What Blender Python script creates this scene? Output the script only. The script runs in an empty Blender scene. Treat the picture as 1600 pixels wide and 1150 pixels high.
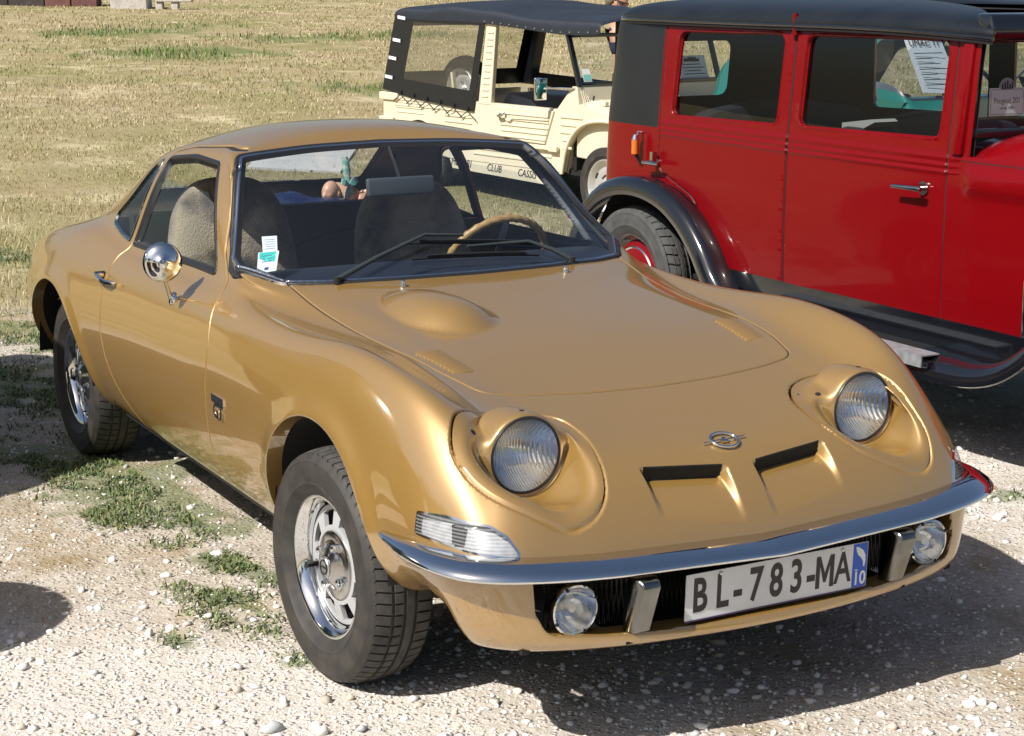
import bpy, bmesh, math, random
import numpy as np
from mathutils import Vector, Matrix
R = math.radians
random.seed(7); rng = np.random.default_rng(11)
scene = bpy.context.scene
COL = scene.collection

# ------------------------------------------------------------------ camera, world, sun, exposure
cam_d = bpy.data.cameras.new('camera')
cam = bpy.data.objects.new('camera', cam_d); COL.objects.link(cam)
cam_d.sensor_width = 36.0; cam_d.lens = 62.99
cam_d.clip_start = 0.05; cam_d.clip_end = 3000
_yaw, _pit, _rol = R(150.704), R(-12.289), R(0.185)
_f = Vector((math.cos(_yaw)*math.cos(_pit), math.sin(_yaw)*math.cos(_pit), math.sin(_pit)))
_r = Vector((math.sin(_yaw), -math.cos(_yaw), 0)); _u = _r.cross(_f)
_r2 = _r*math.cos(_rol) + _u*math.sin(_rol); _u2 = -_r*math.sin(_rol) + _u*math.cos(_rol)
_m = Matrix((_r2, _u2, -_f)).transposed().to_4x4(); _m.translation = Vector((3.934, -2.451, 1.721))
cam.matrix_world = _m
scene.camera = cam

SUN_TO = Vector((0.20, -0.92, 1.0)).normalized()          # direction towards the sun
sun_el = math.asin(SUN_TO.z)
world = bpy.data.worlds.new('World'); scene.world = world; world.use_nodes = True
wn = world.node_tree.nodes; wl = world.node_tree.links
for n in list(wn): wn.remove(n)
wo = wn.new('ShaderNodeOutputWorld'); wb = wn.new('ShaderNodeBackground'); sky = wn.new('ShaderNodeTexSky')
sky.sky_type = 'NISHITA'; sky.sun_disc = False
sky.sun_elevation = sun_el
sky.sun_rotation = math.atan2(SUN_TO.x, SUN_TO.y)
sky.air_density = 1.0; sky.dust_density = 2.2; sky.ozone_density = 1.2
wb.inputs['Strength'].default_value = 0.07
wl.new(sky.outputs[0], wb.inputs[0]); wl.new(wb.outputs[0], wo.inputs[0])
sun_d = bpy.data.lights.new('sun', 'SUN'); sun_d.energy = 5.0; sun_d.angle = R(0.53); sun_d.color = (1.0, 0.955, 0.89)
sun = bpy.data.objects.new('sun', sun_d); COL.objects.link(sun)
sun.rotation_euler = (-SUN_TO).to_track_quat('-Z', 'Y').to_euler()
sun.location = (0, -8, 9)
scene.view_settings.view_transform = 'Standard'; scene.view_settings.look = 'None'
scene.view_settings.exposure = 0.42; scene.view_settings.gamma = 1.0
try: scene.view_settings.use_curve_mapping = False
except Exception: pass
scene.cycles.max_bounces = 10; scene.cycles.transparent_max_bounces = 16
scene.cycles.caustics_reflective = False; scene.cycles.caustics_refractive = False

# ------------------------------------------------------------------ helpers: materials
def mat(name, base=(.5, .5, .5), rough=.5, metal=0., coat=0., coat_rough=.03, spec=None, noise=None, bump=None, ior=None, sheen=0.):
    """procedural principled material; noise = (scale, amount, colour2) mixes a second colour, bump = (scale, strength, distance)"""
    m = bpy.data.materials.new(name); m.use_nodes = True
    nt = m.node_tree; b = nt.nodes['Principled BSDF']
    b.inputs['Base Color'].default_value = (*base, 1); b.inputs['Roughness'].default_value = rough
    b.inputs['Metallic'].default_value = metal
    b.inputs['Coat Weight'].default_value = coat; b.inputs['Coat Roughness'].default_value = coat_rough
    if spec is not None: b.inputs['Specular IOR Level'].default_value = spec
    if sheen: b.inputs['Sheen Weight'].default_value = sheen
    tc = nt.nodes.new('ShaderNodeTexCoord')
    if noise:
        n = nt.nodes.new('ShaderNodeTexNoise'); n.inputs['Scale'].default_value = noise[0]; n.inputs['Detail'].default_value = 6
        nt.links.new(tc.outputs['Object'], n.inputs['Vector'])
        mr = nt.nodes.new('ShaderNodeMapRange'); mr.inputs[1].default_value = .5 - noise[1]; mr.inputs[2].default_value = .5 + noise[1]
        nt.links.new(n.outputs['Fac'], mr.inputs[0])
        mx = nt.nodes.new('ShaderNodeMix'); mx.data_type = 'RGBA'
        mx.inputs[6].default_value = (*base, 1); mx.inputs[7].default_value = (*noise[2], 1)
        nt.links.new(mr.outputs[0], mx.inputs[0]); nt.links.new(mx.outputs[2], b.inputs['Base Color'])
    if bump:
        n = nt.nodes.new('ShaderNodeTexNoise'); n.inputs['Scale'].default_value = bump[0]; n.inputs['Detail'].default_value = 4
        nt.links.new(tc.outputs['Object'], n.inputs['Vector'])
        bp = nt.nodes.new('ShaderNodeBump'); bp.inputs['Strength'].default_value = bump[1]; bp.inputs['Distance'].default_value = bump[2]
        nt.links.new(n.outputs['Fac'], bp.inputs['Height']); nt.links.new(bp.outputs[0], b.inputs['Normal'])
    return m

def schlick(nt, f0=.04):
    """reflectance of a thin pane, the same from both of its sides"""
    lw = nt.nodes.new('ShaderNodeLayerWeight'); lw.inputs['Blend'].default_value = .5
    p = nt.nodes.new('ShaderNodeMath'); p.operation = 'POWER'; p.inputs[1].default_value = 5
    m = nt.nodes.new('ShaderNodeMath'); m.operation = 'MULTIPLY_ADD'; m.inputs[1].default_value = .9 - f0; m.inputs[2].default_value = f0*1.6
    nt.links.new(lw.outputs['Facing'], p.inputs[0]); nt.links.new(p.outputs[0], m.inputs[0]); return m

def glass_mat(name, tint=(.9, .93, .95), rough=0.0, ior=1.5, dirt=0.0, dirtcol=(.5, .5, .5)):
    """thin pane: clear where seen square on, mirror-like at a glancing angle"""
    m = bpy.data.materials.new(name); m.use_nodes = True
    nt = m.node_tree
    for n in list(nt.nodes): nt.nodes.remove(n)
    o = nt.nodes.new('ShaderNodeOutputMaterial'); mx = nt.nodes.new('ShaderNodeMixShader')
    fr = schlick(nt, ((ior-1)/(ior+1))**2)
    t = nt.nodes.new('ShaderNodeBsdfTransparent'); t.inputs[0].default_value = (*tint, 1)
    g = nt.nodes.new('ShaderNodeBsdfGlossy'); g.inputs['Roughness'].default_value = rough
    nt.links.new(fr.outputs[0], mx.inputs[0]); nt.links.new(t.outputs[0], mx.inputs[1]); nt.links.new(g.outputs[0], mx.inputs[2])
    last = mx
    if dirt:
        d = nt.nodes.new('ShaderNodeBsdfDiffuse'); d.inputs[0].default_value = (*dirtcol, 1)
        m2 = nt.nodes.new('ShaderNodeMixShader'); m2.inputs[0].default_value = dirt
        nt.links.new(mx.outputs[0], m2.inputs[1]); nt.links.new(d.outputs[0], m2.inputs[2]); last = m2
    nt.links.new(last.outputs[0], o.inputs[0])
    return m

# ------------------------------------------------------------------ helpers: objects
def tag(o, label=None, cat=None, group=None, kind=None):
    if label: o['label'] = label
    if cat: o['category'] = cat
    if group: o['group'] = group
    if kind: o['kind'] = kind
    return o

def thing(name, label, cat, loc=(0, 0, 0), rotz=0., group=None):
    o = bpy.data.objects.new(name, None); COL.objects.link(o)
    o.location = loc; o.rotation_euler = (0, 0, rotz); o.empty_display_size = .1
    return tag(o, label, cat, group)

def mesh_np(name, V, F):
    """mesh from numpy arrays; F is an (n,3) or (n,4) array or a list of index lists"""
    me = bpy.data.meshes.new(name)
    V = np.asarray(V, dtype=np.float32)
    if isinstance(F, np.ndarray):
        n, k = F.shape
        me.vertices.add(len(V)); me.vertices.foreach_set('co', V.ravel())
        me.loops.add(n*k); me.loops.foreach_set('vertex_index', F.astype(np.int32).ravel())
        me.polygons.add(n); me.polygons.foreach_set('loop_start', np.arange(0, n*k, k, dtype=np.int32))
        me.polygons.foreach_set('loop_total', np.full(n, k, dtype=np.int32))
        me.update(calc_edges=True); me.validate()
    else:
        me.from_pydata([tuple(map(float, v)) for v in V], [], F); me.update()
    return me

def obj_mesh(name, me, m, parent=None, smooth=None, loc=None):
    if m is not None and len(me.materials) == 0: me.materials.append(m)
    o = bpy.data.objects.new(name, me); COL.objects.link(o)
    if parent is not None: o.parent = parent
    if loc is not None: o.location = loc
    if smooth is not None:
        me.polygons.foreach_set('use_smooth', np.ones(len(me.polygons), dtype=bool))
        if smooth < 180: me.set_sharp_from_angle(angle=R(smooth))
    return o

class MB:
    """collects simple shapes and links them as one mesh object"""
    def __init__(s): s.V = []; s.F = []; s.M = []; s.mi = 0
    def add(s, V, F):
        k = len(s.V); s.V += [tuple(v) for v in V]; s.F += [[i + k for i in f] for f in F]; s.M += [s.mi]*len(F); return s
    def box(s, x0, x1, y0, y1, z0, z1):
        V = [(x, y, z) for x in (x0, x1) for y in (y0, y1) for z in (z0, z1)]
        return s.add(V, [(0, 1, 3, 2), (4, 6, 7, 5), (0, 4, 5, 1), (2, 3, 7, 6), (0, 2, 6, 4), (1, 5, 7, 3)])
    def bar(s, a, b, w, h=None, up=(0, 0, 1)):
        a = Vector(a); b = Vector(b); d = (b - a).normalized(); h = h or w
        sd = d.cross(Vector(up))
        if sd.length < 1e-4: sd = d.cross(Vector((1, 0, 0)))
        sd.normalize(); u = sd.cross(d)
        V = [p + sd*(i*w/2) + u*(j*h/2) for p in (a, b) for i in (-1, 1) for j in (-1, 1)]
        return s.add(V, [(0, 2, 3, 1), (4, 5, 7, 6), (0, 1, 5, 4), (2, 6, 7, 3), (0, 4, 6, 2), (1, 3, 7, 5)])
    def tube(s, pts, r, n=10, closed=False, caps=True):
        pts = [Vector(p) for p in pts]; N = len(pts)
        rs = r if isinstance(r, (list, tuple)) else [r]*N
        k = len(s.V); prev = None
        for i, p in enumerate(pts):
            t = ((pts[(i+1) % N] - pts[i-1]) if closed else (pts[min(i+1, N-1)] - pts[max(i-1, 0)])).normalized()
            if prev is None:
                a = t.cross(Vector((0, 0, 1)))
                if a.length < 1e-3: a = t.cross(Vector((1, 0, 0)))
            else: a = prev - t*prev.dot(t)
            a.normalize(); prev = a; b = t.cross(a)
            for j in range(n):
                q = 2*math.pi*j/n
                s.V.append(tuple(p + (a*math.cos(q) + b*math.sin(q))*rs[i]))
        F = []
        for i in range(N if closed else N - 1):
            for j in range(n):
                i2 = (i+1) % N
                F.append([k+i*n+j, k+i*n+(j+1) % n, k+i2*n+(j+1) % n, k+i2*n+j])
        if caps and not closed:
            F.append([k + j for j in range(n)][::-1]); F.append([k + (N-1)*n + j for j in range(n)])
        s.F += F; s.M += [s.mi]*len(F); return s
    def lathe(s, prof, n=32, axis='z', at=(0, 0, 0), a0=0., a1=2*math.pi):
        """prof: (radius, height) pairs"""
        k = len(s.V); full = abs(a1 - a0 - 2*math.pi) < 1e-6; m = n if full else n + 1
        for (r_, h) in prof:
            for j in range(m):
                q = a0 + (a1 - a0)*j/n; c, d = r_*math.cos(q), r_*math.sin(q)
                p = {'z': (c, d, h), 'y': (c, h, d), 'x': (h, c, d)}[axis]
                s.V.append((p[0]+at[0], p[1]+at[1], p[2]+at[2]))
        F = []
        for i in range(len(prof)-1):
            for j in range(n):
                j2 = (j+1) % m
                f = [k+i*m+j, k+i*m+j2, k+(i+1)*m+j2, k+(i+1)*m+j]
                F.append(f if axis != 'y' else f[::-1])
        s.F += F; s.M += [s.mi]*len(F); return s
    def prism(s, poly, h0, h1, plane='xy'):
        """poly: 2D outline extruded from h0 to h1 along the third axis"""
        def P(p, h): return {'xy': (p[0], p[1], h), 'xz': (p[0], h, p[1]), 'yz': (h, p[0], p[1])}[plane]
        n = len(poly); V = [P(p, h0) for p in poly] + [P(p, h1) for p in poly]
        F = [list(range(n))[::-1], [n + i for i in range(n)]] + [[i, (i+1) % n, n+(i+1) % n, n+i] for i in range(n)]
        return s.add(V, F)
    def xf(s, M, start=0):
        s.V[start:] = [tuple(M @ Vector(v)) for v in s.V[start:]]; return s
    def build(s, name, m, parent=None, smooth=35, loc=None, bevel=0., seg=2, recalc=True):
        bm = bmesh.new()
        vs = [bm.verts.new(v) for v in s.V]; bm.verts.ensure_lookup_table()
        ms = m if isinstance(m, (list, tuple)) else [m]
        for f, mi in zip(s.F, s.M):
            try: bm.faces.new([vs[i] for i in f]).material_index = mi
            except ValueError: pass
        if recalc: bmesh.ops.recalc_face_normals(bm, faces=bm.faces)
        if bevel:
            es = [e for e in bm.edges if len(e.link_faces) == 2 and e.calc_face_angle(0) > .5]
            bmesh.ops.bevel(bm, geom=es, offset=bevel, segments=seg, affect='EDGES', profile=.5, clamp_overlap=True)
        me = bpy.data.meshes.new(name); bm.to_mesh(me); bm.free()
        for mm in ms: me.materials.append(mm)
        o = bpy.data.objects.new(name, me); COL.objects.link(o)
        if parent is not None: o.parent = parent
        if loc is not None: o.location = loc
        if smooth:
            me.polygons.foreach_set('use_smooth', np.ones(len(me.polygons), dtype=bool))
            me.set_sharp_from_angle(angle=R(smooth))
        return o

def each_box(mb, name, m, parent, smooth=0, **k):
    """every box or bar in mb as an object of its own"""
    for i in range(0, len(mb.V), 8):
        b = MB(); b.add(mb.V[i:i+8], [[j - i for j in f] for f in mb.F[i//8*6:i//8*6+6]]); b.build(name, m, parent, smooth, **k)

def copy_tree(o, parent=None):
    c = o.copy(); COL.objects.link(c); c.parent = parent
    for ch in list(o.children): copy_tree(ch, c)
    return c

def text_mesh(name, body, size, m, parent=None, depth=.001, mat4=None, bold=0., sx=1., shear=0., font=None):
    cu = bpy.data.curves.new(name, 'FONT'); cu.body = body; cu.size = size; cu.extrude = depth; cu.offset = bold
    cu.align_x = 'CENTER'; cu.align_y = 'CENTER'; cu.shear = shear; cu.resolution_u = 4
    ob = bpy.data.objects.new(name, cu); COL.objects.link(ob)
    dg = bpy.context.evaluated_depsgraph_get(); me = bpy.data.meshes.new_from_object(ob.evaluated_get(dg))
    bpy.data.objects.remove(ob); bpy.data.curves.remove(cu)
    me.transform(Matrix.Diagonal((sx, 1, 1, 1)))
    if mat4 is not None: me.transform(mat4)
    me.materials.clear(); me.materials.append(m); me.name = name
    o = bpy.data.objects.new(name, me); COL.objects.link(o)
    if parent is not None: o.parent = parent
    return o

def frame4(origin, right, up):
    r_ = Vector(right).normalized(); u_ = Vector(up); n = r_.cross(u_).normalized(); u_ = n.cross(r_)
    M = Matrix((r_, u_, n)).transposed().to_4x4(); M.translation = Vector(origin); return M

def spline_pts(pts, n=12, closed=False):
    """Catmull-Rom through the points"""
    P = [Vector(p) for p in pts]; N = len(P); out = []
    for i in range(N if closed else N - 1):
        g = (lambda k: P[k % N]) if closed else (lambda k: P[min(max(k, 0), N-1)])
        p0, p1, p2, p3 = g(i-1), g(i), g(i+1), g(i+2)
        for j in range(n):
            t = j/n
            out.append(.5*((2*p1) + (p2-p0)*t + (2*p0-5*p1+4*p2-p3)*t*t + (3*p1-p0-3*p2+p3)*t**3))
    if not closed: out.append(P[-1])
    return out

def roundpoly(pts, n=8):
    """pts: (x, y, radius) corners -> dense rounded outline"""
    out = []; N = len(pts)
    for i in range(N):
        p = Vector(pts[i][:2]); a = Vector(pts[i-1][:2]); b = Vector(pts[(i+1) % N][:2]); r_ = pts[i][2]
        da = (a-p); db = (b-p); la, lb = da.length, db.length
        if r_ <= 0 or la < 1e-6 or lb < 1e-6: out.append(p); continue
        da /= la; db /= lb; ang = math.acos(max(-1, min(1, da.dot(db))))
        if ang > math.pi - .02: out.append(p); continue
        d = min(r_/math.tan(ang/2), la*.49, lb*.49)
        q0, q2 = p + da*d, p + db*d
        for k in range(n+1):
            t = k/n; out.append(q0*(1-t)**2 + p*2*t*(1-t) + q2*t*t)
    return np.array([(v.x, v.y) for v in out])

def sdf(poly, X, Y, margin=.12):
    """signed distance to a closed outline, negative inside; far points get +margin"""
    poly = np.asarray(poly); X = np.asarray(X); Y = np.asarray(Y)
    out = np.full(X.shape, margin); gx = np.zeros(X.shape); gy = np.zeros(X.shape)
    lo = poly.min(0) - margin; hi = poly.max(0) + margin
    idx = np.nonzero((X > lo[0]) & (X < hi[0]) & (Y > lo[1]) & (Y < hi[1]))[0]
    if len(idx) == 0: return out, gx, gy
    x = X[idx]; y = Y[idx]; best = np.full(x.shape, 1e9); ins = np.zeros(x.shape, bool)
    bx = np.zeros(x.shape); by = np.zeros(x.shape)
    N = len(poly)
    for i in range(N):
        a = poly[i]; b = poly[(i+1) % N]; e = b - a; L = e @ e
        if L < 1e-14: continue
        t = np.clip(((x-a[0])*e[0] + (y-a[1])*e[1])/L, 0, 1)
        dx = x - a[0] - t*e[0]; dy = y - a[1] - t*e[1]; d = dx*dx + dy*dy
        m = d < best; best[m] = d[m]; bx[m] = dx[m]; by[m] = dy[m]
        c = ((a[1] > y) != (b[1] > y))
        with np.errstate(divide='ignore', invalid='ignore'):
            xi = (b[0]-a[0])*(y-a[1])/(b[1]-a[1]+1e-30) + a[0]
        ins ^= c & (x < xi)
    d = np.sqrt(best); sg = np.where(ins, -1., 1.)
    out[idx] = np.minimum(d*sg, margin)
    gx[idx] = bx*sg/np.maximum(d, 1e-9); gy[idx] = by*sg/np.maximum(d, 1e-9)
    return out, gx, gy

# ------------------------------------------------------------------ helpers: car body surfaces
def bspline_basis(t):
    return np.stack([(1-t)**3, 3*t**3-6*t**2+4, -3*t**3+3*t**2+3*t+1, t**3], -1)/6.

def bs_eval(net, n, axis):
    """uniform cubic B-spline with natural ends along an axis, n samples per span"""
    net = np.moveaxis(net, axis, 0)
    net = np.concatenate([2*net[:1]-net[1:2], net, 2*net[-1:]-net[-2:-1]], 0)
    K = net.shape[0] - 3; t = np.arange(n)/n; B = bspline_basis(t)
    out = np.einsum('tk,kpab->ptab', B, np.stack([net[i:i+K] for i in range(4)], 0)).reshape(K*n, *net.shape[1:])
    last = (net[-3] + 4*net[-2] + net[-1])/6.
    out = np.concatenate([out, last[None]], 0)
    return np.moveaxis(out, 0, axis)

def loft(data, nu, nv, fit=3, fitw=1.0):
    """smooth sheet through (approximately) the data net (stations, rows, 3)"""
    net = data.copy()
    for _ in range(fit):
        s = bs_eval(bs_eval(net, 1, 0), 1, 1)
        net = net + fitw*(data - s)
    return bs_eval(bs_eval(net, nu, 0), nv, 1)

class Sheet:
    """triangle sheet that can be cut along signed-distance fields"""
    def __init__(s, G, extra=None):
        nu, nv = G.shape[:2]
        du = np.gradient(G, axis=0); dv = np.gradient(G, axis=1)
        N = np.cross(dv, du); N /= np.maximum(np.linalg.norm(N, axis=-1, keepdims=True), 1e-12)
        s.P = G.reshape(-1, 3).copy(); s.N = N.reshape(-1, 3)
        uu, vv = np.meshgrid(np.linspace(0, 1, nu), np.linspace(0, 1, nv), indexing='ij')
        s.uv = np.stack([uu.ravel(), vv.ravel()], -1)
        i = np.arange(nu*nv).reshape(nu, nv); a, b, c, d = i[:-1, :-1].ravel(), i[1:, :-1].ravel(), i[1:, 1:].ravel(), i[:-1, 1:].ravel()
        s.T = np.concatenate([np.stack([a, c, b], -1), np.stack([a, d, c], -1)])
    def split(s, field, levels=(0.,)):
        for lv in levels:
            f = field(s.P, s.uv, s.N) - lv
            f = np.where(np.abs(f) < 1e-6, 1e-6, f)
            sg = f > 0; ts = sg[s.T]; cnt = ts.sum(1); cr = (cnt == 1) | (cnt == 2)
            if not cr.any(): continue
            keep = s.T[~cr]; C = s.T[cr]; tc = ts[cr]
            lone = np.where((tc.sum(1) == 1)[:, None], tc, ~tc); k = lone.argmax(1)
            r = np.arange(len(C)); A = C[r, k]; B = C[r, (k+1) % 3]; D = C[r, (k+2) % 3]
            def cutv(a, b):
                lo = np.minimum(a, b); hi = np.maximum(a, b); return lo.astype(np.int64)*(1 << 32) + hi
            keys = np.concatenate([cutv(A, B), cutv(A, D)]); uq, inv = np.unique(keys, return_inverse=True)
            lo = (uq >> 32).astype(int); hi = (uq & 0xffffffff).astype(int)
            t = f[lo]/(f[lo]-f[hi]); t = t[:, None]
            n0 = len(s.P)
            s.P = np.concatenate([s.P, s.P[lo]*(1-t) + s.P[hi]*t])
            nn = s.N[lo]*(1-t) + s.N[hi]*t; nn /= np.maximum(np.linalg.norm(nn, axis=1, keepdims=True), 1e-12)
            s.N = np.concatenate([s.N, nn]); s.uv = np.concatenate([s.uv, s.uv[lo]*(1-t) + s.uv[hi]*t])
            E1 = n0 + inv[:len(A)]; E2 = n0 + inv[len(A):]
            s.T = np.concatenate([keep, np.stack([A, E1, E2], -1), np.stack([E1, B, D], -1), np.stack([E1, D, E2], -1)])
    def cen(s, f): return f[s.T].mean(1)
    def extract(s, name, mask, m, parent, P=None, N=None, flip=False, solid=0.):
        P = s.P if P is None else P; N = s.N if N is None else N
        T = s.T[mask]
        if len(T) == 0: return None
        # drop slivers
        u, inv = np.unique(T, return_inverse=True); T = inv.reshape(-1, 3)
        V = P[u]; NN = N[u].copy()
        a = np.linalg.norm(np.cross(V[T[:, 1]]-V[T[:, 0]], V[T[:, 2]]-V[T[:, 0]]), axis=1); T = T[a > 1e-12]
        if flip: T = T[:, ::-1]; NN = -NN
        me = bpy.data.meshes.new(name)
        me.vertices.add(len(V)); me.vertices.foreach_set('co', V.astype(np.float32).ravel())
        n = len(T); me.loops.add(3*n); me.loops.foreach_set('vertex_index', T.astype(np.int32).ravel())
        me.polygons.add(n); me.polygons.foreach_set('loop_start', np.arange(0, 3*n, 3, dtype=np.int32)); me.polygons.foreach_set('loop_total', np.full(n, 3, dtype=np.int32))
        me.polygons.foreach_set('use_smooth', np.ones(n, dtype=bool))
        me.update(calc_edges=True)
        me.normals_split_custom_set_from_vertices(NN.astype(np.float32))
        me.materials.append(m)
        o = bpy.data.objects.new(name, me); COL.objects.link(o); o.parent = parent
        return o
# ------------------------------------------------------------------ ground
def vnoise(x, y, seed=0):
    def hsh(ix, iy):
        h = (ix.astype(np.int64)*374761393 + iy.astype(np.int64)*668265263 + seed*974711) & 0x7fffffff
        h = ((h ^ (h >> 13))*1274126177) & 0x7fffffff; return ((h ^ (h >> 16)) & 0xffff)/65535.
    ix, iy = np.floor(x), np.floor(y); fx, fy = x-ix, y-iy; u = fx*fx*(3-2*fx); v = fy*fy*(3-2*fy)
    return (hsh(ix, iy)*(1-u) + hsh(ix+1, iy)*u)*(1-v) + (hsh(ix, iy+1)*(1-u) + hsh(ix+1, iy+1)*u)*v
def fbm(x, y, sc, seed=0, o=4):
    x = np.asarray(x, float)*sc; y = np.asarray(y, float)*sc; t = 0; a = .5; n = 0
    for k in range(o): t = t + a*vnoise(x, y, seed+k); n += a; x = x*2.03 + 7.1; y = y*2.03 - 3.7; a *= .5
    return t/n
def sstep(a, b, x): t = np.clip((x-a)/(b-a), 0, 1); return t*t*(3-2*t)
CAR_FLAT = [(-1.2, 0, 2.6, 1.1), (-1.4, 2.7, 2.6, 1.0)]
def terrain_np(x, y):
    x = np.asarray(x, float); y = np.asarray(y, float)
    d = np.hypot(x-3.9, y+2.4); away = np.maximum(0, -(x) - 8 + .25*np.abs(y-4))
    far = .036*away - .00012*np.minimum(away, 120)**2
    far = np.where(x < 0, far, 0); z = np.clip(far, 0, 3.2)
    z -= .055*np.exp(-((x+8.5)/2.2)**2 - ((y-5)/2.0)**2)
    z += (fbm(x, y, .9, 3, 4)-.5)*.05*sstep(6, 16, d) + (fbm(x, y, 1.6, 9, 3)-.5)*.022*(1-.55*np.exp(-((x+1.2)/2.2)**2 - ((y-1)/2.2)**2)) + (fbm(x, y, 7, 21, 3)-.5)*.012
    return z
def terrain(x, y): return float(terrain_np(np.array([x]), np.array([y]))[0])
GREEN = [(-1.80, -.66, .44, .19, 1.2), (-1.55, -.85, .25, .08, .8), (-2.35, -.78, .45, .20, .9), (-1.35, -.62, .22, .09, .8), (-.98, -.70, .24, .075, 1.), (-.83, -.66, .20, .06, .9), (-.62, -.80, .22, .06, 1.05), (-.50, -.86, .18, .05, .9), (-.40, -1.02, .07, .04, .8), (-.13, -.80, .06, .04, .8),
         (-3.6, -.65, .8, .30, .9), (-4.6, -.2, .8, .3, .55), (-7.06, .24, .9, .16, .8), (-16.5, 7.0, 1.3, .5, 1.), (-23.6, 7.1, .9, 1.3, 1.4), (-22.9, 7.4, .7, .7, 1.2), (-28.5, 7.4, 1.0, 1.2, 1.2), (-25.8, 9.6, .9, 1.2, .7), (-26, 10.6, .8, 1.2, .9), (-25.8, 11.6, .7, .8, .9), (-26.4, 12.2, .8, .7, .9), (-30, 9, 1.2, 1.5, .5), (-.55, 1.85, .3, .12, .5), (-.42, 1.55, .12, .06, .8), (-26, 9, 2, .5, .45), (.45, -.33, .10, .05, .8), (-1.9, .1, .3, .2, .6)]
def layers(x, y):
    """0..1 weights: grass against stony ground, lush green, pale chalk, brown soil"""
    x = np.asarray(x, float); y = np.asarray(y, float)
    n1 = fbm(x, y, .55, 40, 4); n2 = fbm(x, y, 2.3, 55, 4); n3 = fbm(x, y, 5.5, 66, 3)
    edge = -5.2 - .25*np.clip(y, -4, 8) + (n1-.5)*3.2 + (n2-.5)*1.4
    grass = sstep(.7, -.7, x - edge)
    grass = np.maximum(grass, sstep(4.5, 8, y - .4*x)*sstep(-1.0, -2.0, x)); grass = np.maximum(grass, sstep(6, 9, np.hypot(x-2, y+1))*(x > 0)*.8)
    g = np.zeros_like(x)
    for gx_, gy_, sx, sy, a in GREEN:
        ca, sa = math.cos(.42), math.sin(.42); u = (x-gx_)*ca + (y-gy_)*sa; v = -(x-gx_)*sa + (y-gy_)*ca
        far_ = 1 if gx_ > -6 else 1.
        g = np.maximum(g, a*np.exp(-(u/sx)**2 - (v/sy)**2))
    green = sstep(.22, .62, g + (n2-.5)*1.2 + (n3-.5)*1.6)*(g > .08)
    chalk = np.exp(-((x-.1)/1.1)**2 - ((y+1.45)/.75)**2) + .65*np.exp(-((x-.9)/1.0)**2 - ((y+.3)/1.0)**2) + .75*np.exp(-((x+.6)/.9)**2 - ((y-1.9)/.8)**2) + .35*np.exp(-((x+2.9)/.35)**2 - ((y+.9)/.6)**2)
    chalk = np.clip(chalk + (n2-.5)*1.3 + (n3-.5)*.7, 0, 1)
    return grass, green, chalk, n2, n3
# one sheet, fine near the cars, out past the horizon
rr = np.concatenate([np.linspace(.02, 5.2, 250), 5.2*np.power(1600/5.2, np.linspace(0, 1, 190)[1:])]); na = 560
th = np.linspace(0, 2*np.pi, na, endpoint=False); Rg_, Tg_ = np.meshgrid(rr, th, indexing='ij')
GX = -.6 + Rg_*np.cos(Tg_); GY = -.2 + Rg_*np.sin(Tg_); GZ = terrain_np(GX, GY)
idx = np.arange(len(rr)*na).reshape(len(rr), na); j2 = np.roll(idx, -1, 1)
Fg = np.stack([idx[:-1].ravel(), idx[1:].ravel(), j2[1:].ravel(), j2[:-1].ravel()], -1)
gme = mesh_np('ground', np.stack([GX, GY, GZ], -1).reshape(-1, 3), Fg)
gl = layers(GX.ravel(), GY.ravel())
for nm, arr in zip(('grass', 'green', 'chalk'), gl[:3]):
    a = gme.attributes.new(nm, 'FLOAT', 'POINT'); a.data.foreach_set('value', arr.astype(np.float32))
gm_ = bpy.data.materials.new('dry_meadow_and_stones'); gm_.use_nodes = True; nt = gm_.node_tree; b = nt.nodes['Principled BSDF']; b.inputs['Roughness'].default_value = .95; b.inputs['Specular IOR Level'].default_value = .15
def att(n): a = nt.nodes.new('ShaderNodeAttribute'); a.attribute_name = n; return a.outputs['Fac']
tc = nt.nodes.new('ShaderNodeTexCoord')
def noise(sc, det=6, rough=.6, dist=0): n = nt.nodes.new('ShaderNodeTexNoise'); n.inputs['Scale'].default_value = sc; n.inputs['Detail'].default_value = det; n.inputs['Roughness'].default_value = rough; n.inputs['Distortion'].default_value = dist; nt.links.new(tc.outputs['Object'], n.inputs['Vector']); return n.outputs['Fac']
def ramp(f, a, b_, lo=0., hi=1.): m = nt.nodes.new('ShaderNodeMapRange'); m.inputs[1].default_value = a; m.inputs[2].default_value = b_; m.inputs[3].default_value = lo; m.inputs[4].default_value = hi; nt.links.new(f, m.inputs[0]); return m.outputs[0]
def mixc(f, a, b_):
    m = nt.nodes.new('ShaderNodeMix'); m.data_type = 'RGBA'
    if isinstance(f, float): m.inputs[0].default_value = f
    else: nt.links.new(f, m.inputs[0])
    for i, c in ((6, a), (7, b_)):
        if isinstance(c, tuple): m.inputs[i].default_value = (*c, 1)
        else: nt.links.new(c, m.inputs[i])
    return m.outputs[2]
def mul(a, b_): m = nt.nodes.new('ShaderNodeMath'); m.operation = 'MULTIPLY'; nt.links.new(a, m.inputs[0]); (nt.links.new(b_, m.inputs[1]) if not isinstance(b_, float) else setattr(m.inputs[1], 'default_value', b_)); return m.outputs[0]
soil = mixc(ramp(noise(9), .35, .7), (.385, .335, .265), (.54, .485, .405))
soil = mixc(ramp(noise(70, 3), .52, .68), soil, (.66, .615, .54))
vor = nt.nodes.new('ShaderNodeTexVoronoi'); vor.inputs['Scale'].default_value = 55; nt.links.new(tc.outputs['Object'], vor.inputs['Vector'])
peb = ramp(vor.outputs['Distance'], .10, .42, 1., 0.)
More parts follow.
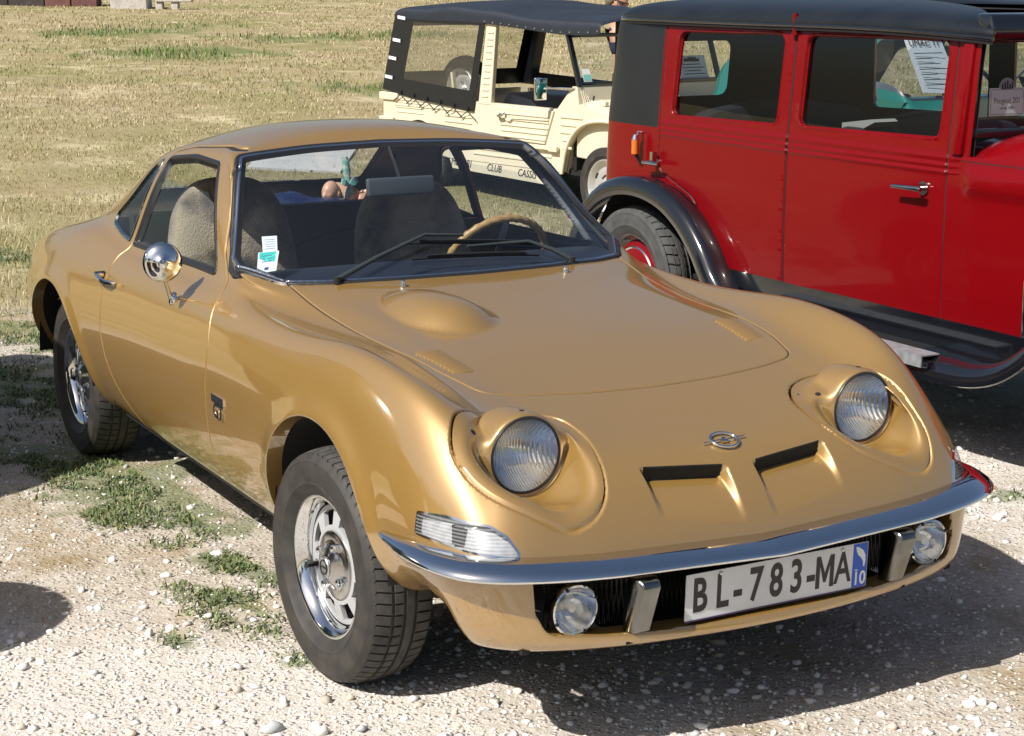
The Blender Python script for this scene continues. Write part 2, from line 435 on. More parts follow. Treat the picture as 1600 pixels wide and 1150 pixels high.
vor2 = nt.nodes.new('ShaderNodeTexVoronoi'); vor2.inputs['Scale'].default_value = 150; nt.links.new(tc.outputs['Object'], vor2.inputs['Vector'])
chalkc = mixc(ramp(noise(14), .3, .7), (.655, .635, .60), (.80, .785, .75)); chalkc = mixc(ramp(vor2.outputs['Distance'], .25, .6), chalkc, (.56, .50, .43))
soil = mixc(ramp(noise(2.2, 7, .7), .50, .66), soil, (.33, .25, .145)); soil = mixc(mul(peb, ramp(noise(26, 2), .50, .62)), soil, (.72, .68, .62))
stony = mixc(ramp(att('chalk'), .25, .75), soil, chalkc)
straw = mixc(ramp(noise(1.3, 8, .65), .32, .68), (.30, .245, .13), (.46, .38, .24)); straw = mixc(ramp(noise(.33, 6, .6), .44, .66), straw, (.25, .235, .10)); straw = mixc(ramp(noise(24, 6, .7), .45, .75), straw, (.24, .19, .085)); straw = mixc(ramp(noise(1.1, 6, .65), .55, .70), straw, (.56, .48, .31))
allc = mixc(att('grass'), stony, straw)
allc = mixc(ramp(att('green'), .1, 1., 0., .6), allc, mixc(ramp(noise(30), .4, .65), (.075, .125, .03), (.15, .19, .055)))
nt.links.new(allc, b.inputs['Base Color'])
bp1 = nt.nodes.new('ShaderNodeBump'); bp1.inputs['Strength'].default_value = .9; bp1.inputs['Distance'].default_value = .012; nt.links.new(noise(38, 6, .7), bp1.inputs['Height'])
bp2 = nt.nodes.new('ShaderNodeBump'); bp2.inputs['Strength'].default_value = .7; bp2.inputs['Distance'].default_value = .009; nt.links.new(peb, bp2.inputs['Height']); nt.links.new(bp1.outputs[0], bp2.inputs['Normal'])
bp3 = nt.nodes.new('ShaderNodeBump'); bp3.inputs['Strength'].default_value = .8; bp3.inputs['Distance'].default_value = .03; nt.links.new(mul(noise(7, 5, .7), att('grass')), bp3.inputs['Height']); nt.links.new(bp2.outputs[0], bp3.inputs['Normal'])
nt.links.new(bp3.outputs[0], b.inputs['Normal'])
ground = obj_mesh('ground', gme, gm_, None, 180); tag(ground, kind='structure')
ground_done = True

# -- loose stones
def colour_mat(name, rough=.9, spec=.2, trans=False):
    m = bpy.data.materials.new(name); m.use_nodes = True; n_ = m.node_tree; p = n_.nodes['Principled BSDF']; p.inputs['Roughness'].default_value = rough; p.inputs['Specular IOR Level'].default_value = spec
    a = n_.nodes.new('ShaderNodeAttribute'); a.attribute_name = 'own_colour'; n_.links.new(a.outputs['Color'], p.inputs['Base Color']); return m
def coloured(name, V, F, colV, m, kind='stuff', smooth=False):
    me = mesh_np(name, V, F); ca = me.color_attributes.new('own_colour', 'FLOAT_COLOR', 'POINT'); ca.data.foreach_set('color', np.concatenate([colV, np.ones((len(colV), 1))], 1).astype(np.float32).ravel())
    o = obj_mesh(name, me, m, None, 180 if smooth else None); return tag(o, kind=kind)
ico = bmesh.new(); bmesh.ops.create_icosphere(ico, subdivisions=1, radius=1); ico.verts.ensure_lookup_table()
IV = np.array([v.co[:] for v in ico.verts]); IF = np.array([[v.index for v in f.verts] for f in ico.faces]); ico.free()
CAMXY = np.array([3.934, -2.451])
def polar(n, d0, d1, half=26, bias=1.0, cen=150.7):
    a = R(cen) + rng.uniform(-1, 1, n)*R(half); u = rng.uniform(0, 1, n); d = d0*(d1/d0)**(u**bias); return CAMXY[0] + d*np.cos(a), CAMXY[1] + d*np.sin(a), d
def stones(n, s0, s1, d0, d1, name, keep, half=26):
    x, y, d = polar(n, d0, d1, half); k = keep(x, y); x, y, d = x[k], y[k], d[k]; n = len(x)
    s = s0*(s1/s0)**(rng.uniform(0, 1, n)**2.6)
    sc = s[:, None]*np.stack([rng.uniform(.8, 1.35, n), rng.uniform(.7, 1.1, n), rng.uniform(.45, .8, n)], 1)
    V = (IV[None]*(1 + rng.uniform(-.36, .30, (n, len(IV), 1))) + rng.uniform(-.15, .15, (n, len(IV), 3)))*sc[:, None]
    q = rng.uniform(0, 2*np.pi, n); c_, s_n = np.cos(q)[:, None], np.sin(q)[:, None]
    V = np.stack([V[..., 0]*c_ - V[..., 1]*s_n, V[..., 0]*s_n + V[..., 1]*c_, V[..., 2]], -1)
    V += np.stack([x, y, terrain_np(x, y) + sc[:, 2]*.35], -1)[:, None]
    F = (IF[None] + (np.arange(n)*len(IV))[:, None, None]).reshape(-1, 3)
    base = np.array([[.76, .73, .68], [.68, .62, .55], [.80, .78, .75], [.50, .44, .37], [.66, .54, .42], [.52, .54, .54]])[rng.choice(6, n, p=[.34, .22, .26, .07, .06, .05])]*rng.uniform(.8, 1.08, (n, 1))
    return coloured(name, V.reshape(-1, 3), F, np.repeat(base, len(IV), 0), M_stone)
M_stone = colour_mat('limestone', .85)
_nt = M_stone.node_tree; _n = _nt.nodes.new('ShaderNodeTexNoise'); _n.inputs['Scale'].default_value = 160; _b = _nt.nodes.new('ShaderNodeBump'); _b.inputs['Strength'].default_value = .5; _b.inputs['Distance'].default_value = .002; _tc = _nt.nodes.new('ShaderNodeTexCoord')
_nt.links.new(_tc.outputs['Object'], _n.inputs['Vector']); _nt.links.new(_n.outputs['Fac'], _b.inputs['Height']); _nt.links.new(_b.outputs[0], _nt.nodes['Principled BSDF'].inputs['Normal'])
def k_st(lo): 
    def f(x, y): g, gr, ch, n2, n3 = layers(x, y); return (rng.uniform(0, 1, len(x)) < np.clip(lo + 1.1*ch - .25*gr, .05, 1)*(1-.93*g)) 
    return f
stones(26000, .0022, .007, 2.9, 7.5, 'grit', k_st(.55)); stones(7500, .006, .016, 2.9, 9.5, 'gravel', k_st(.45)); stones(300, .012, .024, 2.9, 9.0, 'loose_stones', k_st(.3))

# -- grass: straw blades over the meadow, short green plants in the stones
def blades(name, x, y, h, w, col, lean=.5, seg=2):
    n = len(x); q = rng.uniform(0, 2*np.pi, n); dirx, diry = np.cos(q), np.sin(q); z = terrain_np(x, y) - .004
    l = rng.uniform(.1, 1, n)*lean*h; a2 = q + np.pi/2 + rng.uniform(-.6, .6, n); wx, wy = np.cos(a2)*w/2, np.sin(a2)*w/2
    V = np.zeros((n, 5, 3))
    V[:, 0] = np.stack([x-wx, y-wy, z], -1); V[:, 1] = np.stack([x+wx, y+wy, z], -1)
    mx, my, mz = x + dirx*l*.35, y + diry*l*.35, z + h*.6
    V[:, 2] = np.stack([mx+wx*.75, my+wy*.75, mz], -1); V[:, 3] = np.stack([mx-wx*.75, my-wy*.75, mz], -1)
    V[:, 4] = np.stack([x + dirx*l, y + diry*l, z + h*np.sqrt(np.maximum(.05, 1-(l/np.maximum(h, 1e-6))**2*.55))], -1)
    o = (np.arange(n)*5)[:, None]; F = np.concatenate([o + np.array([0, 1, 2]), o + np.array([0, 2, 3]), o + np.array([3, 2, 4])])
    return coloured(name, V.reshape(-1, 3), F, np.repeat(col, 5, 0), M_blade)
M_blade = colour_mat('grass_blade', .8, .2)
def not_under(x, y):
    return ~((np.abs(x+1.2) < 1.9) & (np.abs(y) < .62))
def straw_cols(n, green=.22):
    p = rng.uniform(0, 1, (n, 1)); a = np.array([.50, .42, .265]); b_ = np.array([.37, .295, .165]); c_ = np.array([.26, .27, .09])
    c0 = np.where(p < .5, a, b_); return np.where(rng.uniform(0, 1, (n, 1)) < green, c_, c0)*rng.uniform(.75, 1.15, (n, 1))
x, y, d = polar(190000, 8.0, 60, 22, .9); gr = layers(x, y); cl = fbm(x, y, 1.4, 77, 3); k = (rng.uniform(0, 1, len(x)) < gr[0]*sstep(.25, .62, cl)) ; x, y, d, cl = x[k], y[k], d[k], cl[k]
lush = layers(x, y)[1]; pat = fbm(x, y, .35, 91, 4)
col = straw_cols(len(x), .10); col = np.where((rng.uniform(0, 1, len(x)) < sstep(.52, .66, pat)*.45)[:, None], np.array([.25, .25, .09])*rng.uniform(.8, 1.2, (len(x), 1)), col); col = np.where((rng.uniform(0, 1, len(x)) < lush*.9)[:, None], np.array([.075, .135, .03])*rng.uniform(.7, 1.5, (len(x), 1)), col)
blades('dry_grass', x, y, rng.uniform(.012, .045, len(x))*(1+.8*lush)*np.clip(d/16, .8, 1.6), .004*np.clip(d/9, 1, 6), col, 1.5)
x, y, d = polar(26000, 6.5, 14, 24, 1.); gr = layers(x, y); k = (rng.uniform(0, 1, len(x)) < gr[0]) & not_under(x, y); x, y, d = x[k], y[k], d[k]
blades('tall_straw', x, y, rng.uniform(.02, .085, len(x)), .004*np.clip(d/9, .8, 2), straw_cols(len(x), .15), 1.1)
xs, ys = [], []
for gx_, gy_, sx, sy, a in GREEN:
    if gx_ < -8: continue
    n = int(min(9000, 15000*sx*sy*3.14*min(a, 1.1))); u = rng.normal(0, .62, n)*sx; v = rng.normal(0, .62, n)*sy; ca, sa = math.cos(.42), math.sin(.42)
    xs.append(gx_ + u*ca - v*sa); ys.append(gy_ + u*sa + v*ca)
x = np.concatenate(xs); y = np.concatenate(ys); tuft = fbm(x, y, 9., 31, 3); k = (rng.uniform(0, 1, len(x)) < sstep(.38, .58, tuft)) & not_under(x, y); x, y, tuft = x[k], y[k], tuft[k]
g = np.array([[.11, .155, .06], [.16, .205, .08], [.18, .21, .135], [.29, .28, .135]])[rng.choice(4, len(x), p=[.3, .3, .25, .15])]*rng.uniform(.7, 1.25, (len(x), 1))
blades('green_weeds', x, y, rng.uniform(.008, .026, len(x))*(.5 + 1.2*tuft), rng.uniform(.0035, .009, len(x)), g, 1.9)
x, y, d = polar(26000, 3.0, 9.5, 26); gr = layers(x, y); k = (rng.uniform(0, 1, len(x)) < (.65-.5*gr[2])*(1-gr[0]*.5)*sstep(.42, .7, gr[3])) & not_under(x, y); x, y, d = x[k], y[k], d[k]
blades('dead_stalks', x, y, rng.uniform(.006, .026, len(x)), rng.uniform(.0012, .0026, len(x)), np.array([.34, .24, .12])*rng.uniform(.55, 1.3, (len(x), 1)), 1.6)

# pale concrete slab let into the meadow behind the cars
cs0 = [(-10.75, 3.15), (-10.35, 3.85), (-12.1, 4.85), (-12.2, 3.90)]
mb = MB(); V = [(x, y, terrain(x, y) + .018) for x, y in cs0]; V = V + [(x, y, z-.10) for x, y, z in V]
slab = mb.add(V, [[0, 1, 2, 3], [7, 6, 5, 4]] + [[i, (i+1) % 4, 4+(i+1) % 4, 4+i] for i in range(4)]).build('path', mat('pale_concrete', (.55, .53, .50), .9, noise=(5, .25, (.44, .42, .39)), bump=(40, .4, .004)), None, 0); tag(slab, kind='structure')
# ------------------------------------------------------------------ gold coupe
def paint(name, col, metal=.7, rough=.36, flake=.0, coat=1., cr=.025, spec=None, coat_ior=1.5):
    m = mat(name, col, rough, metal, coat, cr, spec=spec)
    nt = m.node_tree; b = nt.nodes['Principled BSDF']; b.inputs['Coat IOR'].default_value = coat_ior; tc = [n for n in nt.nodes if n.type == 'TEX_COORD'][0]
    # a faint film of dust: rougher, paler in patches
    n = nt.nodes.new('ShaderNodeTexNoise'); n.inputs['Scale'].default_value = 3.5; n.inputs['Detail'].default_value = 8; n.inputs['Roughness'].default_value = .65
    nt.links.new(tc.outputs['Object'], n.inputs['Vector'])
    mr = nt.nodes.new('ShaderNodeMapRange'); mr.inputs[1].default_value = .35; mr.inputs[2].default_value = .75
    mr.inputs[3].default_value = cr; mr.inputs[4].default_value = cr + .05
    nt.links.new(n.outputs['Fac'], mr.inputs[0]); nt.links.new(mr.outputs[0], b.inputs['Coat Roughness'])
    if flake:
        v = nt.nodes.new('ShaderNodeTexVoronoi'); v.inputs['Scale'].default_value = 900
        nt.links.new(tc.outputs['Object'], v.inputs['Vector'])
        bp = nt.nodes.new('ShaderNodeBump'); bp.inputs['Strength'].default_value = flake; bp.inputs['Distance'].default_value = .0006
        nt.links.new(v.outputs['Distance'], bp.inputs['Height']); nt.links.new(bp.outputs[0], b.inputs['Normal'])
    return m

M_gold = paint('gold_metallic_paint', (.375, .218, .054), .40, .42, .10, spec=.8, coat_ior=2.3)
M_chrome = mat('chrome', (.78, .79, .80), .06, 1.)
M_chrome_dull = mat('worn_chrome', (.62, .62, .61), .16, 1., noise=(14, .25, (.42, .41, .39)))
M_alu = mat('aluminium', (.60, .61, .62), .3, 1.)
M_rubber = mat('black_rubber', (.018, .018, .019), .42)
M_black = mat('black_plastic', (.012, .012, .013), .5)
M_dark = mat('dark_recess', (.006, .006, .006), .8)
M_blackmetal = mat('black_satin_metal', (.014, .014, .016), .35)
M_tyre = mat('tyre_rubber', (.020, .019, .018), .62, noise=(22, .18, (.046, .040, .034)), bump=(160, .15, .001))
M_tread = mat('tyre_tread_dusty', (.032, .031, .030), .75, noise=(40, .22, (.070, .066, .06)))
M_glass = glass_mat('window_glass', (.86, .90, .92))
M_glass_ws = glass_mat('windscreen_glass', (.84, .88, .91), dirt=.012, dirtcol=(.5, .55, .6))
M_lens = glass_mat('clear_lens', (.95, .96, .97))
M_white = mat('white_print', (.75, .76, .76), .35)
M_plate = mat('plate_white', (.72, .73, .74), .3, noise=(9, .2, (.62, .63, .64)))
M_plateblack = mat('plate_black', (.012, .012, .014), .4)
M_plateblue = mat('plate_blue', (.012, .09, .52), .35)
M_interior = mat('dark_interior', (.012, .014, .02), .75)
M_navy = mat('navy_vinyl', (.012, .016, .03), .5)

def rows(x, pts): return [(x, *p) if len(p) == 2 else p for p in pts]
GT_NET = [
 rows(-3.255, [(.40,.40),(.46,.41),(.53,.45),(.56,.51),(.56,.58),(.53,.63),(.49,.66),(.44,.68),(.40,.686),(.36,.69),(.31,.693),(.26,.695),(.15,.698),(0,.70)]),
 rows(-3.24, [(.45,.36),(.52,.37),(.60,.42),(.645,.50),(.64,.58),(.61,.65),(.56,.69),(.50,.71),(.45,.718),(.40,.722),(.35,.726),(.30,.728),(.17,.732),(0,.733)]),
 rows(-3.10, [(.52,.29),(.59,.31),(.665,.41),(.70,.51),(.69,.61),(.655,.69),(.60,.73),(.545,.745),(.49,.75),(.44,.753),(.39,.755),(.33,.757),(.18,.76),(0,.762)]),
 rows(-2.85, [(.58,.27),(.645,.29),(.725,.405),(.755,.52),(.745,.635),(.705,.735),(.645,.78),(.59,.795),(.54,.802),(.49,.806),(.44,.81),(.38,.814),(.20,.822),(0,.826)]),
 rows(-2.60, [(.60,.265),(.67,.28),(.753,.395),(.785,.525),(.775,.655),(.73,.765),(.67,.815),(.615,.835),(.565,.845),(.52,.855),(.47,.865),(.41,.875),(.22,.893),(0,.90)]),
 rows(-2.35, [(.61,.255),(.68,.27),(.758,.385),(.79,.53),(.78,.67),(.735,.785),(.68,.842),(.63,.868),(.59,.895),(.55,.93),(.50,.96),(.44,.98),(.24,1.012),(0,1.02)]),
 rows(-2.10, [(.615,.25),(.683,.265),(.752,.38),(.782,.53),(.775,.66),(.735,.775),(.69,.838),(.65,.868),(.615,.93),(.575,.997),(.52,1.063),(.455,1.103),(.25,1.152),(0,1.165)]),
 rows(-1.85, [(.62,.247),(.683,.262),(.743,.375),(.772,.525),(.768,.65),(.735,.765),(.695,.82),(.662,.848),(.625,.94),(.58,1.05),(.525,1.135),(.46,1.172),(.25,1.222),(0,1.236)]),
 rows(-1.58, [(.62,.243),(.683,.258),(.738,.37),(.765,.525),(.763,.65),(.735,.76),(.70,.815),(.665,.845),(.628,.95),(.58,1.075),(.525,1.168),(.46,1.204),(.25,1.245),(0,1.257)]),
 rows(-1.38, [(.62,.243),(.683,.258),(.738,.37),(.765,.525),(.763,.65),(.735,.76),(.70,.815),(.663,.847),(.628,.95),(.578,1.075),(.523,1.173),(.46,1.204),(.25,1.236),(0,1.245)]),
 rows(-1.24, [(.62,.243),(.683,.258),(.738,.37),(.765,.525),(.763,.65),(.737,.76),(.70,.815),(-1.24,.66,.848),(-1.25,.632,.94),(-1.265,.587,1.06),(-1.27,.530,1.163),(-1.265,.49,1.190),(-1.302,.26,1.204),(-1.315,0,1.21)]),
 rows(-1.14, [(.62,.243),(.683,.258),(.738,.37),(.765,.525),(.763,.65),(.738,.76),(.70,.816),(-1.14,.662,.85),(-1.145,.636,.925),(-1.15,.603,1.01),(-1.155,.563,1.085),(-1.15,.538,1.112),(-1.125,.30,1.122),(-1.12,0,1.128)]),
 rows(-1.04, [(.62,.243),(.683,.258),(.739,.37),(.766,.525),(.764,.65),(.739,.762),(.703,.816),(-1.04,.665,.852),(-1.04,.646,.895),(-1.04,.624,.94),(-1.045,.600,.975),(-1.03,.583,.99),(-.93,.33,1.008),(-.915,0,1.015)]),
 rows(-.95, [(.62,.243),(.683,.258),(.74,.37),(.766,.525),(.765,.652),(.741,.763),(.705,.816),(-.95,.669,.852),(-.945,.657,.868),(-.94,.645,.885),(-.935,.631,.900),(-.895,.612,.908),(-.765,.35,.912),(-.745,0,.915)]),
 rows(-.90, [(.62,.243),(.683,.258),(.74,.37),(.766,.525),(.765,.653),(.742,.763),(.707,.815),(-.895,.672,.848),(-.885,.662,.858),(-.87,.652,.866),(-.85,.637,.872),(-.805,.608,.876),(-.71,.35,.880),(-.695,0,.882)]),
 rows(-.83, [(.62,.243),(.683,.258),(.741,.37),(.767,.525),(.766,.655),(.743,.764),(.71,.813),(-.82,.678,.838),(-.81,.666,.844),(-.79,.65,.850),(-.765,.62,.857),(-.73,.57,.863),(-.665,.34,.872),(-.65,0,.874)]),
 rows(-.64, [(.622,.243),(.685,.259),(.745,.37),(.771,.522),(.77,.657),(.745,.765),(.708,.812),(-.64,.672,.822),(-.635,.645,.818),(-.63,.605,.824),(-.62,.565,.835),(-.60,.49,.848),(-.54,.29,.858),(-.53,0,.861)]),
 rows(-.42, [(.625,.244),(.688,.26),(.75,.37),(.777,.518),(.775,.658),(.747,.768),(.705,.812),(.655,.815),(.605,.802),(.555,.806),(.485,.825),(.40,.834),(.22,.842),(0,.845)]),
 rows(-.20, [(.632,.246),(.695,.262),(.755,.37),(.784,.512),(.779,.66),(.748,.775),(.70,.826),(.645,.820),(.585,.800),(.53,.797),(.465,.806),(.40,.809),(.22,.814),(0,.818)]),
 rows(0, [(.64,.26),(.70,.275),(.76,.37),(.788,.505),(.778,.66),(.745,.782),(.695,.836),(.638,.824),(.578,.799),(.52,.788),(.46,.787),(.40,.786),(.22,.787),(0,.788)]),
 rows(.20, [(.64,.275),(.70,.29),(.76,.372),(.787,.50),(.772,.65),(.738,.765),(.688,.822),(.63,.806),(.565,.775),(.508,.760),(.45,.755),(.40,.751),(.22,.748),(0,.747)]),
 rows(.36, [(.63,.315),(.692,.33),(.752,.39),(.778,.49),(.763,.62),(.727,.73),(.675,.788),(.615,.774),(.555,.746),(.505,.732),(.45,.724),(.39,.718),(.21,.712),(0,.710)]),
 [(.44,.62,.325),(.44,.685,.338),(.455,.742,.392),(.465,.767,.48),(.475,.752,.585),(.48,.715,.672),(.485,.662,.722),(.485,.61,.728),(.485,.555,.716),(.485,.51,.705),(.485,.45,.694),(.485,.39,.688),(.48,.20,.681),(.48,0,.679)],
 [(.46,.61,.315),(.465,.677,.328),(.495,.737,.385),(.525,.757,.462),(.545,.740,.545),(.565,.704,.615),(.58,.655,.642),(.59,.61,.654),(.595,.56,.654),(.60,.51,.652),(.605,.45,.647),(.608,.38,.644),(.612,.20,.640),(.615,0,.639)],
 [(.475,.60,.303),(.485,.668,.316),(.525,.73,.374),(.57,.748,.440),(.605,.730,.498),(.635,.700,.545),(.655,.66,.564),(.668,.62,.576),(.676,.57,.582),(.682,.52,.579),(.687,.46,.576),(.691,.38,.574),(.695,.20,.572),(.697,0,.572)],
 [(.485,.595,.292),(.50,.66,.305),(.55,.722,.357),(.605,.738,.404),(.65,.722,.440),(.682,.695,.466),(.703,.66,.480),(.716,.62,.486),(.724,.575,.489),(.731,.52,.490),(.738,.46,.490),(.744,.38,.490),(.750,.20,.490),(.752,0,.490)],
 [(.49,.59,.28),(.505,.652,.292),(.56,.712,.334),(.615,.726,.366),(.66,.711,.390),(.693,.685,.405),(.717,.652,.413),(.732,.615,.417),(.742,.572,.420),(.750,.52,.422),(.758,.46,.423),(.765,.38,.424),(.772,.20,.425),(.775,0,.425)],
 [(.49,.58,.268),(.505,.64,.277),(.565,.695,.300),(.62,.708,.316),(.665,.694,.326),(.70,.668,.332),(.726,.636,.334),(.744,.60,.334),(.757,.56,.333),(.769,.51,.331),(.781,.45,.328),(.795,.37,.324),(.815,.19,.316),(.822,0,.314)],
 [(.48,.565,.258),(.495,.62,.264),(.555,.668,.271),(.61,.682,.274),(.655,.668,.278),(.69,.644,.280),(.718,.614,.281),(.738,.58,.281),(.755,.54,.280),(.770,.49,.279),(.785,.43,.278),(.80,.35,.277),(.82,.18,.276),(.828,0,.276)],
 [(.44,.55,.24),(.45,.60,.243),(.50,.64,.252),(.55,.65,.255),(.59,.64,.257),(.62,.615,.258),(.645,.585,.258),(.665,.55,.258),(.68,.51,.258),(.695,.46,.257),(.71,.40,.257),(.725,.33,.256),(.745,.17,.255),(.752,0,.255)],
]
assert all(len(r) == 14 for r in GT_NET), [len(r) for r in GT_NET]
_h = np.array(GT_NET, dtype=float)
_mir = _h[:, :13][:, ::-1]*np.array([1, -1, 1])
GT_GRID = loft(np.concatenate([_h, _mir], 1), 18, 13, fit=4, fitw=.8)
print('gt grid', GT_GRID.shape)

ARCH = [(-.035, .305, .355), (-2.42, .305, .350)]
def _gt_smooth_disp(G):
    x, y, z = G[..., 0].copy(), G[..., 1].copy(), G[..., 2].copy(); s = np.sign(y)
    for cx, cz, r0 in ARCH:            # rolled lips around the wheel arches
        d = np.hypot(x-cx, z-cz) - r0
        side = np.clip((np.abs(y)-.60)/.06, 0, 1)
        w = np.exp(-np.clip(d, -.06, None)**2/(2*.030**2))
        G[..., 1] += s*side*w*.013
    # bulge on the bonnet, right of the middle
    bx, by, yaw = -.30, -.280, R(8)
    u_ = (x-bx)*math.cos(yaw) + (y-by)*math.sin(yaw); v_ = -(x-bx)*math.sin(yaw) + (y-by)*math.cos(yaw)
    u_ = np.where(u_ < 0, u_/.26, u_/.155); q = np.sqrt(u_**2 + (v_/.128)**2)
    b = np.where(q < 1, (1-np.clip(q, 0, 1)**2.4)**1.15, 0)*(z > .6)
    G[..., 2] += .052*b
    return G
GT_GRID = _gt_smooth_disp(GT_GRID)
# -- cut the sheet into panels
S = Sheet(GT_GRID)
from mathutils.bvhtree import BVHTree
GT_BVH = BVHTree.FromPolygons(S.P.tolist(), S.T.tolist())
def skin_down(x, y, z0=2.): 
    h = GT_BVH.ray_cast(Vector((x, y, z0)), Vector((0, 0, -1))); return h[0], h[1]
def skin_side(x, z, s=-1):
    h = GT_BVH.ray_cast(Vector((x, s*3, z)), Vector((0, -s, 0))); return h[0], h[1]
def skin_front(y, z):
    h = GT_BVH.ray_cast(Vector((4, y, z)), Vector((-1, 0, 0))); return h[0], h[1]

def sym(pts):      # half outline (y >= 0, from centre line to centre line) -> closed symmetric outline
    return pts + [(x, -y, r_) for x, y, r_ in pts[::-1] if abs(y) > 1e-6]
PO_hood = roundpoly(sym([(.300, 0, 0), (.292, .20, .8), (.272, .36, .5), (.247, .468, .062), (.10, .507, .6), (-.10, .527, .8), (-.42, .536, .8), (-.66, .548, .5), (-.90, .56, 0), (-.90, 0, 0)]), 8)
PO_ws = roundpoly(sym([(-.632, 0, 0), (-.645, .25, 1.), (-.688, .45, .3), (-.745, .567, .10), (-.905, .655, .05), (-.96, .652, .03), (-1.262, .508, .035), (-1.303, .25, 1.2), (-1.313, 0, 0)]), 10)
PO_rw = roundpoly(sym([(-1.99, 0, 0), (-2.0, .30, .6), (-2.03, .395, .06), (-2.40, .435, .06), (-2.465, .25, .5), (-2.475, 0, 0)]), 8)
PO_door = roundpoly([(-1.235, 1.20, .06), (-1.04, .93, .05), (-.90, .83, .25), (-.845, .70, .4), (-.868, .50, .5), (-.895, .36, .6), (-.83, .243, .03), (-1.64, .235, .20), (-1.86, .42, .3), (-1.875, .745, .14), (-1.85, .84, .04), (-1.80, 1.155, .06), (-1.62, 1.186, .5), (-1.40, 1.203, .3)], 8)
PO_win = roundpoly([(-1.035, .858, .018), (-1.10, .935, .3), (-1.325, 1.165, .05), (-1.55, 1.170, .5), (-1.80, 1.143, .04), (-1.838, .846, .015), (-1.45, .852, .9)], 8)
PO_qtr = roundpoly([(-1.872, .850, .02), (-1.845, 1.135, .02), (-1.93, 1.112, .3), (-2.04, .99, .3), (-2.135, .925, .05), (-2.125, .885, .06), (-1.99, .862, .2)], 8)
PO_glass = roundpoly([(-1.05, .80, 0), (-1.105, .85, .1), (-1.268, 1.045, .05), (-1.34, 1.075, .06), (-1.84, 1.075, 0), (-1.90, .80, 0)], 6)
PO_mouth = roundpoly(sym2 := [(.602, .452, 0), (.600, .37, .03), (.575, .318, .045), (.44, .306, .2), (.20, .300, .4), (-.20, .300, .4), (-.44, .306, .2), (-.575, .318, .045), (-.600, .37, .03), (-.602, .452, 0)], 6)
PO_hlR = np.array([(v.x, v.y) for v in spline_pts([(.483, -.672, 0), (.53, -.680, 0), (.592, -.662, 0), (.655, -.615, 0), (.700, -.537, 0), (.713, -.479, 0), (.70, -.414, 0), (.656, -.37, 0), (.556, -.34, 0), (.478, -.332, 0), (.405, -.350, 0), (.372, -.43, 0), (.38, -.53, 0), (.425, -.622, 0)], 8, True)])
PO_hlL = np.array([(v.x, v.y) for v in spline_pts([(.398, .350, 0), (.45, .308, 0), (.52, .292, 0), (.598, .302, 0), (.667, .347, 0), (.705, .447, 0), (.711, .504, 0), (.705, .54, 0), (.687, .567, 0), (.641, .588, 0), (.589, .592, 0), (.52, .590, 0), (.44, .56, 0), (.385, .50, 0), (.372, .42, 0)], 8, True)])
SIG_A = R(52)
def sigh(P): return P[:, 0]*-math.sin(SIG_A) + np.abs(P[:, 1])*math.cos(SIG_A)
def _sg(p): return (p[0]*-math.sin(SIG_A) + abs(p[1])*math.cos(SIG_A), p[2])
PO_sig = roundpoly([(*_sg((.481, -.756, .559)), .008), (*_sg((.484, -.764, .506)), .008), (*_sg((.59, -.735, .501)), .1), (*_sg((.678, -.686, .496)), .1), (*_sg((.719, -.609, .487)), .012), (*_sg((.687, -.637, .537)), .04), (*_sg((.657, -.667, .559)), .05), (*_sg((.569, -.723, .566)), .2)], 6)

def rowL(uv): return 13 - np.abs(uv[:, 1]*26 - 13)
BIG = .12
_cache = {}
def F_plan(poly, zmin, rmin, xr=(-9, 9)):
    def f(P, uv, N):
        d = sdf(poly, P[:, 0], P[:, 1])[0]
        return np.where((P[:, 2] > zmin) & (rowL(uv) > rmin) & (P[:, 0] > xr[0]) & (P[:, 0] < xr[1]), d, BIG)
    f.poly = poly; f.plane = (0, 1); return f
def F_side(poly, sgn, rmax=11.2, rmin=0):
    def f(P, uv, N):
        d = sdf(poly, P[:, 0], P[:, 2])[0]
        return np.where((P[:, 1]*sgn > .3) & (rowL(uv) < rmax) & (rowL(uv) >= rmin), d, BIG)
    f.poly = poly; f.plane = (0, 2); return f
def F_arch(k):
    cx, cz, r0 = ARCH[k]
    def f(P, uv, N):
        d = np.hypot(P[:, 0]-cx, P[:, 2]-cz) - r0
        return np.where((np.abs(P[:, 1]) > .5) & (rowL(uv) < 6.5), np.clip(d, -BIG*4, BIG), BIG)
    return f
def F_mouth(P, uv, N):
    d = sdf(PO_mouth, P[:, 1], P[:, 2])[0]
    return np.where((P[:, 0] > .55) & (rowL(uv) > 2) & (P[:, 2] < .49), d, BIG)
def F_sig(P, uv, N):
    d = sdf(PO_sig, sigh(P), P[:, 2])[0]
    return np.where((P[:, 0] > .4) & (rowL(uv) < 9) & (P[:, 2] > .45), d, BIG)
f_hood = F_plan(PO_hood, .6, 6.2, (-1.2, .5)); f_ws = F_plan(PO_ws, .8, 8.5, (-1.4, -.5)); f_rw = F_plan(PO_rw, .8, 8.5, (-2.9, -1.9))
f_hlR = F_plan(PO_hlR, .45, 3, (.2, .9)); f_hlL = F_plan(PO_hlL, .45, 3, (.2, .9))
f_dR, f_dL = F_side(PO_door, -1), F_side(PO_door, 1)
f_wR, f_wL = F_side(PO_win, -1, 11.6, 6.5), F_side(PO_win, 1, 11.6, 6.5)
f_qR, f_qL = F_side(PO_qtr, -1, 11.6, 6), F_side(PO_qtr, 1, 11.6, 6)
f_gR, f_gL = F_side(PO_glass, -1, 11.6, 6), F_side(PO_glass, 1, 11.6, 6)
f_a0, f_a1 = F_arch(0), F_arch(1)
def slot_s(P): return P[:, 0] - (.655 - .11*(np.abs(P[:, 1]) - .038))
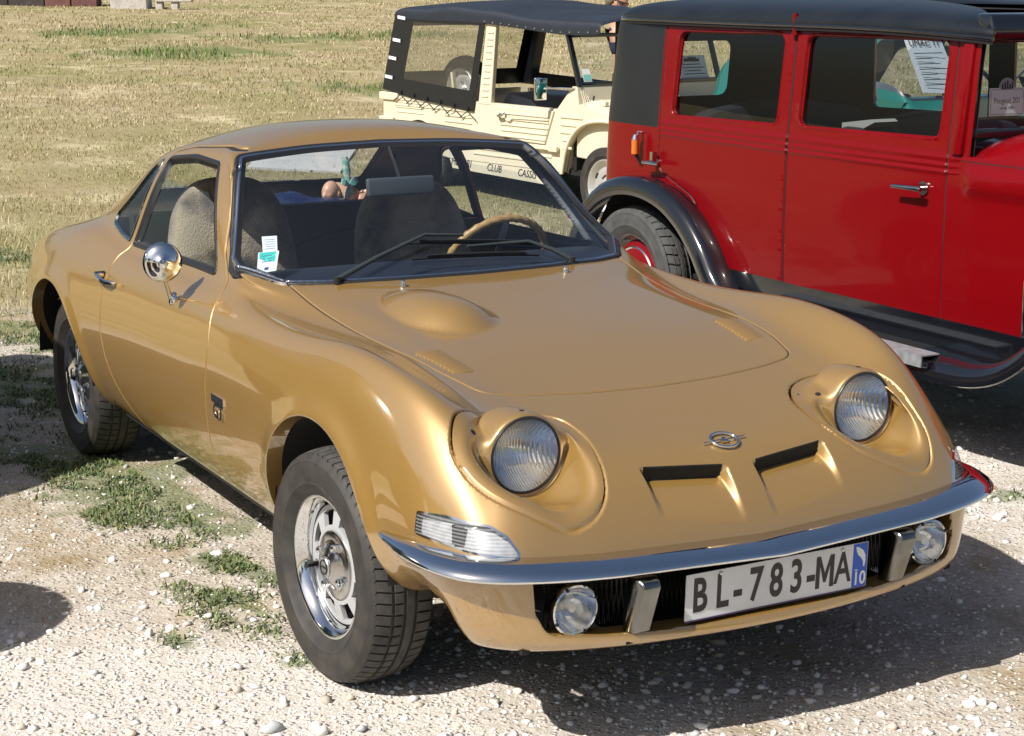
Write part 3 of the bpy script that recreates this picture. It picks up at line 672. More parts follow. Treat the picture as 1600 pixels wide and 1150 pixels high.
def slot_e(P): return np.minimum(np.abs(P[:, 1]) - .034, .268 - np.abs(P[:, 1]))
def F_slot(P, uv, N):
    return np.where((np.abs(P[:, 1]) < .36) & (P[:, 2] > .5) & (P[:, 0] > .5), np.clip(slot_s(P), -BIG, BIG), BIG)
def F_slote(P, uv, N):
    return np.where((np.abs(slot_s(P)-.05) < .06) & (P[:, 2] > .5) & (P[:, 0] > .5), np.clip(-slot_e(P), -BIG, BIG), BIG)

TRIM_WS = (0, -.004, -.008, -.015, -.0175, -.020, -.0225, -.025, -.036)
S.split(f_ws, TRIM_WS)
S.split(f_hood, (-.006, -.0035, -.0018, .0018, .0035, .006))
for f in (f_dR, f_dL): S.split(f, (-.006, -.0035, -.0018, .0018, .0035, .006))
for f in (f_wR, f_wL): S.split(f, (0, -.003, -.007, -.011, -.014, -.022))
for f in (f_qR, f_qL): S.split(f, (0, -.003, -.009, -.014))
for f in (f_gR, f_gL): S.split(f, (0, -.003))
S.split(f_rw, (0, -.004, -.012, -.02))
for f in (f_a0, f_a1): S.split(f, (.006, .003, 0, -.012, -.03))
S.split(F_mouth, (.004, .002, 0, -.012))
S.split(F_sig, (.002, 0, -.003, -.005, -.008))
for f in (f_hlR, f_hlL): S.split(f, (.006, .003, .0, -.02))
S.split(F_slot, (0, .0025, .005, .0085, .012, .018, .095))
S.split(F_slote, (0, -.007, -.014, -.022))
print('gt sheet', len(S.P), len(S.T))

B0 = S.P.copy(); N0 = S.N.copy()
def val(f): return f(B0, S.uv, N0)
V_ = {k: val(f) for k, f in dict(ws=f_ws, hood=f_hood, dR=f_dR, dL=f_dL, wR=f_wR, wL=f_wL, qR=f_qR, qL=f_qL, gR=f_gR, gL=f_gL, rw=f_rw, a0=f_a0, a1=f_a1, mouth=F_mouth, sig=F_sig, hlR=f_hlR, hlL=f_hlL).items()}
C_ = {k: S.cen(v) for k, v in V_.items()}
def grad(f, plane):
    """unit tangent pointing away from the outline, from the 2D distance gradient"""
    _, g1, g2 = sdf(f.poly, B0[:, plane[0]], B0[:, plane[1]])
    g = np.zeros_like(B0); g[:, plane[0]] = g1; g[:, plane[1]] = g2
    g -= N0*(g*N0).sum(1, keepdims=True); l = np.linalg.norm(g, axis=1, keepdims=True)
    return np.where(l > 1e-6, g/np.maximum(l, 1e-6), 0)
def shaped(P, N, f, v, prof, plane=None):
    """raise the skin by prof(distance) along its normal; prof = [(d, h), ...] ascending in d, 0 outside"""
    ds = np.array([p[0] for p in prof]); hs = np.array([p[1] for p in prof])
    m = (v >= ds[0]) & (v <= ds[-1])
    h = np.interp(v, ds, hs); e = .0012
    dh = (np.interp(v+e, ds, hs) - np.interp(v-e, ds, hs))/(2*e)
    g = grad(f, f.plane)
    P2 = np.where(m[:, None], P + N0*h[:, None], P)
    Nn = N - g*dh[:, None]; Nn /= np.linalg.norm(Nn, axis=1, keepdims=True)
    return P2, np.where(m[:, None], Nn, N)
P1, N1 = B0.copy(), N0.copy()
seam = [(-.006, 0), (-.0035, -.0006), (-.0018, -.0028), (.0018, -.0028), (.0035, -.0006), (.006, 0)]
P1, N1 = shaped(P1, N1, f_hood, V_['hood'], seam)
for k, f in (('dR', f_dR), ('dL', f_dL)): P1, N1 = shaped(P1, N1, f, V_[k], seam)
for k, f in (('wR', f_wR), ('wL', f_wL)): P1, N1 = shaped(P1, N1, f, V_[k], [(-.04, -.016), (-.022, -.016), (-.014, -.002), (-.011, .003), (-.007, .004), (-.003, .003), (0, 0)])
for k, f in (('qR', f_qR), ('qL', f_qL)): P1, N1 = shaped(P1, N1, f, V_[k], [(-.5, -.004), (-.014, -.004), (-.009, .003), (-.003, .003), (0, 0)])
P1, N1 = shaped(P1, N1, f_rw, V_['rw'], [(-2, -.004), (-.02, -.004), (-.012, .003), (-.004, .004), (0, 0)])
P1, N1 = shaped(P1, N1, f_ws, V_['ws'], [(-2, -.004), (-.036, -.004), (-.025, .004), (-.0225, .006), (-.020, .0075), (-.0175, .0075), (-.015, .005), (-.008, .007), (-.004, .006), (0, 0)])
for k, f in (('hlR', f_hlR), ('hlL', f_hlL)): P1, N1 = shaped(P1, N1, f, V_[k], [(0, -.006), (.003, -.0012), (.006, 0)])
# arch lips turned inwards
for k, (cx, cz, r0) in zip(('a0', 'a1'), ARCH):
    v = V_[k]; m = (v < 0) & (v > -.0301)
    d = np.stack([B0[:, 0]-cx, B0[:, 2]-cz], 1); l = np.linalg.norm(d, axis=1, keepdims=True); d /= np.maximum(l, 1e-6)
    t = np.clip(-v/.03, 0, 1)
    P1[m, 0] = cx + d[m, 0]*(r0 - .004*t[m]); P1[m, 2] = cz + d[m, 1]*(r0 - .004*t[m])
    P1[m, 1] -= np.sign(B0[m, 1])*.036*t[m]
    nn = np.stack([-d[:, 0], .0*d[:, 0], -d[:, 1]], 1)
    N1[m] = nn[m]
    e = (v >= 0) & (v < .0061); q = (1 - v[e]/.006)[:, None]
    N1[e] = N0[e]*(1-.6*q) + nn[e]*.6*q; N1[e] /= np.linalg.norm(N1[e], axis=1, keepdims=True)
# mouth edge turned in
v = V_['mouth']; m = (v < 0) & (v > -.0121); t = np.clip(-v/.012, 0, 1)
_, g1, g2 = sdf(PO_mouth, B0[:, 1], B0[:, 2])
P1[m, 0] -= .05*t[m]; P1[m, 1] += g1[m]*(-v[m])*.8; P1[m, 2] += g2[m]*(-v[m])*.8
N1[m] = np.stack([np.full(m.sum(), .15), -g1[m], -g2[m]], 1)
e = (v >= 0) & (v < .0041); q = (1 - v[e]/.004)[:, None]
N1[e] = N0[e]*(1-.5*q) + np.stack([.1+0*g1[e], -g1[e], -g2[e]], 1)*.5*q; N1[e] /= np.linalg.norm(N1[e], axis=1, keepdims=True)
# headlight well edge goes down
for k, f in (('hlR', f_hlR), ('hlL', f_hlL)):
    v = V_[k]; m = (v < 0) & (v > -.0201); t = np.clip(-v/.02, 0, 1)
    g = grad(f, f.plane); P1[m] += -N0[m]*(.006 + .05*t[m])[:, None] + g[m]*(-v[m])[:, None]; N1[m] = -g[m]
# intake scoops: a step down behind the lip, then a ramp back up
s_ = slot_s(B0); e_ = slot_e(B0)
m = (s_ > -1e-5) & (s_ < .096) & (e_ > 0) & (B0[:, 2] > .48) & (B0[:, 0] > .5)
def smooth(t): t = np.clip(t, 0, 1); return t*t*(3-2*t)
def dep(s, e): return np.where(s < .012, .036*smooth(s/.012), .036*np.clip(1-(s-.012)/.083, 0, 1)**1.15)*smooth(e/.022)
De = dep(s_, e_); h_ = 5e-4
ds_ = (dep(s_+h_, e_)-dep(s_-h_, e_))/(2*h_); de_ = (dep(s_, e_+h_)-dep(s_, e_-h_))/(2*h_)
inn = np.abs(B0[:, 1]) - .034 < .268 - np.abs(B0[:, 1]); gy = np.where(inn, 1., -1.)*np.sign(B0[:, 1])
gvec = np.stack([ds_, de_*gy, 0*ds_], 1); gvec -= N0*(gvec*N0).sum(1, keepdims=True)
P1[m] -= N0[m]*De[m, None]; nn = N0 + gvec; nn /= np.linalg.norm(nn, axis=1, keepdims=True); N1[m] = nn[m]

# turn signal lens stands 3 mm proud
v = V_['sig']; m = (v < -.0) & (v > -.2); P1[m] += N0[m]*np.clip(-v[m]/.003, 0, 1)[:, None]*.003
S.P, S.N = P1, N1

cx_ = lambda k, lo, hi: (C_[k] > lo) & (C_[k] <= hi)
cs = S.cen(s_); ce = S.cen(e_); cz_ = S.cen(B0[:, 2]); cxx = S.cen(B0[:, 0]); cy_ = S.cen(B0[:, 1])
done = np.zeros(len(S.T), bool)
def take(mask):
    global done
    m = mask & ~done; done |= m; return m
take((C_['a0'] < -.03) | (C_['a1'] < -.03) | (C_['mouth'] < -.012) | (C_['hlR'] < -.02) | (C_['hlL'] < -.02))
m_wsr = take(cx_('ws', -.0175, 0) & (C_['ws'] > -.015) | cx_('ws', -.036, -.0225))
m_wsc = take(cx_('ws', -.0225, -.015)); m_wsg = take(C_['ws'] <= -.036)
m_slot = take((cs > .0) & (cs < .0121) & (ce > .0145) & (cz_ > .5) & (cxx > .55))
m_rwt = take(cx_('rw', -.02, 0)); m_rwg = take(C_['rw'] <= -.02)
m_sigf = take(cx_('sig', -.005, 0)); m_sigl = take(C_['sig'] <= -.005)
w_ = {}
for s in 'RL':
    w_['wt'+s] = take(cx_('w'+s, -.022, -.014)); w_['wc'+s] = take(cx_('w'+s, -.014, 0))
    w_['wg'+s] = (C_['w'+s] < -.014) & (C_['g'+s] < 0); take(C_['w'+s] <= -.022)
    w_['qt'+s] = take(cx_('q'+s, -.014, 0)); w_['qg'+s] = take(C_['q'+s] <= -.014)
m_gap = take((np.abs(C_['hood']) < .0018) | (np.abs(C_['dR']) < .0018) & (C_['wR'] > 0) & (C_['qR'] > 0) | (np.abs(C_['dL']) < .0018) & (C_['wL'] > 0) & (C_['qL'] > 0))
m_hood = take(C_['hood'] < 0); w_['doorR'] = take(C_['dR'] < 0); w_['doorL'] = take(C_['dL'] < 0)
m_body = ~done

gt = thing('sports_coupe', 'gold metallic sports coupe with round uncovered headlights and chrome front bumper', 'car')
EX = lambda n, mk, m, par=gt, **k: S.extract(n, mk, m, par, **k)
body = EX('body_shell', m_body, M_gold)
hood = EX('bonnet', m_hood, M_gold)
gapm = mat('panel_gap_dark', (.02, .013, .006), .7)
EX('panel_seam', m_gap, gapm, body)
EX('intake_opening', m_slot, M_dark, body)
wst = EX('windscreen_seal', m_wsr, M_rubber); EX('chrome_strip', m_wsc, M_chrome, wst)
EX('windscreen', m_wsg, M_glass_ws)
EX('rear_window_seal', m_rwt, M_rubber); EX('rear_window', m_rwg, M_glass)
for s in 'RL':
    d = EX('door', w_['door'+s], M_gold)
    EX('window_seal', w_['wt'+s], M_rubber, d); EX('window_trim', w_['wc'+s], M_blackmetal, d)
    Pg = S.P.copy(); Pg = B0 - N0*.010
    EX('window_glass', w_['wg'+s], M_glass, d, P=Pg, N=N0)
    EX('quarter_window_trim', w_['qt'+s], M_chrome_dull, body); EX('quarter_window', w_['qg'+s], M_glass, body)
# ------------------------------------------------------------------ wheels of the coupe
def tyre_mesh(name, r_out, r_rim, w, npitch=64, grooves=(-.36, -.02, .30), gw=.05, sipe=.006, crown=.006):
    """tyre around the y axis, outer side towards -y"""
    prof = []      # (y, r, tread flag)
    hw = w/2
    side = [(-.62, r_rim-.006), (-.74, r_rim+.004), (-.86, r_rim+.018), (-.965, r_rim+(r_out-r_rim)*.27), (-.985, r_rim+(r_out-r_rim)*.285), (-.985, r_rim+(r_out-r_rim)*.33), (-.972, r_rim+(r_out-r_rim)*.345), (-1.0, r_rim+(r_out-r_rim)*.48), (-.99, r_rim+(r_out-r_rim)*.62), (-.962, r_rim+(r_out-r_rim)*.74), (-.975, r_rim+(r_out-r_rim)*.755), (-.962, r_rim+(r_out-r_rim)*.785), (-.90, r_out-.022), (-.85, r_out-.012)]
    ys = sorted(set([-.80, -.74, -.68, -.60, -.52, -.44, .44, .52, .60, .68, .74, .80] + [g+d for g in grooves for d in (-gw, -gw*.8, gw*.8, gw)] + [-.2, .14]))
    P = [(y*hw, r, 0, 0) for y, r in side]
    for y in ys:
        ing = any(abs(y-g) <= gw*.81 for g in grooves)
        P.append((y*hw, r_out - crown*(abs(y)/.8)**2.5*1.6 - (.0065 if ing else 0), 2 if ing else 1, y))
    P += [(-y*hw, r, 0, 0) for y, r in side[::-1]]
    P = [(y, r, f, yy) for y, r, f, yy in P]
    ph = [0, .40, .45, .55, .60]
    ang = []
    for k in range(npitch):
        for p in ph: ang.append((k, p))
    na = len(ang); n = len(P); V = np.zeros((na, n, 3))
    for j, (y, r, f, yy) in enumerate(P):
        for i, (k, p) in enumerate(ang):
            sk = .55*max(0, abs(yy)-.30)*(1 if yy < 0 else -1)          # cuts sweep at the shoulders
            a = 2*math.pi*(k + p + sk)/npitch; rr = r
            if f == 1 and .44 < p < .56 and (abs(yy) > .40 or -.36 < yy < -.02 and k % 1 == 0): rr -= sipe
            V[i, j] = (rr*math.cos(a), y, rr*math.sin(a))
    i = np.arange(na*n).reshape(na, n); i2 = np.roll(i, -1, 0)
    F = np.stack([i[:, :-1].ravel(), i2[:, :-1].ravel(), i2[:, 1:].ravel(), i[:, 1:].ravel()], -1)
    me = mesh_np(name, V.reshape(-1, 3), F)
    me.materials.append(M_tyre); me.materials.append(M_tread)
    t = np.array([1 if P[j][2] and P[j+1][2] else 0 for j in range(n-1)]); me.polygons.foreach_set('material_index', np.tile(t, na).astype(np.int32))
    me.polygons.foreach_set('use_smooth', np.ones(len(me.polygons), bool)); me.set_sharp_from_angle(angle=R(40))
    return me

def disc_holes(rings, n_sec, sub, hole_r, hole_a, yfun, depth=.012):
    """flat-ish ring round the y axis with n_sec openings; returns V, F"""
    V = []; F = []; na = n_sec*sub
    def vid(i, j): return i*na + (j % na)
    for r in rings:
        for j in range(na):
            a = 2*math.pi*j/na; V.append((r*math.cos(a), yfun(r), r*math.sin(a)))
    isin = lambda i, j: hole_r[0] <= (rings[i]+rings[i+1])/2 <= hole_r[1] and hole_a[0] <= ((j % sub)+.5)/sub <= hole_a[1]
    for i in range(len(rings)-1):
        for j in range(na):
            if not isin(i, j): F.append([vid(i, j), vid(i, j+1), vid(i+1, j+1), vid(i+1, j)])
    k = len(V); V += [(x, y+depth, z) for x, y, z in V]
    for i in range(len(rings)-1):
        for j in range(na):
            if isin(i, j):
                for (a, b, ni, nj) in ((vid(i, j), vid(i, j+1), i-1, j), (vid(i+1, j), vid(i+1, j+1), i+1, j), (vid(i, j), vid(i+1, j), i, j-1), (vid(i, j+1), vid(i+1, j+1), i, j+1)):
                    if not (0 <= ni < len(rings)-1 and isin(ni, nj)): F.append([a, b, b+k, a+k])
    return V, F

M_rim = mat('silver_rim', (.52, .53, .54), .42, .35)
def coupe_wheel(parent, loc, steer=0., flip=False, tyre=[None]):
    mb = MB()
    # barrel with a deep polished dish
    mb.lathe([(.150, .07), (.152, -.015), (.156, -.040), (.1615, -.055), (.168, -.062), (.172, -.066), (.178, -.0705), (.1815, -.070), (.183, -.064), (.180, -.058), (.170, -.04), (.165, .07)], 72, 'y')
    w = mb.build('wheel', M_chrome, parent, 50)
    w.location = loc; w.rotation_euler = (0, 0, steer + (math.pi if flip else 0))
    if tyre[0] is None: tyre[0] = tyre_mesh('tyre', .297, .176, .182)
    t = bpy.data.objects.new('tyre', tyre[0]); COL.objects.link(t); t.parent = w
    t.rotation_euler = (0, rng.uniform(0, 6), 0)
    V, F = disc_holes([.060, .078, .094, .101, .112, .124, .133, .139, .1515], 8, 10, (.10, .137), (.2, .82), lambda r: -.030 - .010*max(0, 1-abs(r-.092)/.05))
    d = MB().add(V, F).build('rim_disc', M_rim, w, 40)
    hb = MB(); hb.lathe([(.088, -.036), (.087, -.0435), (.083, -.0455), (.066, -.0455), (.060, -.047), (.050, -.054), (.040, -.061), (.032, -.064), (.0285, -.067), (.0, -.067)], 56, 'y')
    hb.build('hub_cover', M_chrome_dull, w, 50)
    cp = MB(); cp.lathe([(.0275, -.064), (.0275, -.071), (.025, -.0735), (.022, -.073), (.0, -.073)], 40, 'y'); cp.build('centre_cap', M_alu, w, 40)
    em = MB(); em.lathe([(.019, -.0732), (.019, -.0745), (.016, -.0745), (.016, -.0732)], 32, 'y'); em.box(-.015, .015, -.0745, -.073, -.002, .002); em.build('cap_emblem', M_blackmetal, w, 40)
    nb = MB(); nb.lathe([(.0105, 0), (.0105, -.018), (.0085, -.024), (.004, -.0265), (0, -.027)], 6, 'y')
    first = None
    for k in range(4):
        a = math.pi/4 + k*math.pi/2 + .3
        if first is None: first = nb.build('wheel_nut', M_chrome, w, 40); nn = first
        else: nn = first.copy(); COL.objects.link(nn)
        nn.parent = w; nn.location = (.060*math.cos(a), -.040, .060*math.sin(a))
    vb = MB(); a = R(195); vb.tube([(.145*math.cos(a), -.02, .145*math.sin(a)), (.136*math.cos(a), -.058, .136*math.sin(a))], .0075, 10); vb.build('tyre_valve', M_rubber, w, 40)
    bk = MB(); bk.lathe([(.0, .03), (.150, .03)], 40, 'y'); bk.lathe([(.05, .0), (.118, .0), (.118, .012), (.05, .012)], 40, 'y'); bk.build('brake_drum', M_dark, w, 40)
    return w
coupe_wheel(gt, (.0, -.708, .288), R(2.5)); coupe_wheel(gt, (-2.431, -.632, .291))
coupe_wheel(gt, (-.03, .665, .297), R(2), True); coupe_wheel(gt, (-2.431, .632, .297), 0, True)
# wheel housings and floor, all black
mb = MB()
for cx, cz, r0 in ARCH:
    for s in (-1, 1): mb.lathe([(r0-.002, s*.752), (r0-.002, s*.40), (.0, s*.40)], 40, 'y', at=(cx, 0, cz), a0=R(4), a1=R(176))
mb.box(-2.08, -.40, -.60, .60, .228, .242); mb.box(-3.18, -2.78, -.56, .56, .27, .29); mb.box(-2.8, -.38, -.42, .42, .20, .30); mb.box(-.42, .60, -.42, .42, .22, .26)
mb.build('underbody', M_dark, gt, 0)
for s in (-1, 1): mb = MB(); mb.bar((-1.98, s*.645, .243), (-.43, s*.645, .243), .04, .016); mb.build('sill_strip', M_rubber, gt, 0)

# ------------------------------------------------------------------ headlights
M_reflector = mat('lamp_reflector', (.80, .81, .82), .10, 1.)
def ribbed_lens(name, scale, axis, strength=.6, dist=.002, tint=(.9, .92, .94), rough=.06, milk=.08):
    """thin moulded lens: mostly clear, a little milky, ribbed glossy surface"""
    m = bpy.data.materials.new(name); m.use_nodes = True; nt = m.node_tree
    for n in list(nt.nodes): nt.nodes.remove(n)
    o = nt.nodes.new('ShaderNodeOutputMaterial'); mx = nt.nodes.new('ShaderNodeMixShader'); m2 = nt.nodes.new('ShaderNodeMixShader')
    fr = schlick(nt, .05)
    g = nt.nodes.new('ShaderNodeBsdfGlossy'); g.inputs['Roughness'].default_value = rough
    t = nt.nodes.new('ShaderNodeBsdfTransparent'); t.inputs[0].default_value = (*tint, 1)
    d = nt.nodes.new('ShaderNodeBsdfDiffuse'); d.inputs[0].default_value = (.8, .82, .84, 1)
    tc = nt.nodes.new('ShaderNodeTexCoord'); wv = nt.nodes.new('ShaderNodeTexWave'); wv.wave_type = 'BANDS'; wv.bands_direction = axis
    wv.inputs['Scale'].default_value = scale; wv.inputs['Distortion'].default_value = .6; wv.inputs['Detail Scale'].default_value = .4
    bp = nt.nodes.new('ShaderNodeBump'); bp.inputs['Strength'].default_value = strength; bp.inputs['Distance'].default_value = dist
    ml = nt.nodes.new('ShaderNodeMath'); ml.operation = 'MULTIPLY'; ml.inputs[1].default_value = milk*2
    nt.links.new(tc.outputs['Object'], wv.inputs['Vector']); nt.links.new(wv.outputs['Fac'], bp.inputs['Height']); nt.links.new(wv.outputs['Fac'], ml.inputs[0])
    for n in (g, d): nt.links.new(bp.outputs[0], n.inputs['Normal'])
    nt.links.new(ml.outputs[0], m2.inputs[0]); nt.links.new(t.outputs[0], m2.inputs[1]); nt.links.new(d.outputs[0], m2.inputs[2])
    nt.links.new(fr.outputs[0], mx.inputs[0]); nt.links.new(m2.outputs[0], mx.inputs[1]); nt.links.new(g.outputs[0], mx.inputs[2]); nt.links.new(mx.outputs[0], o.inputs[0])
    return m
def ribbed_mirror(name, scale, axis, strength, dist):
    m = mat(name, (.86, .87, .88), .07, 1.); nt = m.node_tree; b = nt.nodes['Principled BSDF']
    tc = nt.nodes.new('ShaderNodeTexCoord'); wv = nt.nodes.new('ShaderNodeTexWave'); wv.wave_type = 'BANDS'; wv.bands_direction = axis
    wv.inputs['Scale'].default_value = scale; wv.inputs['Distortion'].default_value = .8; wv.inputs['Detail Scale'].default_value = .5
    bp = nt.nodes.new('ShaderNodeBump'); bp.inputs['Strength'].default_value = strength; bp.inputs['Distance'].default_value = dist
    nt.links.new(tc.outputs['Object'], wv.inputs['Vector']); nt.links.new(wv.outputs['Fac'], bp.inputs['Height']); nt.links.new(bp.outputs[0], b.inputs['Normal'])
    return m
M_hl_mirror = ribbed_mirror('headlight_reflector', 46, 'Y', .3, .002)
M_hl_lens = ribbed_lens('headlight_lens', 46, 'Y', .5, .0025, milk=.02)
M_fog_lens = ribbed_lens('fog_lens', 20, 'Y', .15, .001, milk=.05)

def headlight(yc, poly, side):
    C = Vector((.503, yc, .658)); r0 = .100
    out = [Vector(p) for p in poly]; n = 96
    # resample the outline by direction seen from the middle of the well
    cen = Vector((.535, sum(p.x*0 + p.y for p in out)/len(out)))
    L = [0]
    for i in range(len(out)): L.append(L[-1] + (out[(i+1) % len(out)] - out[i]).length)
    start = max(range(len(out)), key=lambda i: -(out[i].x) - .6*abs(out[i].y-yc))     # rearmost corner <-> top of the rim
    pts = []
    for k in range(n):
        s = (L[start] + L[-1]*k/n) % L[-1]
        i = max(j for j in range(len(out)) if L[j] <= s + 1e-12); t = (s-L[i])/max(1e-9, L[i+1]-L[i])
        pts.append(out[i].lerp(out[(i+1) % len(out)], t))
    ccw = sum(pts[i].x*pts[(i+1) % n].y - pts[(i+1) % n].x*pts[i].y for i in range(n)) > 0
    rings = []
    r1 = []; r2 = []; r2b = []; r3 = []; r4 = []; r5 = []; r0_ = []
    for k in range(n):
        p = pts[k]; q = 2*math.pi*k/n*(1 if ccw else -1)
        th = math.pi/2 + (q)                         # direction on the rim: k = 0 at the top
        inn = (cen - p).normalized()
        a = p + inn*.004; h = skin_down(a.x, a.y)[0]; h = h.z if h else .6
        b = p + inn*.030; hb = skin_down(b.x, b.y)[0]; hb = hb.z if hb else .6
        r0_.append(Vector((a.x, a.y, h-.040))); r1.append(Vector((a.x, a.y, h-.001)))
        r2.append(Vector((b.x, b.y, hb - .002)))
        up = math.sin(th); cy = -math.cos(th)*(1 if ccw else 1)
        # rim point: y follows the outline's own side
        ry = yc + r0*cy*(-1 if ccw else 1)*(1); 
        rz = C.z + r0*up
        back = .085*max(0, up)**.8 + .02
        rim_back = Vector((C.x - back, ry, rz)); rim = Vector((C.x+.004, ry, rz))
        low = max(0., -up)
        if up < .25:
            m_ = r2[-1].lerp(rim, .45); m_.z -= .016*low
            rim_back = r2[-1].lerp(rim, .85); rim_back.z -= .006*low
        else: m_ = r2[-1].lerp(rim_back, .5); m_.z += .004
        if -.6 < up < .45:
            kq = 1 - abs(up+.05)/.55; kq = max(0, kq); out_ = 1 if rim.y > yc else -1
            if up > -.35:
                rim_back = Vector((C.x - .018, rim.y + out_*.030*kq, max(rim.z + .030*kq, min(rim_back.z, hb + .01))))
                m_ = r2[-1].lerp(rim_back, .5); m_.z = max(m_.z, max(r2[-1].z, rim_back.z) + .004*kq - .004)
        r2b.append(m_); r3.append(rim_back); r4.append(rim)
        r5.append(Vector((C.x+.006, yc + (r0-.009)*cy*(-1 if ccw else 1), C.z + (r0-.009)*up)))
    net = np.array([[tuple(v) for v in r] for r in (r0_, r1, r2, r2b, r3, r4, r5)])
    for ri in (2, 3, 4):     # keep the blend even around the rim
        for _ in range(12 if ri == 3 else 6 if ri == 2 else 3): net[ri] = .5*net[ri] + .25*np.roll(net[ri], 1, 0) + .25*np.roll(net[ri], -1, 0)
    ext = np.concatenate([net[:, -3:], net, net[:, :4]], 1)
    core = bs_eval(bs_eval(ext[1:], 6, 0), 2, 1)[:, 6:6+2*n+1]
    skirt = np.concatenate([bs_eval(ext[:1], 2, 1)[:, 6:6+2*n+1], core], 0)
    skirt[:, -1] = skirt[:, 0]
    me = mesh_np('headlight_pod', skirt.reshape(-1, 3), np.array([[i*(2*n+1)+j, i*(2*n+1)+j+1, (i+1)*(2*n+1)+j+1, (i+1)*(2*n+1)+j] for i in range(skirt.shape[0]-1) for j in range(2*n)]))
    bm = bmesh.new(); bm.from_mesh(me); bmesh.ops.remove_doubles(bm, verts=bm.verts, dist=1e-5); bmesh.ops.recalc_face_normals(bm, faces=bm.faces); bm.to_mesh(me); bm.free()
    pod = obj_mesh('headlight_pod', me, M_gold, gt, 60)
    # lamp
    lb = MB(); lb.lathe([(.0, -.085), (.03, -.078), (.055, -.055), (.078, -.015), (.085, .004)], 48, 'x')
    lamp = lb.build('headlight', M_hl_mirror, gt, 60, loc=C)
    g = MB(); g.lathe([(.0925, -.01), (.0925, .004), (.090, .009), (.0865, .009), (.085, .004)], 56, 'x'); g.build('rim_ring', M_blackmetal, lamp, 40)
    ln = MB(); ln.lathe([(.0865, .006), (.078, .013), (.060, .020), (.040, .0245), (.020, .027), (.0, .028)], 56, 'x'); ln.build('lens', M_hl_lens, lamp, 60)
    bl = MB(); bl.lathe([(.011, -.07), (.011, -.045), (.007, -.035), (0, -.033)], 14, 'x'); bl.build('bulb', M_lens, lamp, 40)
    # two fixing holes and a screw on the pod
    bv = BVHTree.FromPolygons([v.co[:] for v in me.vertices], [p.vertices[:] for p in me.polygons])
    for dx, dy, r_ in ((-.022, .004, .0052), (-.028, -.118, .0060), (-.060, -.155, .003)):
        h = bv.ray_cast(Vector((C.x+dx, yc+dy, 1.2)), Vector((0, 0, -1)))
        if h[0] is None: continue
        hl = MB(); hl.lathe([(.0, .0008), (r_, .0008), (r_*1.25, .0004)], 14, 'z'); hl.xf(h[1].to_track_quat('Z', 'Y').to_matrix().to_4x4()); hl.build('screw_hole' if r_ > .004 else 'screw', M_dark if r_ > .004 else M_chrome, pod, 0, loc=h[0])
    return pod, lamp
pod_R, lamp_R = headlight(-.492, PO_hlR, -1); pod_L, lamp_L = headlight(.492, PO_hlL, 1)

# ------------------------------------------------------------------ bumper, guards, fog lamps, plate
Bk = [(.752, 0, .462), (.748, .22, .470), (.738, .44, .478), (.716, .60, .487), (.674, .692, .491), (.602, .737, .491), (.50, .764, .488), (.41, .779, .485), (.362, .783, .482)]
Fr = [(.846, 0, .446), (.842, .22, .455), (.828, .45, .461), (.790, .635, .467), (.728, .745, .470), (.640, .796, .473), (.52, .813, .475), (.415, .806, .476), (.360, .797, .477)]
def bumper_rings():
    b = spline_pts(Bk, 8); f = spline_pts(Fr, 8); full = [(p, q) for p, q in zip(b, f)]
    mir = [(Vector((p.x, -p.y, p.z)), Vector((q.x, -q.y, q.z))) for p, q in full[1:][::-1]]
    out = []
    for p, q in mir + full:
        ta = min(1, ((p-q).length)/.055)
        d = q - p
        r_ = [p + Vector((0, 0, -.012*ta)), p + Vector((0, 0, .004*ta)), p + d*.12 + Vector((0, 0, .010*ta)), p + d*.5 + Vector((0, 0, .010*ta)), p + d*.80 + Vector((0, 0, .007*ta)), p + d*.92 + Vector((0, 0, .003*ta)), q + Vector((0, 0, -.003*ta)), q + Vector((0, 0, -.007*ta)), p + d*.94 + Vector((0, 0, -.012*ta)), p + d*.86 + Vector((0, 0, -.0145*ta)), p + d*.70 + Vector((0, 0, -.015*ta)), p + d*.4 + Vector((0, 0, -.012*ta))]
        out.append(r_)
    return out
rg = bumper_rings(); nr = len(rg[0]); V = [v for r_ in rg for v in r_]
F = [[i*nr+j, i*nr+(j+1) % nr, (i+1)*nr+(j+1) % nr, (i+1)*nr+j] for i in range(len(rg)-1) for j in range(nr)]
F += [list(range(nr)), [(len(rg)-1)*nr + j for j in range(nr)][::-1]]
bumper = MB().add(V, F).build('front_bumper', M_chrome, gt, 60)
M_guard = mat('shaded_worn_chrome', (.30, .30, .29), .2, 1., noise=(14, .25, (.18, .18, .17)))  # worn chrome, coloured darker to carry the shade under the bumper
for s in (-1, 1):
    prof = [(.848, .420), (.842, .433), (.830, .438), (.80, .438), (.785, .42), (.775, .34), (.777, .315), (.790, .304), (.808, .307)]
    for k, (w0, w1) in enumerate(((.029, .021),)):
        m = MB(); n = len(prof); cxp = .80; czp = .38
        A = [(x, s*.365 - w1, z) for x, z in prof]; B = [(x, s*.365 + w1, z) for x, z in prof]
        inner = [(x - .014*(1 if i in (0, 1, 7, 8) else 0) - .004, z) for i, (x, z) in enumerate(prof)]
        A2 = [(x, s*.365 - w0, z) for x, z in inner]; B2 = [(x, s*.365 + w0, z) for x, z in inner]
        VV = A2 + A + B + B2; FF = []
        for q in range(3):
            for i in range(n): FF.append([q*n+i, q*n+(i+1) % n, (q+1)*n+(i+1) % n, (q+1)*n+i])
        FF += [list(range(n)), [3*n+i for i in range(n)][::-1]]
        m.add(VV, FF).build('bumper_guard', M_guard, gt, 30, bevel=.003)
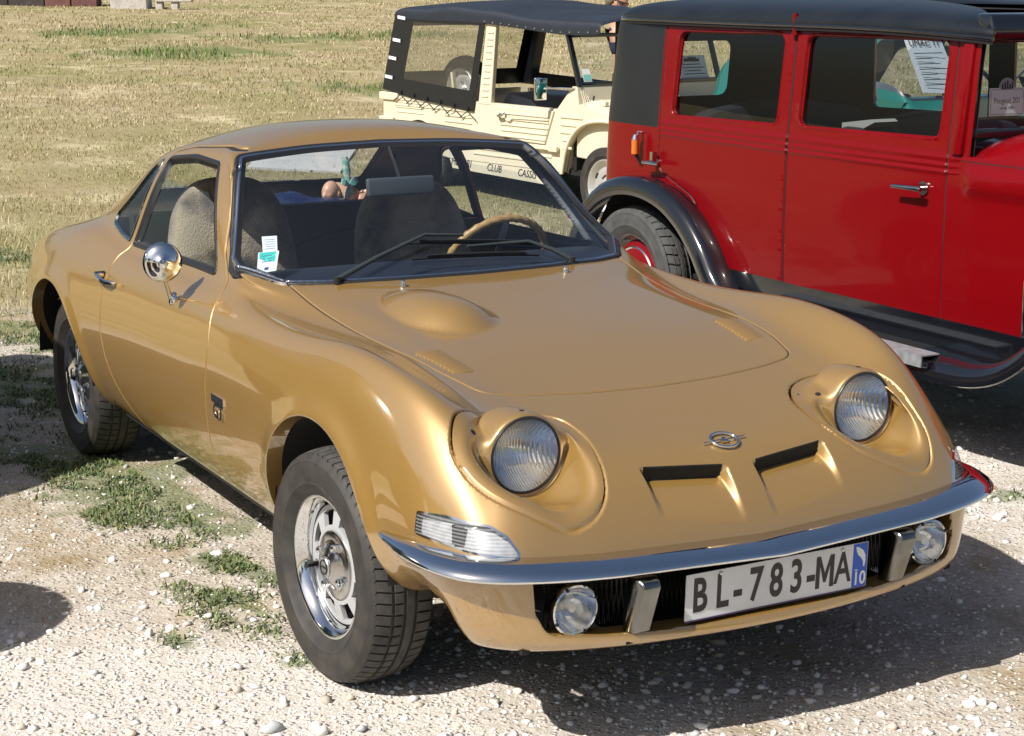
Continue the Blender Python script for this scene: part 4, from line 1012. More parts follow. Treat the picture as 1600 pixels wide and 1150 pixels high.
def fog(s):
    C = Vector((.752, s*.507, .367))
    b = MB(); b.lathe([(.0, -.075), (.03, -.07), (.048, -.045), (.0555, -.01), (.057, .0)], 40, 'x'); o = b.build('fog_lamp', M_chrome_dull, gt, 50, loc=C)
    r_ = MB(); r_.lathe([(.0, -.045), (.025, -.04), (.042, -.02), (.050, .002)], 40, 'x'); r_.build('reflector', M_reflector, o, 60)
    r_ = MB(); r_.lathe([(.058, -.012), (.0595, .0), (.058, .007), (.054, .009), (.0505, .004), (.0505, -.004)], 48, 'x'); r_.build('bezel', M_chrome, o, 40)
    r_ = MB(); r_.lathe([(.0515, .003), (.035, .010), (.018, .0135), (0, .0145)], 40, 'x'); r_.build('lens', M_fog_lens, o, 60)
    r_ = MB(); r_.lathe([(.013, -.045), (.013, -.014), (.009, -.008), (0, -.007)], 16, 'x'); r_.build('bulb', M_alu, o, 40)
    r_ = MB(); r_.box(-.06, -.03, -.008, .008, .04, .085); r_.build('bracket', M_blackmetal, o, 0)
    rb = MB(); rb.lathe([(.004, .0), (.004, .008), (0, .010)], 10, 'x'); f0 = None
    for k in range(4):
        a = R(25 + 90*k)
        sc = rb.build('bezel_screw', M_blackmetal, o, 30) if f0 is None else f0.copy()
        if f0 is None: f0 = sc
        else: COL.objects.link(sc)
        sc.location = (.0035, .055*math.cos(a), .055*math.sin(a))
    return o
fog(-1); fog(1)
# black recess behind the mouth with a wire grille
mb = MB(); mb.box(.60, .62, -.62, .62, .27, .47); mb.box(.5, .72, -.62, -.60, .27, .47); mb.box(.5, .72, .60, .62, .27, .47); mb.box(.60, .80, -.40, .40, .282, .288); mb.build('grille_recess', M_dark, gt, 0)
mb = MB()
for k in range(86):
    y = -.56 + 1.12*k/85
    mb.bar((.70, y, .30), (.70, y+.02, .45), .0022, .0022); mb.bar((.702, y+.02, .30), (.702, y, .45), .0022, .0022)
tag(mb.build('wire_grille', M_blackmetal, gt, 0), kind='stuff')
pl = MB(); pl.box(-.0012, .0012, -.26, .26, -.055, .055)
plate = pl.build('number_plate', M_plate, gt, 0, bevel=.0); plate.location = (.815, .004, .369); plate.rotation_euler = (0, R(2.0), 0)
plm = lambda y, z: frame4((.0014, y, z), (0, 1, 0), (0, 0, 1))
for ch, y, w in (('B', -.2215, .56), ('L', -.160, .56), ('-', -.1165, .62), ('7', -.066, .58), ('8', -.008, .58), ('3', .050, .58), ('-', .0925, .62), ('M', .1335, .52), ('A', .1865, .55)):
    if ch == 'M':
        mb = MB(); mh, mw = .0395, .0265
        mb.prism([(y-mw, -mh), (y-mw+.0115, -mh), (y-mw+.0115, .016), (y-.0035, -.026), (y+.0035, -.026), (y+mw-.0115, .016), (y+mw-.0115, -mh), (y+mw, -mh), (y+mw, mh), (y+mw-.012, mh), (y, -.004), (y-mw+.012, mh), (y-mw, mh)], .0013, .0020, 'yz'); mb.build('plate_character', M_plateblack, plate, 0); continue
    text_mesh('plate_character', ch, .112, M_plateblack, plate, .0006, plm(y, -.001), bold=(.0002 if ch == 'M' else .0016 if ch == 'A' else .0026), sx=w*(1.30 if ch == 'M' else 1.18))
pb = MB(); pb.box(.0013, .0019, .216, .2585, -.0535, .0535); pb.build('plate_band', M_plateblue, plate, 0)
pb = MB(); pb.prism([(.223, .047), (.232, .045), (.245, .036), (.252, .024), (.2535, .008), (.2505, -.006), (.247, -.004), (.246, .008), (.240, .018), (.231, .025), (.226, .034)], .0019, .0024, 'yz'); pb.build('map_emblem', M_white, plate, 0)
text_mesh('plate_number', '10', .046, M_white, plate, .0004, frame4((.0021, .2375, -.034), (0, 1, 0), (0, 0, 1)), bold=.0008, sx=.85)
pb = MB(); pb.box(.0019, .0023, .2225, .2315, -.0135, -.0120); pb.box(.0019, .0023, .2225, .2315, -.0105, -.0095); pb.build('number_bar', M_white, plate, 0)
for y in (-.166, .1835):
    pb = MB(); pb.lathe([(.0045, .0), (.0045, .003), (.002, .0045), (0, .0045)], 12, 'x', at=(.001, y, .046)); pb.build('plate_screw', M_alu, plate, 40)
pb = MB(); pb.box(-.003, .0022, -.2605, .2605, -.0580, -.0545); pb.build('plate_edge', mat('plate_edge_violet', (.045, .02, .09), .4), plate, 0)

# ------------------------------------------------------------------ turn signals
M_sigglass = ribbed_lens('signal_lens', 42, 'Z', .6, .0015, (.95, .96, .97), .08, milk=.10)
M_sigback = mat('signal_housing', (.62, .63, .64), .35, .3, noise=(40, .2, (.40, .41, .42)))
for s, nm in ((-1, 'turn_signal'), (1, 'turn_signal')):
    sd = cy_*s > 0
    P_ = S.P.copy()
    o = EX('turn_signal', m_sigl & sd, M_sigglass)
    EX('lens_frame', m_sigf & sd, M_chrome, o)
    EX('housing', (m_sigl | m_sigf) & sd, M_sigback, o, P=B0 - N0*.016, N=N0)
    # socket behind the lens
    c0 = Vector((.602, s*.715, .528)); mb = MB(); mb.box(-.004, .004, -.014, .014, -.022, .022); q = mb.build('bulb_holder', M_blackmetal, o, 0); q.location = c0; q.rotation_euler = (0, 0, R(60)*s)

# ------------------------------------------------------------------ emblem, badge, louvres, jets, handles, mirror
def on_skin(x, y, lift=0.):
    p, n = skin_down(x, y); return Vector(p) + n*lift, n
p, n = on_skin(.592, 0, .006); rt = Vector((0, 1, 0)); up = n.cross(rt)*-1
if up.x > 0: up = -up
M4 = frame4(p, rt, up)
mb = MB(); mb.tube([(.036*math.cos(2*math.pi*k/40), .030*math.sin(2*math.pi*k/40), 0) for k in range(40)], .0034, 8, closed=True)
em = mb.xf(M4).build('bonnet_emblem', M_chrome, gt, 60)
mb = MB(); mb.prism([(-.062, -.0026), (.010, -.0026), (-.004, .004), (.012, .0045), (.062, .0046), (.062, .0016), (.018, .0016), (-.012, -.010), (-.008, -.0028), (-.062, -.0052)][::1], -.002, .002)
mb = MB(); mb.prism([(-.062, -.0055), (-.062, -.0025), (-.006, .003), (-.002, .009), (.014, .006)][0:4] + [(.010, .008), (.0, .0005), (.062, .0055), (.062, .0025), (.008, -.004), (.004, -.010), (-.012, -.007), (-.002, -.0005)], -.002, .002).xf(M4); mb.build('lightning_bar', M_chrome, em, 0)

pb_, nb_ = skin_side(-.748, .535); M4 = frame4(Vector(pb_) + Vector(nb_)*.002, (1, 0, 0), (0, 0, 1))
def sidem(x, z, lift=.002):
    q, n = skin_side(x, z); return frame4(Vector(q) + Vector(n)*lift, (1, 0, 0), Vector((0, 0, 1)))
mb = MB(); mb.box(-.048, .048, -.0105, .0105, -.001, .003).xf(sidem(-.747, .558)); bd = mb.build('side_badge', M_chrome, gt, 0)
mb = MB(); mb.box(-.043, .043, -.0065, .0065, .003, .0036).xf(sidem(-.747, .558)); mb.build('badge_inlay', M_black, bd, 0)
text_mesh('badge_letters', 'GT', .058, M_chrome, bd, .002, sidem(-.747, .522, .003), bold=.0018, sx=1.05)
mb = MB(); mb.box(-.048, .05, .0265, .030, -.001, .002).xf(sidem(-.747, .522, .003)); mb.build('letter_bar', M_chrome, bd, 0)

for s in (-1, 1):
    for k in range(10):
        mb = MB()
        x = -.050 + .0168*k; yo = .497 - .024*(k/9.); yi = .428 - .012*(k/9.)
        a, na = on_skin(x, s*yo); b, nb = on_skin(x, s*yi); a1 = on_skin(x+.0135, s*yo)[0]; b1 = on_skin(x+.0135, s*yi)[0]
        h = Vector((0, 0, .0055))
        mb.add([a, b, b1, a1, a.lerp(a1, .25)+h, b.lerp(b1, .25)+h, b.lerp(b1, .8)+h*.5, a.lerp(a1, .8)+h*.5], [(0, 4, 7, 3), (1, 2, 6, 5), (0, 1, 5, 4), (4, 5, 6, 7), (7, 6, 2, 3)])
        mb.build('bonnet_louvre', M_gold, hood, 30, bevel=.0012)
for s in (-1, 1):
    p, n = on_skin(-.588, s*.269); mb = MB(); mb.lathe([(.009, 0), (.009, .004), (.0075, .007), (.0085, .012), (.007, .017), (0, .018)], 16, 'z', at=p); mb.build('washer_jet', M_chrome, hood, 40)

for s in (-1, 1):
    q, n = skin_side(-1.825, .742, s); q = Vector(q)
    mb = MB(); mb.tube([q + Vector((-.075, s*.006, .004)), q + Vector((-.066, s*.028, .004)), q + Vector((-.02, s*.034, 0)), q + Vector((.045, s*.030, -.003)), q + Vector((.070, s*.010, -.004))], [.010, .010, .0085, .008, .007], 10)
    hd = mb.build('door_handle', M_chrome, gt, 60)
    mb = MB(); mb.tube([q + Vector((-.078, s*-.002, .004)), q + Vector((-.078, s*.030, .004))], .0125, 14); mb.build('handle_button', M_blackmetal, hd, 40)
# round mirror on the near door
q, n = skin_side(-1.222, .770); q = Vector(q); hc = Vector((-1.105, -.800, .900))
mb = MB(); mb.tube([q - n*.004, q + n*.006, q + n*.012, q + n*.014], [.020, .020, .012, .0], 20)
base = mb.build('door_mirror', M_chrome, gt, 60)
fwd = Vector((.90, -.22, .02)).normalized()
mb = MB(); mb.tube([q + n*.008, q.lerp(hc, .5) + Vector((.012, -.01, 0)), hc - fwd*-.020], [.0085, .0075, .0075], 12); mb.build('mirror_stem', M_chrome, base, 60)
mb = MB(); mb.lathe([(.0, .030), (.012, .028), (.016, .018), (.034, .012), (.050, .003), (.0575, -.008), (.059, -.014), (.057, -.018), (.052, -.017), (.0, -.016)], 56, 'z')
rotm = fwd.to_track_quat('Z', 'Y').to_matrix().to_4x4(); rotm.translation = hc
mb.xf(rotm).build('mirror_head', M_chrome, base, 50)

# wipers
def on_screen(x, y, lift=.008):
    p, n = skin_down(x, y); return Vector(p) + n*lift
def wiper(piv, elbow, tip, b0, b1):
    a = on_screen(*piv, .012); e = on_screen(*elbow, .030); t = on_screen(*tip, .020)
    mb = MB(); mb.tube([a - Vector((0, 0, .02)), a + Vector((0, 0, .008))], .011, 14); w = mb.build('wiper', M_blackmetal, gt, 40)
    mb = MB(); mb.tube([a, a.lerp(e, .45) + Vector((.002, 0, .006)), e, e.lerp(t, .5), t], [.0085, .007, .0055, .0045, .004], 8); mb.build('wiper_arm', mat('wiper_grey', (.035, .045, .048), .4), w, 60)
    mb = MB(); n = 9
    pts = [on_screen(b0[0] + (b1[0]-b0[0])*i/n, b0[1] + (b1[1]-b0[1])*i/n, .007) for i in range(n+1)]
    mb.tube(pts, .0045, 6); mb.tube([p + Vector((.004, 0, .008)) for p in pts[1:-1]], .0035, 6); mb.build('wiper_blade', M_rubber, w, 40)
wiper((-.688, -.428), (-.803, -.10), (-.800, .03), (-.80, -.17), (-.760, .30))
wiper((-.680, .344), (-.752, .222), (-.755, .02), (-.738, -.17), (-.72, .25))

# stickers inside the screen, lower corner
M_teal = mat('sticker_teal', (.05, .52, .45), .5)
def sticker(name, cs, m, lift, parent=gt):
    V = [on_screen(x, y, lift) for x, y in cs]; return MB().add(V, [[0, 1, 2, 3]]).build(name, m, parent, 0, recalc=False)
st = sticker('screen_sticker', [(-.908, -.519), (-.925, -.558), (-.982, -.538), (-.962, -.498)], M_white, -.0065)
a = [(-.838, -.552), (-.855, -.606), (-.934, -.569), (-.908, -.514)]
st2 = sticker('screen_sticker', a, M_white, -.0065)
L2 = lambda p, q, t: (p[0]+(q[0]-p[0])*t, p[1]+(q[1]-p[1])*t)
sticker('sticker_panel', [L2(L2(a[0], a[3], .40), L2(a[1], a[2], .40), .14), L2(L2(a[0], a[3], .40), L2(a[1], a[2], .40), .93), L2(L2(a[0], a[3], .97), L2(a[1], a[2], .97), .93), L2(L2(a[0], a[3], .97), L2(a[1], a[2], .97), .14)], M_teal, -.0060, st2)
b = [(-.908, -.519), (-.925, -.558), (-.982, -.538), (-.962, -.498)]
M_ink = mat('sticker_ink', (.10, .20, .30), .6)
for k in range(5):
    t = .2 + .14*k
    sticker('sticker_line', [L2(L2(b[0], b[3], t), L2(b[1], b[2], t), .15), L2(L2(b[0], b[3], t), L2(b[1], b[2], t), .85 - .1*(k % 2)), L2(L2(b[0], b[3], t+.03), L2(b[1], b[2], t+.03), .85 - .1*(k % 2)), L2(L2(b[0], b[3], t+.03), L2(b[1], b[2], t+.03), .15)], M_ink, -.0058, st)
for k in range(3):
    t = .52 + .13*k
    sticker('sticker_line', [L2(L2(a[0], a[3], t), L2(a[1], a[2], t), .3), L2(L2(a[0], a[3], t), L2(a[1], a[2], t), .8), L2(L2(a[0], a[3], t+.035), L2(a[1], a[2], t+.035), .8), L2(L2(a[0], a[3], t+.035), L2(a[1], a[2], t+.035), .3)], M_ink, -.0055, st2)
sticker('sticker_mark', [L2(L2(a[0], a[3], .12), L2(a[1], a[2], .12), .42), L2(L2(a[0], a[3], .12), L2(a[1], a[2], .12), .62), L2(L2(a[0], a[3], .24), L2(a[1], a[2], .24), .62), L2(L2(a[0], a[3], .24), L2(a[1], a[2], .24), .42)], mat('sticker_navy', (.02, .05, .22), .5), -.0058, st2)

# ------------------------------------------------------------------ cabin
EX('cabin_lining', (m_body | w_['doorR'] | w_['doorL']) & (cxx < -.62) & (cxx > -3.1) & (C_['a1'] > .02) & (C_['wR'] > 0) & (C_['wL'] > 0) & (C_['qR'] > 0) & (C_['qL'] > 0), M_navy, P=B0 - N0*.004, N=N0, flip=True)
mb = MB(); V = []; 
dash = [(-.60, .80), (-.78, .868), (-.95, .872), (-1.08, .855), (-1.12, .82), (-1.10, .70), (-1.06, .55)]
mb.prism(dash, -.60, .60, 'xz'); mb.build('dashboard', M_navy, gt, 30)
mb = MB(); mb.box(-2.64, -2.06, -.55, .55, .80, .835); mb.box(-2.9, -1.05, -.60, .60, .24, .30); mb.box(-2.06, -2.01, -.60, .60, .25, .925); mb.box(-2.64, -1.98, -.575, -.555, .25, .83); mb.box(-2.64, -1.98, .555, .575, .25, .83); mb.box(-2.66, -2.62, -.55, .55, .25, .82); mb.box(-1.9, -1.1, -.10, .10, .25, .48); mb.build('cabin_floor', M_interior, gt, 0)
M_fur = mat('sheepskin_cover', (.42, .335, .225), .95, noise=(4.5, .07, (.045, .033, .025)), bump=(160, .8, .005), sheen=.6)
def seat(yc):
    mb = MB()
    secs = [(-1.18, .50, .20, .07), (-1.30, .535, .225, .085), (-1.50, .50, .23, .09), (-1.66, .49, .225, .09), (-1.72, .60, .225, .075), (-1.745, .72, .23, .07), (-1.775, .85, .225, .065), (-1.80, .95, .20, .06), (-1.815, 1.02, .16, .052), (-1.82, 1.065, .085, .03)]
    n = 20; V = []
    for i, (x, z, w, t) in enumerate(secs):
        nx, nz = secs[min(i+1, len(secs)-1)][:2]; px, pz = secs[max(i-1, 0)][:2]
        d = Vector((nx-px, 0, nz-pz)).normalized(); nrm = Vector((d.z, 0, -d.x))*1
        for k in range(n):
            a = 2*math.pi*k/n; cs, sn = math.cos(a), math.sin(a)
            V.append(Vector((x, yc, z)) + Vector((0, 1, 0))*w*math.copysign(abs(cs)**.6, cs) + nrm*t*math.copysign(abs(sn)**.7, sn))
    F = [[i*n+j, i*n+(j+1) % n, (i+1)*n+(j+1) % n, (i+1)*n+j] for i in range(len(secs)-1) for j in range(n)] + [list(range(n)), [(len(secs)-1)*n + j for j in range(n)][::-1]]
    o = mb.add(V, F).build('seat', M_fur, gt, 80)
    md = o.modifiers.new('round', 'SUBSURF'); md.levels = 1; md.render_levels = 2
    return o
seat(-.34); seat(.34).location.z = -.04
mb = MB(); cw = Vector((-1.17, .345, .80)); nrm = Vector((-.88, 0, .47)).normalized(); ax1 = Vector((0, 1, 0)); ax2 = nrm.cross(ax1); ring = []
for k in range(96):
    a = 2*math.pi*k/96; ring.append(cw + (ax1*math.cos(a) + ax2*math.sin(a))*.185)
mb.tube(ring, [.0125 + .0018*math.cos(2*math.pi*k/3) for k in range(96)], 10, closed=True); sw = mb.build('steering_wheel', mat('tan_wood_rim', (.42, .25, .09), .4), gt, 60)
mb = MB()
for a in (R(0), R(180), R(270)): mb.bar(cw, cw + (ax1*math.cos(a) + ax2*math.sin(a))*.178, .022, .005, up=nrm)
mb.tube([cw - nrm*.02, cw - nrm*-.01], .035, 18); mb.tube([cw, cw - nrm*.22], .02, 12); mb.build('steering_spokes', M_alu, sw, 40)
mb = MB(); mb.box(-.010, .010, -.118, .118, -.030, .030); rm = mb.build('rear_view_mirror', mat('mirror_back_grey', (.055, .065, .075), .55), gt, 50, bevel=.009, seg=3); rm.location = (-1.155, 0, 1.078); rm.rotation_euler = (0, R(-10), 0)
mb = MB(); mb.tube([(0, 0, .02), (-.06, 0, .13)], .006, 8); mb.build('mirror_stalk', M_blackmetal, rm, 40)
# ------------------------------------------------------------------ red vintage saloon
M_red = paint('dark_red_paint', (.165, .0010, .003), 0., .35, 0, .36, .03, spec=.1)
M_redgap = mat('seam_dark_red', (.02, .002, .002), .6)
M_blackpaint = paint('black_gloss_paint', (.006, .007, .010), 0., .12, 0, 1., .03)
M_leather = mat('black_leathercloth', (.006, .008, .012), .36, noise=(5, .2, (.011, .013, .016)), bump=(220, .25, .0008))
M_glass_dark = glass_mat('old_window_glass', (.80, .83, .84))
red = thing('vintage_saloon', 'tall dark red vintage saloon with black roof and wings beside the gold car', 'car')
# walls: from the near windscreen pillar, round the rounded back, to the far pillar
CYR = 2.69
plan = [(-.86, 2.105), (-.95, 2.10), (-1.2, 2.095), (-1.6, 2.09), (-2.0, 2.09), (-2.4, 2.092), (-2.75, 2.098), (-2.98, 2.10), (-3.18, 2.106), (-3.31, 2.13), (-3.385, 2.20), (-3.42, 2.36), (-3.43, 2.69)]
plan = plan + [(x, 2*CYR-y) for x, y in plan[:-1][::-1]]
zs = [(.44, .985), (.55, .995), (.70, 1.0), (.85, 1.0), (1.0, .995), (1.10, .99), (1.25, .972), (1.40, .955), (1.50, .94), (1.555, .925)]
net = np.array([[(x if x > -3 else -3.0 + (x+3.0)*(k**2.2), CYR + (y-CYR)*k, z) for z, k in zs] for x, y in plan])
Gr = loft(net, 12, 10, fit=4, fitw=.8)
# belt mouldings pressed into the metal
z_ = Gr[..., 2]; yo = np.sign(Gr[..., 1]-CYR)
def bump1(z, c, w): return np.exp(-((z-c)/w)**2)
Gs = Gr.copy(); mk = (Gr[..., 0] > -2.84) & (Gr[..., 0] < -.9)
RS = Sheet(Gr)
RS.N *= np.sign(((RS.P - np.array([-2.0, CYR, 1.0]))*RS.N*np.array([1, 1, 0])).sum(1)).mean() if False else 1
ctr = np.array([-2.0, CYR, 1.0]); sgn = np.sign(((RS.P-ctr)*RS.N).sum(1).mean())
if sgn < 0: RS.N = -RS.N; RS.T = RS.T[:, ::-1].copy()
PW = [roundpoly([(-2.735, 1.128, .035), (-2.715, 1.487, .045), (-1.962, 1.497, .045), (-1.975, 1.142, .035)], 6),
      roundpoly([(-1.825, 1.146, .035), (-1.815, 1.497, .045), (-1.015, 1.503, .045), (-1.025, 1.160, .035)], 6)]
PD = [roundpoly([(-2.828, .90, .02), (-2.828, 1.538, .03), (-1.895, 1.545, .03), (-1.895, .452, .02), (-2.34, .40, .02), (-2.40, .60, .2), (-2.55, .78, .15), (-2.80, .865, .06)], 6),
      roundpoly([(-1.887, .452, .02), (-1.887, 1.545, .03), (-.972, 1.55, .03), (-.960, .452, .02)], 6)]
PG = roundpoly([(2.49, 1.155, .05), (2.49, 1.425, .05), (2.89, 1.425, .05), (2.89, 1.155, .05)], 6)
def RF(poly, sg):
    def f(P, uv, N):
        d = sdf(poly, P[:, 0], P[:, 2])[0]
        return np.where(((P[:, 1]-CYR)*sg > .40) & (P[:, 0] > -3.12), d, BIG)
    f.poly = poly; f.plane = (0, 2); return f
def RFg(P, uv, N):
    return np.where(P[:, 0] < -3.3, sdf(PG, P[:, 1], P[:, 2])[0], BIG)
RFg.poly = PG; RFg.plane = (1, 2)
f_lz = lambda P, uv, N: P[:, 2] - 1.062
f_lx = lambda P, uv, N: P[:, 0] + 2.842
f_arch = lambda P, uv, N: np.where(P[:, 0] < -1.9, np.hypot((P[:, 0]+2.95), P[:, 2]-.37) - .46, 1)
rw = {(s, k): RF(PW[k], s) for s in (-1, 1) for k in (0, 1)}; rd = {(s, k): RF(PD[k], s) for s in (-1, 1) for k in (0, 1)}
for f in rw.values(): RS.split(f, (.012, .006, .002, 0, -.006))
for f in rd.values(): RS.split(f, (-.006, -.003, .0, .003, .006))
RS.split(RFg, (0,)); RS.split(f_lz, (0,)); RS.split(f_lx, (0,)); RS.split(f_arch, (0,))
for z0 in (1.020, 1.028, 1.036, 1.044, 1.052, 1.060, 1.068, 1.076, 1.084, 1.092, 1.10): RS.split(lambda P, uv, N: np.where(P[:, 0] > -2.85, P[:, 2]-z0, 1), (0,))
RB, RN = RS.P.copy(), RS.N.copy()
rv = {k: f(RB, RS.uv, RN) for k, f in list(rw.items())}; rdv = {k: f(RB, RS.uv, RN) for k, f in rd.items()}
RP, RNN = RB.copy(), RN.copy()
def rshape(P, N, f, v, prof):
    ds = np.array([p[0] for p in prof]); hs = np.array([p[1] for p in prof]); m = (v >= ds[0]) & (v <= ds[-1])
    h = np.interp(v, ds, hs); e = .001; dh = (np.interp(v+e, ds, hs)-np.interp(v-e, ds, hs))/(2*e)
    _, g1, g2 = sdf(f.poly, RB[:, f.plane[0]], RB[:, f.plane[1]]); g = np.zeros_like(RB); g[:, f.plane[0]] = g1; g[:, f.plane[1]] = g2
    g -= RN*(g*RN).sum(1, keepdims=True)
    P = np.where(m[:, None], P + RN*h[:, None], P); Nn = N - g*dh[:, None]; Nn /= np.linalg.norm(Nn, axis=1, keepdims=True)
    return P, np.where(m[:, None], Nn, N)
for k, f in rw.items(): RP, RNN = rshape(RP, RNN, f, rv[k], [(-.03, -.020), (-.006, -.020), (0, -.016), (.002, -.004), (.006, .0035), (.012, 0)])
for k, f in rd.items(): RP, RNN = rshape(RP, RNN, f, rdv[k], [(-.006, 0), (-.003, -.0025), (0, -.009), (.003, -.0025), (.006, 0)])
zz = RB[:, 2]; mk = (RB[:, 0] > -2.83) & (RB[:, 0] < -.9) & (np.abs(RB[:, 1]-CYR) > .5)
beads = [(1.036, .007, .0055), (1.060, .007, .0055), (1.088, .010, .004)]
h = sum(a*np.exp(-((zz-c)/w)**2) for c, w, a in beads); dh = sum(a*np.exp(-((zz-c)/w)**2)*(-2*(zz-c)/w**2) for c, w, a in beads)
RP[mk] += RN[mk]*h[mk, None]; nn = RNN.copy(); nn[mk, 2] -= dh[mk]*.8; nn /= np.linalg.norm(nn, axis=1, keepdims=True); RNN = nn
RS.P, RS.N = RP, RNN
rc = {k: RS.cen(v) for k, v in rv.items()}; rdc = {k: RS.cen(v) for k, v in rdv.items()}
gz = RS.cen(RB[:, 2]); gx = RS.cen(RB[:, 0]); gyc = RS.cen(RB[:, 1])
inwin = np.zeros(len(RS.T), bool)
for k in rc: inwin |= rc[k] < 0
gone = (RS.cen(f_arch(RB, RS.uv, RN)) < 0)
back = RS.cen(RFg(RB, RS.uv, RN)) < 0
ind = np.zeros(len(RS.T), bool); dm = {}
for k in rdc: dm[k] = (rdc[k] < 0) & ~inwin & ~gone; ind |= dm[k]
gap_ = np.zeros(len(RS.T), bool)
for k in rdc: gap_ |= np.abs(rdc[k]) < .003
gap_ &= ~inwin & ~gone
for k in dm: dm[k] &= ~gap_
rest = ~inwin & ~ind & ~gone & ~back & ~gap_
leath = rest & (gz > 1.062) & (gx < -2.842)
rbody = RS.extract('body_shell', rest & ~leath, M_red, red)
for s in (-1, 1): RS.extract('door_seam', gap_ & ((gyc-CYR)*s > 0), M_redgap, rbody)
RS.extract('leathercloth_quarter', leath, M_leather, red)
M_headlining = mat('saloon_dark_lining', (.010, .010, .011), .8)
RS.extract('inner_lining', ~inwin & ~gone & ~back, M_headlining, red, P=RB - RN*.022, N=RN, flip=True)
for (s, k), m_ in dm.items():
    d = RS.extract('door', m_, M_red, red)
    RS.extract('window_glass', rc[(s, k)] < 0.0, M_glass_dark, d, P=RB - RN*.018, N=RN)
    if s == -1:
        hx, hz = ((-2.83, .905), (-1.075, .968))[k]; L = -1 if k else 1
        mb = MB(); mb.tube([(hx, 2.105, hz), (hx, 2.05, hz)], .009, 12); mb.tube([(hx-.045 if k == 0 else hx-.115, 2.045, hz + (0 if k else 0)), (hx+.02, 2.048, hz+.002), (hx+.075 if k == 0 else hx+.035, 2.05, hz)], [.008, .0115, .009], 12)
        mb.tube([(hx, 2.10, hz), (hx, 2.092, hz)], .026 if k else .017, 18)
        if k == 0: mb.box(hx-.010, hx+.010, 2.06, 2.085, hz, hz+.05)
        mb.build('door_handle', M_chrome_dull, d, 50)
# roof
prof = []
rp_ = [(-.80, 2.13), (-.95, 2.115), (-1.4, 2.11), (-2.0, 2.11), (-2.6, 2.112), (-2.95, 2.124), (-3.15, 2.14), (-3.27, 2.18), (-3.335, 2.27), (-3.36, 2.45), (-3.365, 2.69)]
rp_ = rp_ + [(x, 2*CYR-y) for x, y in rp_[:-1][::-1]]
nets = []
for k, z in ((1.0, 1.538), (1.004, 1.556), (.985, 1.575), (.93, 1.598), (.80, 1.622), (.55, 1.640), (.25, 1.646), (0.0, 1.647)):
    nets.append([(-1.95 + (x+1.95)*(k if x < -1.95 else max(k, .0)**.6), CYR + (y-CYR)*k, z - (.022*max(0, (x+1.2)/.4) if x > -1.2 else 0)) for x, y in rp_])
Rg = loft(np.array(nets), 8, 8, fit=3, fitw=.8)
rs = Sheet(Rg); 
if rs.N[:, 2].mean() < 0: rs.N = -rs.N; rs.T = rs.T[:, ::-1].copy()
rs.extract('roof', np.ones(len(rs.T), bool), M_leather, red)
rs.extract('roof_lining', np.ones(len(rs.T), bool), M_headlining, red, P=rs.P - np.array([0, 0, .02]), flip=True)
# front edge of the roof (visor) and rain gutter
mb = MB(); edge = [Vector(Rg[0, j]) for j in range(0, Rg.shape[1], 3)]
mb.tube([p + Vector((0, 0, .0)) for p in edge], .010, 8); gutter = mb.build('rain_gutter', M_blackpaint, red, 60)
mb = MB(); mb.prism([(-.86, 1.505), (-.815, 1.515), (-.80, 1.54), (-.82, 1.60), (-.90, 1.605)], 2.135, 3.245, 'xz'); mb.build('roof_visor', M_blackpaint, red, 40, bevel=.015)
# windscreen frame, glass, dashboard, cowl and bonnet
mb = MB()
mb.bar((-.918, 2.112, 1.10), (-.912, 2.150, 1.545), .045, .055, up=(1, 0, 0)); mb.build('windscreen_pillar', M_red, red, 40, bevel=.012)
mb = MB(); mb.bar((-.918, 3.268, 1.10), (-.912, 3.23, 1.545), .045, .055, up=(1, 0, 0)); mb.build('windscreen_pillar', M_red, red, 40, bevel=.012)
mb = MB(); x0, x1 = -.845, -.868
mb.bar((-.875, 2.128, 1.165), (-.888, 2.165, 1.525), .022, .022, up=(1, 0, 0)); mb.bar((-.875, 3.252, 1.165), (-.888, 3.215, 1.525), .022, .022, up=(1, 0, 0)); mb.bar((-.868, 2.128, 1.182), (-.868, 3.252, 1.182), .03, .03); mb.bar((-.886, 2.16, 1.515), (-.886, 3.22, 1.515), .03, .03)
wf = mb.build('windscreen_frame', M_blackpaint, red, 40, bevel=.004)
mb = MB(); mb.add([(-.872, 2.135, 1.19), (-.872, 3.245, 1.19), (-.886, 3.22, 1.515), (-.886, 2.16, 1.515)], [[0, 1, 2, 3]]).build('windscreen_glass', M_glass_dark, wf, 0)
# bonnet + cowl sheet: stations along x, section from low side over the top
bon = []
for x, hw, zt, zs_ in ((-.957, .588, 1.165, 1.09), (-.86, .588, 1.175, 1.09), (-.80, .588, 1.195, 1.09), (-.70, .582, 1.215, 1.09), (-.55, .572, 1.222, 1.088), (-.30, .545, 1.222, 1.08), (.0, .50, 1.215, 1.07), (.30, .445, 1.205, 1.06), (.55, .40, 1.195, 1.05)):
    bon.append([(x, CYR-hw*.99, .45), (x, CYR-hw*1.003, .60), (x, CYR-hw*1.006, .80), (x, CYR-hw*1.004, .95), (x, CYR-hw, 1.03), (x, CYR-hw*.995, zs_-.015), (x, CYR-hw*.985, zs_+.012), (x, CYR-hw*.93, zt-.075), (x, CYR-hw*.80, zt-.032), (x, CYR-hw*.5, zt-.008), (x, CYR, zt)])
bon = np.array(bon); bon = np.concatenate([bon, bon[:, :-1][:, ::-1]*np.array([1, -1, 1]) + np.array([0, 2*CYR, 0])], 1)
Bg = loft(bon, 10, 8, fit=3, fitw=.8)
xx, yy, zz_ = Bg[..., 0], Bg[..., 1], Bg[..., 2]
side = np.sign(yy-CYR); m_ = (zz_ < 1.06) & (zz_ > .6)
